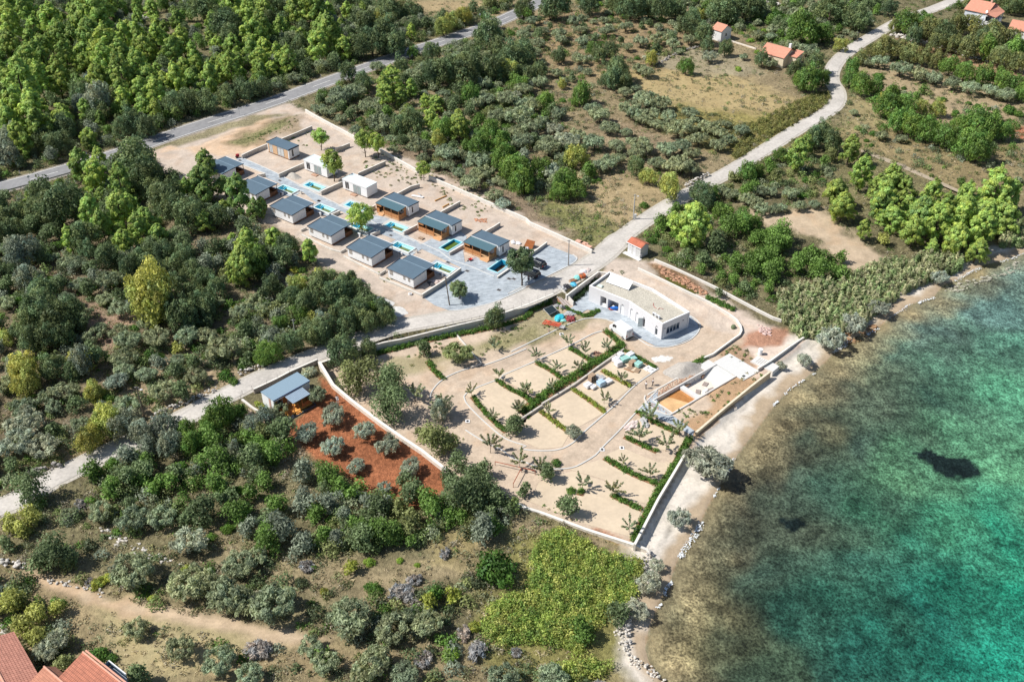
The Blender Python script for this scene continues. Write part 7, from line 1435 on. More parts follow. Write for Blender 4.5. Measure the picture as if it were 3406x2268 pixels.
# ------------------------------------------------------------------ kerbs
def kerb(px, label, z=LOW, wd=.22, curve=True):
    P = [un(p, z) for p in px]; P = ribbon_pts(P, .8) if curve else [Vector(p) for p in P]
    return tag(strip('kerb', P, wd, .12, kerb_m, th=.25), label, 'kerb')
kerb(TL('b2', 0, 888, 330, 728, 450, 678, 520, 660, 590, 658, 660, 668, 705, 685, 780, 732, 900, 818, 950, 846, 1010, 857, 1080, 855, 1170, 832, 1240, 798, 1285, 750, 1297, 700, 1275, 672, 1228, 640), 'pale kerb curving round the grey terrace of the white building')
kerb(TL('b1', 1857, 868, 1700, 935, 1557, 985), 'pale kerb along the far side of the sandy road')
kerb(TL('b1', 1470, 1000, 1380, 1030, 1290, 1075, 1235, 1125, 1205, 1170, 1198, 1205), 'pale curved kerb below the thin angled wall')
kerb(TL('b2', 622, 748, 560, 765, 420, 838, 200, 938, 0, 1025, -60, 1052)+TL('b1', 1690, 1068, 1530, 1130, 1450, 1170, 1430, 1195, 1440, 1230, 1500, 1300, 1600, 1395, 1700, 1475, 1780, 1510, 1857, 1535)+TL('b2', 60, 1552, 180, 1567, 320, 1560, 420, 1515, 520, 1420, 700, 1265, 855, 1115, 1012, 1005), 'long pale kerb enclosing the middle sand pitches', curve=True)
kerb(TL('b2', 1012, 1005, 900, 945, 782, 878), 'kerb behind the wrapped pallets', curve=False)
kerb(TL('b2', 1000, 1155, 870, 1290, 740, 1430, 640, 1530, 600, 1575)+TL('c2', 580, 12, 500, 62, 420, 98, 300, 108, 180, 92, 80, 55, 0, 30)+TL('b1', 1700, 1568, 1560, 1500, 1440, 1425), 'pale kerb on the seaward side of the sandy road')
kerb(Q(700, 500, K, 880, 205, 1600, 520, 1985, 700)+Q(870, 580, K, 520, 30, 1100, 300, 1620, 580, 2265, 900)+Q(1120, 740, K, 1300, 120, 1930, 400, 2265, 560), 'pale edging along the right side of the paved drive', z=0, curve=False)
kerb(Q(1360, 660, K, 0, 1130, 450, 1340, 900, 1545)+Q(1500, 740, K, 0, 1090, 600, 1290, 900, 1420, 1250, 1568), 'pale edging between the drive and the timber-porch cabins', z=0, curve=False)
kerb(TL('b1', 1330, 606, 1420, 600, 1600, 560, 1750, 500, 1857, 445)+Q(1660, 780, 4.48, 130, 890, 360, 775, 700, 632, 1010, 480, 1090, 440, 1140, 400, 1165, 365, 1150, 335, 1100, 305), 'kerb along the forecourt beside the lane', z=0)
# ------------------------------------------------------------------ poles, lamps, wires, fences
pole_m = mat('grey_pole', (.30, .29, .28), .7, .1, 4); wpole = mat('wooden_pole', (.16, .13, .10), .85, .2, 5); wire_m = mat('wire', (.05, .05, .055), .6)
TOP = {}
def pole(key, base, top, label, m, r=.11, lamp=None, cap=True):
    b = at(base); h = 6.6
    # height from how far up the picture its top stands
    for _ in range(30):
        q = proj(b.x, b.y, b.z+h); h *= (base[1]-top[1])/max(1e-3, base[1]-q[1])
    z = b.z+h; tx = un(top, z); t = thing('utility_pole', label, 'pole', tuple(b)); TOP[key] = Vector((tx[0], tx[1], z))
    d = TOP[key]-b; MB().bar((0, 0, -.5), tuple(d), r*1.25, r*.8, 8).obj('shaft', m, t)
    if lamp:
        MB().bar(tuple(d*.93), tuple(d*.93+Vector(lamp)*.75), .03).obj('lamp_arm', steel, t); c = d*.93+Vector(lamp); MB().lump(c.x, c.y, c.z, .34, .16, .1, 1, 1, .05).obj('lamp_head', metal_w, t)
    if cap: MB().box(d.x-.4, d.x+.4, d.y-.05, d.y+.05, d.z-.25, d.z-.15).obj('cross_arm', pole_m, t)
    return t
pole('mid', T('b2', 393, 297), T('b2', 398, 120), 'tall grey lamp-less pole at the corner of the forecourt and the lane', pole_m)
pole('right', Q(2050, 630, 11.775, 665, 1185)[0], Q(2050, 630, 11.775, 735, 200)[0], 'concrete pole with a small lamp beside the lane bend', mat('pale_pole', (.45, .44, .42), .8, .1, 4), .13, (.7, 0, 0))
t = thing('meter_cabinet', 'small white meter cabinet at the foot of the concrete pole', 'cabinet', tuple(at(Q(2050, 630, 11.775, 735, 1150)[0]))); MB().box(-.25, .25, -.15, .15, 0, 1.1).obj('case', mat('bright_white', (.74, .74, .74)), t); MB().box(-.28, .28, -.18, .18, 1.101, 1.16).obj('lid', metal_w, t)
pole('fore', T('b1', 1333, 568), T('b1', 1303, 378), 'leaning wooden pole on the paved forecourt beside a round tree', wpole)
pole('oak', T('b1', 277, 792), T('b1', 256, 665), 'pale pole rising from the scrub left of the lane', mat('pale_pole', (.45, .44, .42)), .11)
pole('left', T('b0', 995, 1345), T('b0', 935, 1125), 'dark wooden lamp pole left of the blue-roofed cabin', wpole, .12, (.75, -.1, -.1))
pole('far', T('a3', 712, 290), T('a3', 718, 222), 'thin wooden pole beside the far lane', wpole, .09)
def wire(a, b, sag, label):
    n = 14; pts = [a.lerp(b, i/n)-Vector((0, 0, sag*4*(i/n)*(1-i/n))) for i in range(n+1)]; m = MB()
    for i in range(n): m.bar(pts[i], pts[i+1], .014, n=4)
    tag(m.obj('overhead_wire', wire_m), label, 'wire')
wire(TOP['mid'], TOP['fore'], 1.0, 'overhead wire between the forecourt corner pole and the leaning pole')
wire(TOP['fore'], TOP['oak'], 1.2, 'overhead wire between the leaning pole and the pole in the scrub')
wire(TOP['oak'], TOP['left'], 1.6, 'overhead wire running along the lane to the dark lamp pole')
def post_row(px, z, h, n, label, grp, rail=False):
    P = ribbon_pts([un(p, z) for p in px], .6); tot = len(P)-1; base = None
    for i in range(n):
        p = P[int(tot*i/(n-1))]
        if base is None: base = thing('fence_post', '', 'fence post', (p.x, p.y, z)); MB().bar((0, 0, -.02), (0, 0, h), .03, n=5).obj('rod', steel, base); MB().box(-.06, .06, -.06, .06, 0, .02).obj('foot_plate', steel, base); o = base
        else: o = copytree(base); o.location = (p.x, p.y, z)
        tag(o, label, 'fence post', grp)
post_row(TL('b1', 800, 838, 1000, 795, 1390, 697, 1600, 650, 1857, 562)+TL('b2', 288, 485), LOW+1.69, .95, 22, 'bare steel post standing on the long white retaining wall', 'bare steel posts along the top of the long retaining wall')
post_row(TL('b2', 1290, 1438, 1500, 1262, 1650, 1140, 1770, 1040), -2.2, .9, 9, 'thin steel rod standing on the beach below the tan sea wall', 'thin steel rods below the tan sea wall')
post_row(TL('c2', 945, 655, 975, 520, 1020, 430, 1100, 290, 1140, 210), -2.3, .9, 6, 'thin steel rod standing beside the grey sea wall', 'thin steel rods beside the grey sea wall')
def rail_fence(px, z, h, label):
    P = [Vector((*un(p, z), z)) for p in px]; t = thing('wire_fence', label, 'fence', tuple(P[0])); o = P[0]
    for i, p in enumerate(P): MB().bar(p-o, p-o+Vector((0, 0, h)), .03, n=5).obj('post', pole_m, t)
    for k in (.35, .65, 1.0):
        b = MB(); 
        for i in range(len(P)-1): b.bar(P[i]-o+Vector((0, 0, h*k)), P[i+1]-o+Vector((0, 0, h*k)), .012, n=4)
        b.obj('rail', pole_m, t)
rail_fence(Q(850, 1230, K, -100, 560, 330, 400, 640, 230, 980, 60)+TL('b1', 425, 945), 1.05, .8, 'thin wire fence on the wall behind the blue-roofed cabin')
rail_fence(TL('b0', 1590, 1250, 1655, 1215, 1665, 1180), 0, 1.0, 'short fence at the entrance left of the blue-roofed cabin')
# guard rail and delineators of the asphalt road, road signs
gr = [p for p in ASPH if -172 < p.x < -100 and p.y > 0]; L_, R_ = ribbon(gr, 7.4); gl = R_ if proj(R_[5].x, R_[5].y, 0)[1] > proj(L_[5].x, L_[5].y, 0)[1] else L_
t = thing('guard_rail', 'steel guard rail on the near side of the asphalt road at the left', 'guard rail', (gl[0].x, gl[0].y, 0)); o = Vector((gl[0].x, gl[0].y, 0)); vs = []; fs = []
for i, p in enumerate(gl):
    q = Vector((p.x, p.y, 0))-o; vs += [(q.x, q.y, .45), (q.x, q.y, .75)]
    if i: fs.append((2*i-2, 2*i, 2*i+1, 2*i-1))
MB().add(vs, fs).obj('beam', steel, t)
for i in range(0, len(gl), 2): q = Vector((gl[i].x, gl[i].y, 0))-o; MB().box(q.x-.05, q.x+.05, q.y+.02, q.y+.1, -.2, .7).obj('post', steel, t)
dm = mat('bright_white', (.74, .74, .74)); base = None
for k, p in enumerate(TL('a0', 138, 1195, 595, 1062, 1200, 862, 1720, 692)+TL('a1', 450, 535, 930, 370, 1435, 190)+TL('a0', 1590, 815)):
    w3 = un(p, 0); P3 = Vector(w3); i = min(range(len(ASPH)), key=lambda j: (ASPH[j]-P3).length)
    if base is None: base = thing('delineator', '', 'road post', (*w3, 0)); MB().box(-.07, .07, -.04, .04, 0, .95).obj('post', dm, base); MB().box(-.072, .072, -.042, .042, .68, .84).obj('reflector', mat('black_band', (.02, .02, .02), .5), base); o = base
    else: o = copytree(base); o.location = (*w3, 0)
    tag(o, 'white roadside marker post beside the asphalt road', 'road post', 'white marker posts along the asphalt road')
for px, lb in ((T('a0', 1645, 790), 'white road sign on the near side of the asphalt road'), (T('a0', 208, 1262), 'grey road sign on the near side of the asphalt road at far left'), (T('a1', 1541, 140), 'white road sign on the far side of the asphalt road beside yellow bushes')):
    t = thing('road_sign', lb, 'road sign', (*un(px, 0), 0)); MB().bar((0, 0, -.1), (0, 0, 2.3), .035).obj('post', steel, t)
    b = MB(); b.cyl(0, 0, 0, .04, .35, n=16); q = b.obj('sign_plate', dm, t); q.rotation_euler = (R(90), 0, R(40)); q.location = (0, -.05, 2.0)
# ------------------------------------------------------------------ vehicles
tyre = mat('tyre', (.02, .02, .02), .8); rim = mat('wheel_rim', (.45, .46, .47), .35, .05, 4, metal=.6); lampr = mat('tail_lamp', (.35, .02, .02), .3); lampw = mat('head_lamp', (.7, .72, .72), .2)
def body_mesh(prof, wd, name, m, t, inset=.0, z_shoulder=1e9):
    """extrude a side profile across the width, narrowing above the shoulder"""
    n = len(prof); vs = []
    for s in (-1, 1):
        for x, z in prof: vs.append((x, s*(wd/2-(inset if z > z_shoulder else 0)-(.06 if z < .35 else 0)), z))
    tr = tessellate_polygon([[Vector((x, z, 0)) for x, z in prof]]); fs = []
    for a in tr: fs.append(tuple(a)); fs.append(tuple(n+i for i in a[::-1]))
    fs += [(i, (i+1) % n, n+(i+1) % n, n+i) for i in range(n)]
    o = MB().add(vs, fs).obj(name, m, t); bm = bmesh.new(); bm.from_mesh(o.data); bmesh.ops.recalc_face_normals(bm, faces=bm.faces); bm.to_mesh(o.data); bm.free()
    md = o.modifiers.new('b', 'BEVEL'); md.width = .06; md.segments = 2; md.limit_method = 'ANGLE'; md.angle_limit = R(30); return o
def wheel(t, x, y, r=.33):
    s = 1 if y > 0 else -1; w_ = MB(); w_.bar((x, y-s*.2, r), (x, y, r), r, n=16); o = w_.obj('wheel', tyre, t); MB().bar((x, y+s*.001, r), (x, y+s*.02, r), r*.62, n=12).obj('rim', rim, o)
def van():
    a, b = Vector(un(Q(1940, 890, 6.0316, 640, 1330)[0], LOW)), Vector(un(Q(1940, 890, 6.0316, 850, 1480)[0], LOW)); d = (a-b).normalized(); c = b+d*2.5+Vector((-d.y, d.x))*-.95
    t = thing('delivery_van', 'white high-roofed delivery van parked beside the hedge and the grey terrace', 'van', (c.x, c.y, LOW), math.atan2(d.y, d.x))
    pt = mat('white_car_paint', (.76, .77, .78), .3, .02, 2, spec=.6)
    body_mesh([(-2.5, .35), (-2.55, 1.0), (-2.5, 2.35), (-2.35, 2.48), (1.0, 2.48), (1.35, 2.35), (1.95, 1.45), (2.5, 1.2), (2.6, .9), (2.58, .35)], 1.95, 'body', pt, t, .1, 1.5)
    MB().add([(1.37, -.78, 2.28), (1.37, .78, 2.28), (1.97, .85, 1.5), (1.97, -.85, 1.5)], [(0, 1, 2, 3)]).obj('windscreen', glass, t)
    for s in (-1, 1):
        MB().add([(.5, s*.90, 2.1), (1.3, s*.90, 2.1), (1.75, s*.985, 1.5), (.5, s*.985, 1.5)], [(0, 1, 2, 3)]).obj('side_window', glass, t)
        for x in (-1.6, 1.7): wheel(t, x, s*.98, .34)
        MB().box(-2.6, -2.551, s*.8-.08, s*.8+.08, .9, 1.4).obj('tail_light', lampr, t); MB().box(1.25, 1.4, s*1.02-.08, s*1.02+.08, 1.45, 1.75).obj('mirror', tyre, t); MB().box(2.601, 2.63, s*.7-.15, s*.7+.15, .85, 1.05).obj('headlight', lampw, t)
        MB().box(-2.58, -2.556, s*.44-.4, s*.44+.4, 1.55, 2.1).obj('rear_panel', mat('van_door_panel', (.66, .67, .68), .35), t)
    MB().box(-2.62, -2.57, -.9, .9, .38, .6).obj('bumper', tyre, t); MB().box(-2.59, -2.571, -.22, .22, .75, .86).obj('number_plate', dm, t)
    MB().box(-2.575, -2.557, -.012, .012, .65, 2.2).obj('door_gap', tyre, t)
van()
def suv(px, ang, label, col, grp='dark cars parked on the forecourt'):
    w3 = un(px, 0); t = thing('parked_car', label, 'car', (*w3, 0.05), ang, grp); pt = mat('black_car_paint', col, .25, .03, 2, spec=.7)
    body_mesh([(-2.1, .35), (-2.15, .85), (-2.05, 1.05), (2.0, 1.0), (2.15, .8), (2.12, .35)], 1.8, 'body', pt, t)
    body_mesh([(-2.0, 1.04), (-1.85, 1.55), (-1.6, 1.66), (.35, 1.66), (.6, 1.58), (1.15, 1.03)], 1.66, 'cabin', glass, t, .12, 1.3); MB().box(-1.7, .4, -.66, .66, 1.665, 1.70).obj('roof', pt, t)
    for s in (-1, 1):
        for x in (-1.35, 1.35): wheel(t, x, s*.91, .34)
        MB().box(-2.18, -2.1, s*.7-.14, s*.7+.14, .85, 1.0).obj('tail_light', lampr, t); MB().box(2.1, 2.17, s*.65-.16, s*.65+.16, .75, .88).obj('headlight', lampw, t)
        MB().box(-1.7, .4, s*.6-.02, s*.6+.02, 1.701, 1.74).obj('roof_rail', metal_w, t); MB().box(.75, .9, s*.98-.08, s*.98+.08, 1.0, 1.15).obj('mirror', pt, t)
    MB().box(-2.19, -2.151, -.25, .25, .6, .72).obj('number_plate', dm, t)
suv(Q(1660, 780, 4.48, 560, 470)[0], R(143), 'black car parked on the paving beside the round forked tree', (.012, .013, .017))
suv(Q(1660, 780, 4.48, 470, 610)[0], R(143), 'second dark car almost hidden under the round forked tree', (.012, .013, .017))
# ------------------------------------------------------------------ people
skin = mat('skin', (.36, .20, .13), .6, .05, 5)
def person(loc, face, top, legs, label, hair=(.02, .015, .012), stride=.12, arms='down', bend=0.0):
    t = thing('person', label, 'person', tuple(loc), face)
    J = {'pelvis': (0, 0, .95), 'waist': (.02, 0, 1.12), 'chest': (.01, 0, 1.33), 'neck': (.01, 0, 1.50), 'skull': (.03, 0, 1.62), 'crown': (.02, 0, 1.72)}
    R_ = {'pelvis': .135, 'waist': .12, 'chest': .15, 'neck': .055, 'skull': .092, 'crown': .07}
    E = [('pelvis', 'waist'), ('waist', 'chest'), ('chest', 'neck'), ('neck', 'skull'), ('skull', 'crown')]
    for s, q in ((1, 'l'), (-1, 'r')):
        k = stride*s; J.update({'hip'+q: (0, .09*s, .88), 'knee'+q: (k*.5+.03, .10*s, .50), 'ankle'+q: (k, .10*s, .09), 'toe'+q: (k+.17, .12*s, .04), 'sh'+q: (0, .175*s, 1.42)})
        if arms == 'down' or s < 0: J.update({'el'+q: (-.03+k*.3, .25*s, 1.14), 'wr'+q: (.05-k*.5, .27*s, .90), 'ha'+q: (.08-k*.6, .27*s, .80)})
        else: J.update({'el'+q: (.1, .27*s, 1.16), 'wr'+q: (.3, .14*s, 1.2), 'ha'+q: (.38, .08*s, 1.24)})
        R_.update({'hip'+q: .105, 'knee'+q: .06, 'ankle'+q: .042, 'toe'+q: .035, 'sh'+q: .06, 'el'+q: .042, 'wr'+q: .028, 'ha'+q: .03})
        E += [('pelvis', 'hip'+q), ('hip'+q, 'knee'+q), ('knee'+q, 'ankle'+q), ('ankle'+q, 'toe'+q), ('chest', 'sh'+q), ('sh'+q, 'el'+q), ('el'+q, 'wr'+q), ('wr'+q, 'ha'+q)]
        for f in range(5):
            a = (-.03+.015*f) if f < 4 else .03; h = Vector(J['ha'+q]); w_ = Vector(J['wr'+q]); d = (h-w_).normalized(); side = Vector((1, 0, 0)) if abs(d.x) < .7 else Vector((0, 0, 1))
            J['f%d%s' % (f, q)] = tuple(h+d*(.07 if f < 4 else .025)+side*(a if f < 4 else .045)); R_['f%d%s' % (f, q)] = .009; E.append(('ha'+q, 'f%d%s' % (f, q)))
    if bend:
        for k_ in J:
            x, y, z = J[k_]
            if z > .93: dz = z-.93; J[k_] = (x+dz*math.sin(bend), y, .93+dz*math.cos(bend))
    def skinobj(name, keys, m, grow, root, parent):
        ks = [k for k in J if k in keys]; ix = {k: i for i, k in enumerate(ks)}; me = bpy.data.meshes.new(name); me.from_pydata([J[k] for k in ks], [(ix[a], ix[b]) for a, b in E if a in ix and b in ix], []); me.materials.append(m)
        o = bpy.data.objects.new(name, me); sc.collection.objects.link(o); o.parent = parent; md = o.modifiers.new('skin', 'SKIN'); md.use_smooth_shade = True
        for i, k in enumerate(ks):
            v = me.skin_vertices[0].data[i] if me.skin_vertices else None
            if v: v.radius = (R_[k]*grow, R_[k]*grow); v.use_root = k == root
        sb = o.modifiers.new('sub', 'SUBSURF'); sb.levels = sb.render_levels = 1; return o
    def mk(name, keys, m, grow, root, parent):
        ks = [k for k in J if k in keys]; me = bpy.data.meshes.new(name); ix = {k: i for i, k in enumerate(ks)}
        bm = bmesh.new(); ly = bm.verts.layers.skin.verify(); vv = [bm.verts.new(J[k]) for k in ks]
        for k, v in zip(ks, vv): v[ly].radius = (R_[k]*grow, R_[k]*grow); v[ly].use_root = k == root
        for a, b in E:
            if a in ix and b in ix: bm.edges.new((vv[ix[a]], vv[ix[b]]))
        bm.to_mesh(me); bm.free(); me.materials.append(m); o = bpy.data.objects.new(name, me); sc.collection.objects.link(o); o.parent = parent
        md = o.modifiers.new('skin', 'SKIN'); md.use_smooth_shade = True; sb = o.modifiers.new('sub', 'SUBSURF'); sb.levels = sb.render_levels = 1; return o
    body = mk('body', set(J), skin, 1.0, 'pelvis', t)
    mk('shirt', {'pelvis', 'waist', 'chest', 'shl', 'shr', 'ell', 'elr'}, top, 1.18, 'chest', t)
    mk('trousers', {'pelvis', 'hipl', 'hipr', 'kneel', 'kneer', 'anklel', 'ankler'}, legs, 1.22, 'pelvis', t)
    hx = Vector(J['skull']); MB().lump(hx.x-.025, hx.y, hx.z+.055, .10, .095, .085, 2, 2, .03).obj('hair', mat('hair_%d' % int(hair[0]*1000), hair, .8), t)
    b = MB(); b.lump(hx.x+.10, 0, hx.z-.005, .022, .016, .022, 1, 1, .1); b.obj('nose', skin, t)
    for s in (1, -1): MB().lump(hx.x+.085, .034*s, hx.z+.02, .012, .014, .01, 1, 1, 0).obj('eye', tyre, t); MB().lump(J['toe'+('l' if s > 0 else 'r')][0]-.06, .11*s, .04, .14, .055, .05, 1, 2, .05).obj('shoe', tyre, t)
    MB().lump(hx.x+.088, 0, hx.z-.045, .01, .026, .007, 1, 1, 0).obj('mouth', mat('lips', (.3, .1, .08), .6), t)
    return t
wt_ = mat('white_shirt', (.72, .72, .72), .85); dk_ = mat('dark_trousers', (.05, .055, .07), .9); br_ = mat('grey_trousers', (.16, .14, .13), .9); bl_ = mat('blue_shirt', (.10, .16, .28), .85)
person(at(Q(1920, 1130, 4.267, 970, 690)[0]), R(40), wt_, br_, 'person in white shirt and greyish trousers, left of the two on the sandy road', arms='fold')
person(at(Q(1920, 1130, 4.267, 1070, 647)[0]), R(200), wt_, dk_, 'person in white shirt and dark trousers, right of the two on the sandy road')
person(at(Q(1660, 780, 4.48, 438, 712)[0]), R(-60), bl_, dk_, 'person in dark clothes standing in the shade of the round forked tree')
person(at(T('b1', 565, 1240)), R(120), wt_, wt_, 'person in white bending down on the red soil near the whitish stone wall', bend=.5, arms='fold')
# ------------------------------------------------------------------ building materials
woodp = mat('pallet_wood', (.40, .29, .20), .9, .25, 8); wrap = mat('white_wrap', (.68, .68, .70), .5, .15, 3); teal = mat('teal_wrap', (.30, .55, .50), .5, .1, 3); bluew = mat('pale_blue_wrap', (.40, .55, .70), .5, .25, 3); greyw = mat('grey_bags', (.38, .38, .38), .8, .3, 4)
def pallet(px, ang, top, sz, label, z=None, n=1):
    w3 = at(px); t = thing('pallet', label, 'pallet', tuple(w3), ang, 'pallets and wrapped goods on the camping ground'); 
    for k in range(n):
        b = MB(); z0 = k*.15
        for y in (-.4, -.2, 0, .2, .4): b.box(-.6, .6, y-.06, y+.06, z0+.12, z0+.14)
        for x in (-.55, 0, .55): b.box(x-.05, x+.05, -.46, .46, z0, z0+.119)
        b.obj('boards', woodp, t)
    if top:
        h = sz[2]; o = MB().box(-sz[0]/2, sz[0]/2, -sz[1]/2, sz[1]/2, .145+n*.15-.15, .145+n*.15-.15+h).obj('wrapped_load', top, t); md = o.modifiers.new('b', 'BEVEL'); md.width = .1; md.segments = 3
        MB().box(-sz[0]/2+.1, sz[0]/2-.1, -.03, .03, .146+n*.15-.15+h, .17+n*.15-.15+h).obj('strap', greyw, t)
    return t
q = lambda x, y: Q(1920, 1130, 4.267, x, y)[0]
a0 = R(42)
for x, y, m_, s_, lb in ((615, 250, wrap, (1.2, 1.0, .9), 'topmost grey-white wrapped pallet beside the hedge'), (545, 310, wrap, (1.3, 1.1, .8), 'leftmost white wrapped pallet above the front white one'), (580, 370, wrap, (1.3, 1.2, 1.0), 'white rounded wrapped pallet nearest the viewer'), (680, 300, teal, (1.9, 1.2, .75), 'long teal wrapped pallet'),
                         (750, 255, wrap, (1.5, 1.1, 1.0), 'bright white wrapped pallet behind the teal ones'), (800, 305, teal, (1.1, 1.0, .8), 'small teal wrapped pallet in the middle'), (865, 375, teal, (1.4, 1.2, .8), 'rightmost teal wrapped pallet'), (150, 670, wrap, (1.4, 1.2, .7), 'white wrapped pallet left below the stacked pallets'),
                         (225, 690, wrap, (1.1, 1.0, .5), 'small crumpled white wrapped pallet on the left pitch'), (335, 650, bluew, (1.4, 1.2, 1.0), 'pale blue wrapped pallet on the left pitch'), (335, 580, greyw, (1.5, 1.2, .7), 'grey wrapped pallet behind the pale blue one'), (435, 610, wrap, (1.5, 1.2, .5), 'flat white wrapped pallet at the right of the left pitch'), (285, 555, greyw, (1.2, 1.0, .6), 'grey wrapped pallet beside the tall pallet stack')):
    pallet(q(x, y), a0+R((x*7) % 20-10), m_, s_, lb)
pallet(q(205, 590), a0, None, None, 'tall leaning stack of empty wooden pallets', n=11); pallet(q(780, 360), a0, None, None, 'stack of empty wooden pallets between the teal loads', n=7); pallet(q(850, 445), a0+R(20), None, None, 'low pair of wooden pallets at the road edge', n=2); pallet(q(750, 400), a0, None, None, 'single pallet row behind the plank', n=1)
b = MB(); p0 = at(q(660, 415)); p1 = at(q(795, 470)); b.bar(p0+Vector((0, 0, .1)), p1+Vector((0, 0, .1)), .09, n=4); b.bar(p0+Vector((.1, .2, .1)), p1+Vector((.1, .2, .1)), .09, n=4); tag(b.obj('plank', mat('brown_plank', (.28, .16, .09), .8, .2, 6)), 'pair of long brown planks lying in front of the wooden pallets', 'plank')
for k, (x, y, lb) in enumerate(((1000, 410, 'left white slab lying by the kerb corner'), (1065, 440, 'right white slab lying by the kerb corner'))):
    w3 = at(q(x, y)); t = thing('slab', lb, 'slab', tuple(w3), a0, 'white slabs by the kerb corner'); MB().box(-.8, .8, -.5, .5, .06, .2).obj('plate', dm, t); MB().box(-.2, .3, -.2, .2, .201, .26).obj('cutout', greyw, t)
# machinery and tarps near the stairs
q7 = lambda x, y: Q(1760, 960, 5.27, x, y)[0]
def machine():
    w3 = at(q7(440, 660)); t = thing('cultivator', 'orange red farm implement with bars and a grille on the sand near the stairs', 'machine', tuple(w3), R(-28)); rd = mat('orange_red_paint', (.60, .10, .05), .5, .15, 4)
    for y in (-.7, -.2, .3, .75): MB().bar((-2.4, y, .35), (1.4, y*.7, .75), .08, n=6).obj('beam', rd, t)
    for x in (-2.3, -1.2, -.1, 1.0): MB().bar((x, -.8, .45+.1*(x+2)), (x, .85, .45+.1*(x+2)), .07, n=6).obj('cross_bar', rd, t)
    for x, y in ((-2.0, -.6), (-1.0, .5), (0, -.5), (.8, .6), (1.2, -.4)): MB().bar((x, y, .5), (x+.15, y, -.05), .06, .03).obj('tine', rd, t)
    MB().box(1.2, 2.3, -.5, .5, .4, .5).obj('grille', greyw, t); MB().lump(-1.4, .1, .7, .5, .35, .25, 3, 1, .2).obj('hopper', rd, t); MB().bar((2.2, 0, .4), (3.2, .3, .1), .05).obj('drawbar', steel, t)
machine()
def tarp(px, rx, ry, rz, m, label, cat='tarpaulin', seed=1, name='tarpaulin', j=.3, z=.0):
    w3 = at(px); b = MB(); b.lump(0, 0, rz*.4, rx, ry, rz, seed, 3, j*.35); o = b.obj(name, m); o.location = (w3.x, w3.y, w3.z+z); o.rotation_euler = (0, 0, seed); return tag(o, label, cat)
cy = mat('cyan_tarp', (.05, .48, .60), .4, .2, 3)
tarp(q7(530, 530), 1.3, .9, .6, cy, 'cyan plastic sheet crumpled beside the orange red machine', seed=4); tarp(q7(560, 555), 1.1, .6, .3, mat('mint_sheet', (.25, .62, .58), .4, .2, 3), 'mint green plastic sheet in front of the cyan one', seed=6)
tarp(q7(720, 540), 1.2, .9, .4, mat('dark_red_scrap', (.25, .05, .05), .7, .4, 4), 'pile of dark red scrap beside the cyan sheet', 'scrap', seed=8, name='scrap_pile', j=.9); tarp(q7(700, 470), .9, .6, .45, greyw, 'grey scrap behind the dark red pile', 'scrap', seed=9, name='scrap_pile', j=.8)
p = [Vector((*un(v, LOW+.7), LOW+.7)) for v in (q7(250, 355), q7(410, 290), q7(500, 380), q7(350, 460))]; b = MB(); b.add([tuple(v) for v in p]+[tuple(v-Vector((0, 0, .08))) for v in p], [(3, 2, 1, 0), (4, 5, 6, 7), (0, 1, 5, 4), (1, 2, 6, 5), (2, 3, 7, 6), (3, 0, 4, 7)])
t = thing('dark_panel', 'dark flat panel with a white frame near the foot of the stairs', 'panel', tuple(p[0])); b.v = [tuple(Vector(v)-p[0]) for v in b.v]; b.obj('sheet', mat('black_panel', (.02, .03, .035), .35), t)
for i in range(4): MB().bar(p[i]-p[0], p[(i+1) % 4]-p[0], .05, n=4).obj('frame', greyw, t)
for i in (0, 2): MB().bar(p[i]-p[0], p[i]-p[0]-Vector((0, 0, .8)), .05, n=4).obj('leg', greyw, t)
for k, (x, y, r_, lb) in enumerate(((480, 310, .6, 'grey cement bags left of the foot of the stairs'), (560, 320, .55, 'grey blue bags below the stairs'), (610, 345, .6, 'dark rubbish bags below the stairs'))): tarp(q7(x, y), r_, r_*.7, .35, greyw if k < 2 else mat('dark_bags', (.06, .06, .07), .6), lb, 'bag', seed=10+k, name='bags', j=.6)
t = tarp(q7(340, 755), .14, .14, .7, mat('pinkish_post', (.62, .45, .38), .8), 'short pale concrete stump beside the kerb', 'post', 3, 'stump', .1)
# goods beside the lane behind the retaining wall
q6 = lambda x, y: Q(1660, 780, 4.48, x, y)[0]
def crate(px, m, label, sx=1.1, sy=.9, sz=.8, ang=.6):
    w3 = at(px); t = thing('crate', label, 'crate', tuple(w3), ang); 
    for x in (-sx/2, sx/2): MB().box(x-.03, x+.03, -sy/2, sy/2, 0, sz).obj('end_panel', m, t)
    for y in (-sy/2, sy/2):
        for k in range(4): MB().box(-sx/2+.031, sx/2-.031, y-.02, y+.02, .05+k*sz/4, k*sz/4+sz/4-.02).obj('slat', m, t)
    MB().box(-sx/2+.04, sx/2-.04, -sy/2+.03, sy/2-.03, .02, sz*.7).obj('contents', mat('brown_contents', (.28, .12, .06), .9, .4, 6), t)
crate(q6(1240, 640), mat('orange_crate', (.62, .15, .05), .6), 'orange slatted crate beside the lane behind the retaining wall')
tarp(q6(1160, 660), .9, .7, .5, mat('mint_sheet', (.25, .62, .58)), 'mint coloured covered stack beside the lane', seed=14); tarp(q6(1110, 760), .8, .6, .5, mat('light_blue_tarp', (.08, .42, .62), .4, .2, 3), 'light blue plastic sheet beside the lane', seed=15)
tarp(q6(1260, 560), .8, .6, .4, wrap, 'white sacks beside the orange crate', 'bag', 16, 'bags'); tarp(q6(1320, 540), .9, .6, .3, mat('pink_sacks', (.60, .50, .46), .8, .3, 3), 'pinkish sacks beside the white ones', 'bag', 17, 'bags')
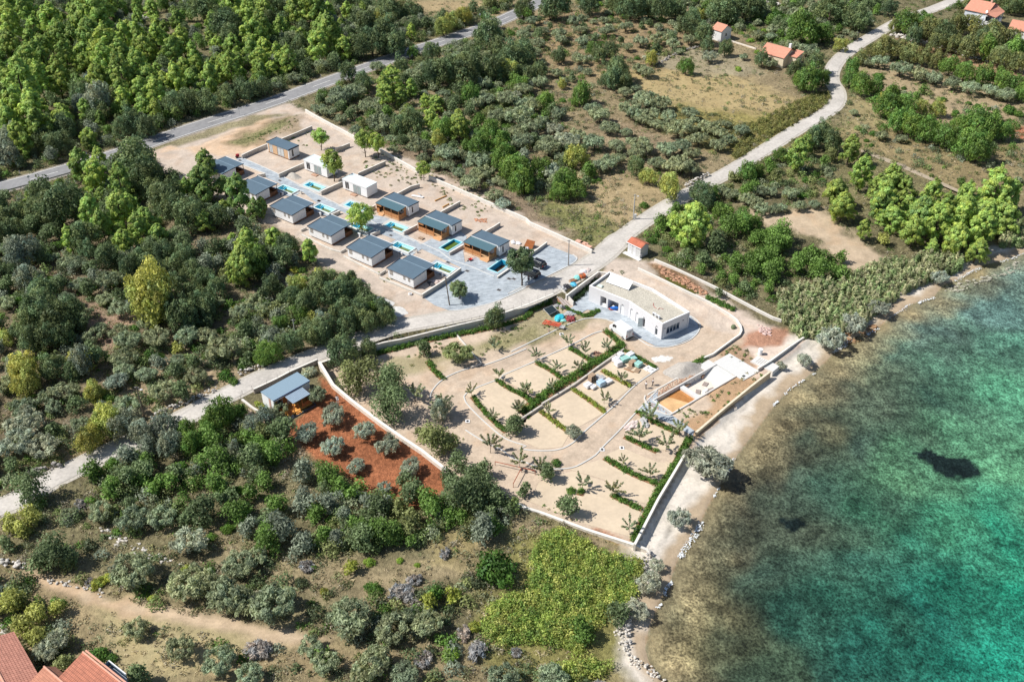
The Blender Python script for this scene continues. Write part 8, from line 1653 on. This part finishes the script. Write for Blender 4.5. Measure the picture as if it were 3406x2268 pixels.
tarp(q6(940, 820), 1.0, .6, .5, greyw, 'heap of grey broken blocks beside the stairs', 'rubble', 18, 'block_heap', .9); tarp(q6(1000, 790), .8, .7, .5, mat('dark_bags', (.06, .06, .07)), 'dark heap of timber beside the grey blocks', 'rubble', 19, 'timber_heap', .9)
crate(q6(1100, 700), woodp, 'wooden crate beside the light blue sheet', 1.6, .8, .5)
for k, (x, y, m_, lb) in enumerate(((1195, 145, 'brick', 'left pack of bricks by the boundary wall'), (1265, 170, 'brick', 'middle pack of bricks by the boundary wall'), (1320, 215, 'brick', 'red pack of bricks by the lane'))):
    w3 = at(q6(x, y)); t = thing('brick_stack', lb, 'bricks', tuple(w3), A37, 'packs of bricks by the boundary wall'); MB().box(-.9, .9, -.5, .5, .12, .8).obj('bricks', stripes('brick_pack', (.62, .36, .26) if k < 2 else (.42, .12, .08), (.72, .62, .52), 4, 'Z', .9, frac=.2), t); MB().box(-.9, .9, -.5, .5, 0, .11).obj('boards', woodp, t)
# rusty plate, pool plant boxes, debris on the plots
w3 = at(q6(455, 190)); t = thing('rusty_plate', 'large rusty brown sheet leaning behind the last timber-porch cabin', 'metal sheet', tuple(w3), A37+R(10)); b = MB(); b.add([(-1.2, -.8, .1), (1.0, -.8, .1), (1.1, .6, 1.5), (-.9, .6, 1.5), (-1.2, -.76, .05), (1.0, -.76, .05), (1.1, .64, 1.45), (-.9, .64, 1.45)], [(0, 1, 2, 3), (7, 6, 5, 4), (0, 4, 5, 1), (1, 5, 6, 2), (2, 6, 7, 3), (3, 7, 4, 0)]); b.obj('sheet', mat('rust', (.26, .09, .03), .9, .3, 3), t)
for x in (-.9, .9): MB().bar((x, .7, 0), (x, .62, 1.4), .05, n=5).obj('prop', woodp, t)
for k, (px, lb) in enumerate(((Q(1120, 740, K, 1860, 950)[0], 'white heat pump unit beside the fifth cabin pool'), (Q(1260, 860, 7.127, 1480, 410)[0], 'white heat pump unit beside the lowest cabin pool'), (Q(870, 580, K, 1690, 1190)[0], 'white heat pump unit beside the third cabin pool'), (Q(870, 580, K, 590, 600)[0], 'white heat pump unit beside the second cabin pool'), (Q(1120, 740, K, 650, 400)[0], 'white heat pump unit beside the fourth cabin'), (Q(1500, 740, K, 1620, 880)[0], 'white heat pump unit behind the last timber-porch cabin'))):
    w3 = at(px); t = thing('heat_pump', lb, 'heat pump', tuple(w3), A37, 'white heat pump units'); MB().box(-.45, .45, -.18, .18, .1, .8).obj('case', metal_w, t); g2_ = MB().cyl(0, 0, 0, .03, .26).obj('fan_grille', frame_g, t); g2_.rotation_euler = (R(90), 0, 0); g2_.location = (-.1, -.18, .45); MB().box(-.5, .5, -.3, .3, -.05, .099).obj('base', concrete, t)
for k, (px, lb) in enumerate(((Q(700, 500, K, 855, 300)[0], 'first drain cover of the paved drive from the top'), (Q(700, 500, K, 2010, 885)[0], 'second drain cover of the paved drive from the top'), (Q(870, 580, K, 1660, 780)[0], 'third drain cover of the paved drive from the top'), (Q(1000, 660, K, 530, 78)[0], 'drain cover beside the third cabin pool'), (Q(1120, 740, K, 1570, 385)[0], 'drain cover in the shade of the round pine'), (Q(1260, 860, 7.127, 1640, 95)[0], 'drain cover above the lowest cabin pool'), (Q(1260, 860, 7.127, 2095, 300)[0], 'drain cover beside the forecourt wall end'), (T('b1', 1670, 465), 'drain cover in the middle of the forecourt'), (T('b1', 1740, 388), 'drain cover near the empty pool'), (q6(220, 665), 'white-rimmed drain cover near the forked tree'))):
    w3 = un(px, 0); t = thing('drain_cover', lb, 'drain cover', (*w3, .05), A37, 'drain covers in the paving'); MB().box(-.5, .5, -.4, .4, .0, .03).obj('frame', greyw, t); MB().box(-.4, .4, -.3, .3, .031, .045).obj('grate', mat('dark_grate', (.06, .06, .065), .6), t)
for k, (px, lb) in enumerate(((T('b2', 345, 768), 'small drain cover by the kerb of the sandy road near the machine'), (T('b1', 1455, 1365), 'round manhole cover in the sandy bend'), (T('b2', 625, 1560), 'small dark drain cover on the seaward kerb'), (T('b2', 760, 1548), 'white plastic manhole ring on the sandy pitch'))):
    w3 = un(px, LOW); t = thing('manhole_cover', lb, 'manhole', (*w3, LOW+.05)); MB().box(-.4, .4, -.4, .4, 0, .05).obj('frame', dm, t); MB().cyl(0, 0, .051, .07, .25).obj('lid', tyre, t)
gm_ = mat('grey_heap', (.40, .37, .33), .95, .2, 3, bump=.4)
def heap(px, rx, ry, rz, m, label, seed=1, ang=0.0):
    w3 = at(px); n = 28; rings = 9; vs = [(0, 0, rz)]; fs = []; r = random.Random(seed)
    for i in range(1, rings+1):
        q_ = i/rings; zz_ = rz*(math.cos(q_*math.pi)*.5+.5)
        for j in range(n): a = 2*math.pi*j/n; w_ = 1+.12*math.sin(2*a+seed)+.07*math.sin(5*a)+r.uniform(-.03, .03); vs.append((rx*q_*w_*math.cos(a), ry*q_*w_*math.sin(a), zz_-(.08 if i == rings else 0)+r.uniform(-.03, .03)))
    for j in range(n): fs.append((0, 1+j, 1+(j+1) % n))
    for i in range(rings-1):
        for j in range(n): a = 1+i*n; fs.append((a+j, a+n+j, a+n+(j+1) % n, a+(j+1) % n))
    o = MB().add(vs, fs).obj('gravel_heap', m, smooth=True); o.location = tuple(w3); o.rotation_euler = (0, 0, ang); return tag(o, label, 'heap')
heap(T('b2', 1190, 1010), 4.2, 2.8, 1.3, gm_, 'grey gravel heap beside the concrete basin', 1, R(20)); heap(Q(870, 440, K, 930, 1280)[0], 2.3, 1.5, 1.0, gm_, 'grey gravel heap against the wall left of the first white box cabin', 2, R(-30))
heap(T('b1', 850, 550), 3.4, 2.2, .7, mat('white_gravel', (.62, .61, .58), .95, .15, 2, bump=.3), 'white gravel heap beside the dark bush at the edge of the bare ground', 3, R(-10)); heap(T('b1', 960, 610), 3.2, 1.8, .35, mat('white_gravel', (.62, .61, .58)), 'lower white gravel heap next to the lane', 5, R(-25))
heap(T('b2', 1035, 935), 2.4, 1.2, .08, mat('white_gravel', (.62, .61, .58)), 'thin white patch of spilled cement on the sandy yard', 6)
def scatter(poly, n, size, m, label, seed, name='rubble', z=0.0, kind='stuff'):
    g = random.Random(seed); b = MB(); x0, y0 = poly.min(0); x1, y1 = poly.max(0); k = 0
    while k < n:
        x, y = g.uniform(x0, x1), g.uniform(y0, y1)
        if not sdist(np.array([[x, y]]), poly)[1][0]: continue
        k += 1; s = size*g.uniform(.4, 1.3); b.lump(x, y, zat((x, y))+s*.2, s, s*.8, s*.6, g.randrange(9999), 1, .3)
    return tag(b.obj(name, m), label, None, kind=kind)
scatter(unl(TL('b2', 1000, 270, 1060, 330, 1200, 380, 1350, 470, 1330, 490, 1250, 470, 1100, 400, 1040, 360)), 190, .34, mat('orange_rock', (.42, .24, .15), .95, .35, 3), 'orange rocks of the pit beyond the yard', 1, 'pit_rocks')
st(sheet('pond', [un(p, -.0) for p in TL('b2', 1040, 370, 1080, 375, 1180, 425, 1270, 475, 1250, 495, 1170, 460, 1080, 410)], .12, water_mat('pond_water', (.10, .09, .015)), z=None), 'narrow strip of brown-green water in the rock pit')
scatter(unl(TL('b2', 1700, 660, 1790, 680, 1800, 730, 1720, 720)), 60, .3, mat('pink_rubble', (.55, .40, .36), .95, .3, 3), 'pinkish rubble on the red patch near the reeds', 2)
scatter(unl(TL('b3', 620, 690, 760, 640, 860, 620, 860, 660, 780, 720, 680, 760)), 70, .4, mat('brown_shore_rock', (.30, .18, .10), .95, .3, 3), 'brown rocks at the waterline below the reeds', 3, 'shore_rocks')
scatter(unl(TL('b3', 1300, 380, 1400, 350, 1500, 320, 1700, 270, 1857, 170, 1857, 240, 1600, 330, 1400, 400)), 90, .4, mat('pale_shore_rock', (.46, .38, .32), .95, .3, 3), 'pale rocks along the far shore', 4, 'shore_rocks')
scatter(unl(TL('c0', 640, 480, 780, 520, 1100, 700, 1300, 780, 1100, 760, 800, 640)), 60, .3, rocks_w, 'pale stones scattered under the silvery olives', 5, 'field_stones')
scatter(unl(WL(1150, 330, 1250, 390, 1180, 400, 1000, 330)), 0+30, .4, rocks_w, 'pale stones among the scrub', 6, 'field_stones')
scatter(unl(TL('c0', 0, 1170, 40, 1180, 60, 1300, 0, 1290)), 40, .25, rocks_w, 'pale stones beside the roof at the bottom left', 7, 'field_stones')
scatter(unl(TL('b1', 150, 1340, 230, 1330, 270, 1300, 230, 1380, 170, 1400)), 40, .25, rocks_w, 'white stones in front of the blue-roofed cabin steps', 8, 'field_stones')
scatter(unl(Q(1360, 660, K, 1900, 600, 2250, 600, 2265, 700, 1950, 700)), 60, .22, mat('broken_brick', (.48, .24, .14), .95, .3, 3), 'orange broken bricks behind the last timber-porch cabin', 9, 'broken_bricks')
for k, (px0, px1, m_, r_, lb) in enumerate(((Q(1230, 620, K, 1210, 290)[0], Q(1230, 620, K, 1540, 350)[0], 'w', .16, 'bundle of white pipes on the weedy plot'), (Q(1230, 620, K, 1890, 440)[0], Q(1230, 620, K, 2230, 290)[0], 'o', .14, 'orange beam lying on the weedy plot, upper one'), (Q(1360, 660, K, 980, 280)[0], Q(1360, 660, K, 1160, 180)[0], 'o', .14, 'orange beam lying against the pale wall, lower one'), (Q(1230, 620, K, 1400, 220)[0], Q(1230, 620, K, 1480, 280)[0], 'g', .15, 'grey beam on the weedy plot'))):
    a_, b_ = at(px0), at(px1); off = Vector((0, 0, .2)); m = MB(); m.bar(a_+off, b_+off, r_, n=6)
    if k == 0: m.bar(a_+off+Vector((.2, .25, 0)), b_+off+Vector((.2, .25, 0)), r_, n=6)
    tag(m.obj('beam', {'w': metal_w, 'o': mat('orange_beam', (.55, .28, .06), .6), 'g': greyw}[m_]), lb, 'beam')
# red slide, wheelbarrow-like red scoop, red object at the top
p_ = at(Q(1500, 740, K, 560, 1110)[0]); t = thing('wheelbarrow', 'red wheelbarrow lying on the paving before the last timber-porch cabin', 'wheelbarrow', tuple(p_), R(35)); rp = mat('red_paint', (.60, .06, .05), .5)
MB().add([(-.5, -.3, .5), (.4, -.35, .5), (.4, .35, .5), (-.5, .3, .5), (-.3, -.15, .2), (.2, -.18, .2), (.2, .18, .2), (-.3, .15, .2)], [(4, 5, 6, 7), (0, 4, 7, 3), (1, 2, 6, 5), (0, 1, 5, 4), (3, 7, 6, 2)]).obj('tray', rp, t)
for s in (-1, 1): MB().bar((-.3, s*.15, .3), (1.5, s*.28, .45), .03).obj('handle', rp, t); MB().bar((.4, s*.22, .35), (.5, s*.25, 0), .025).obj('leg', steel, t)
MB().bar((-.6, -.04, .18), (-.6, .04, .18), .18, n=12).obj('wheel', tyre, t)
p_ = at(Q(700, 500, K, 795, 220)[0]); t = thing('barrow_machine', 'small dark red machine beside the topmost cabin and the drive', 'machine', tuple(p_), R(30)); MB().box(-.4, .4, -.3, .3, .3, 1.0).obj('housing', mat('dark_red_paint', (.32, .02, .03), .5), t); MB().bar((-.3, -.35, .28), (-.3, .35, .28), .28, n=12).obj('wheel', tyre, t); MB().bar((.3, -.25, .8), (.9, -.25, 1.1), .03).obj('handle', steel, t); MB().bar((.3, .25, .8), (.9, .25, 1.1), .03).obj('handle', steel, t)
pallet(Q(1360, 660, K, 360, 1170)[0], A37, None, None, 'wooden pallet on the bare soil before the middle timber-porch cabin', n=2)
for k, (x, y, lb) in enumerate(((1800, 590, 'white bags behind the last timber-porch cabin, left heap'), (1950, 620, 'white tank unit behind the last timber-porch cabin'), (2170, 780, 'coiled white hoses near the rusty sheet'))): tarp(Q(1500, 740, K, x, y)[0], .7, .5, .35, wrap, lb, 'bag', 30+k, 'bags', .6)
for k, (x, y, lb) in enumerate(((1250, 620, 'dark rubbish beside the forecourt wall'), (1380, 560, 'pale broken boards beside the forecourt wall'))): tarp(Q(1260, 860, 7.127, x, y)[0], 1.2, .5, .3, mat('dark_bags', (.06, .06, .07)) if k == 0 else mat('pink_sacks', (.60, .50, .46)), lb, 'rubble', 40+k, 'rubble_heap', .9)
tarp(T('b1', 1080, 480), .8, .5, .1, mat('tan_board', (.55, .42, .30), .8), 'tan board lying behind the low wall of the lowest cabin', 'board', 44, 'board', .2)
t = thing('water_ring', 'round white concrete ring on the sand below the lowest cabin', 'concrete ring', tuple(at(T('b1', 1062, 495)))); MB().cyl(0, 0, 0, .35, .42, n=18).obj('ring', dm, t); MB().cyl(0, 0, .351, .37, .3, n=16).obj('opening', greyw, t)
tarp(T('b2', 595, 905), .9, .7, .3, mat('brown_twigs', (.30, .17, .12), .9, .3, 4), 'heap of brown dry twigs on the sand pitch near the hedge', 'brushwood', 50, 'brush_heap', 1.0)
tarp(T('b2', 830, 1395), 1.6, .8, .35, mat('pink_sacks', (.60, .50, .46)), 'heap of pinkish boards on the pitch edge above the big saplings', 'boards', 51, 'board_heap', .9); tarp(T('b2', 915, 1375), 1.4, .6, .4, greyw, 'grey heap of boards on the pitch edge', 'boards', 52, 'board_heap', .9)
tarp(T('b2', 1525, 725), .5, .5, .6, mat('green_drum', (.12, .15, .08), .6), 'dark green drum by the curved yard wall', 'drum', 53, 'drum', .15)
p_ = at(T('c2', -20, 85)); 
b = MB(); z_ = LOW+.9; c1_, c2_, c3_ = [Vector((*un(p, z_), z_)) for p in TL('c2', -110, 55, 165, 118, 70, 100)]; c4_ = Vector((*un(T('c2', 15, 205), z_), z_)); b.bar(c1_, c2_, .07, n=5); b.bar(c3_, c4_, .07, n=5)
for v in (c1_, c2_, c4_, c3_): b.bar(v, v-Vector((0, 0, .95)), .05, n=5)
tag(b.obj('rail_frame', mat('rust_red_rail', (.34, .08, .04), .7)), 'rust red rail frame at the lower left corner of the camping ground', 'rail')
# ------------------------------------------------------------------ foam and weed wrack along the shore
foam_m = mat('foam', (.74, .78, .80), .6, .12, 6)
def foam(px, wd, n, seed, label):
    g = random.Random(seed); n = int(n*.42); P = ribbon_pts([un(p, SEA) for p in px], .5); vs = []; fs = []
    for k in range(n):
        i = g.randrange(len(P)-1); d = (P[i+1]-P[i]).normalized(); nn = Vector((-d.y, d.x)); c = P[i]+d*g.uniform(0, .5)+nn*g.gauss(.12*math.sin(i*.7), wd*.3); a = g.uniform(.05, .2); w_ = a*g.uniform(.3, .7); m = len(vs); z = SEA+.015+k*.00002
        vs += [(*(c-d*a), z), (*(c-nn*w_), z), (*(c+d*a), z), (*(c+nn*w_), z)]; fs.append((m, m+1, m+2, m+3))
    tag(MB().add(vs, fs).obj('foam', foam_m), label, None, kind='stuff')
foam(TL('c2', 1160, 715, 1190, 650, 1230, 590, 1270, 540, 1300, 465), 1.1, 620, 1, 'white foam at the waterline below the lone tamarisk')
foam(TL('c2', 1400, 190, 1440, 150, 1480, 90, 1520, 30), 1.0, 520, 2, 'white foam in the shade of the largest tamarisk')
foam(TL('c2', 1050, 970, 1075, 920, 1105, 875), .5, 180, 3, 'thin foam line near the narrow beach'); foam(TL('c2', 1390, 300, 1430, 235), .35, 90, 4, 'thin foam line right of the pale beach'); foam(TL('c2', 1005, 1060, 1040, 1030), .4, 80, 14, 'thin foam line beside the lowest tamarisk')
foam(TL('b3', 130, 1258, 175, 1222), .5, 120, 5, 'foam streak below the tan sea wall'); foam(TL('b3', 215, 1180, 280, 1120, 350, 1082), .5, 160, 6, 'foam streak left of the beach steps'); foam(TL('b3', 400, 1045, 430, 1035), .3, 40, 7, 'small foam patch off the steps')
foam(TL('b3', 540, 890, 600, 860, 670, 800), .9, 320, 8, 'foam in front of the broad tamarisk'); foam(TL('b3', 780, 770, 860, 725), .7, 200, 9, 'foam below the brown rocks'); foam(TL('b3', 860, 690, 930, 650), .5, 140, 19, 'foam under the reeds'); foam(TL('b3', 960, 635, 1080, 555), .6, 240, 10, 'foam streak below the reed bed'); foam(TL('b3', 1130, 555, 1240, 512), .6, 240, 11, 'foam streak right of the reed bed')
foam(TL('b3', 1380, 405, 1470, 350, 1560, 312), .9, 420, 12, 'foam line along the far shore'); foam(TL('b3', 1700, 272, 1790, 240, 1857, 210), .7, 260, 13, 'foam at the far right shore')
st(sheet('dirt_track', [un(p, 0) for p in TL('a3', 735, 1028, 760, 1030, 1000, 1120, 1480, 1335, 1470, 1350, 980, 1140, 740, 1045)], .05, mat('track_soil', (.36, .30, .22), .95, .2, 2), z=0), 'narrow dry footpath across the field')
# mark saplings' grey stakes, bins etc. are too small to tell apart
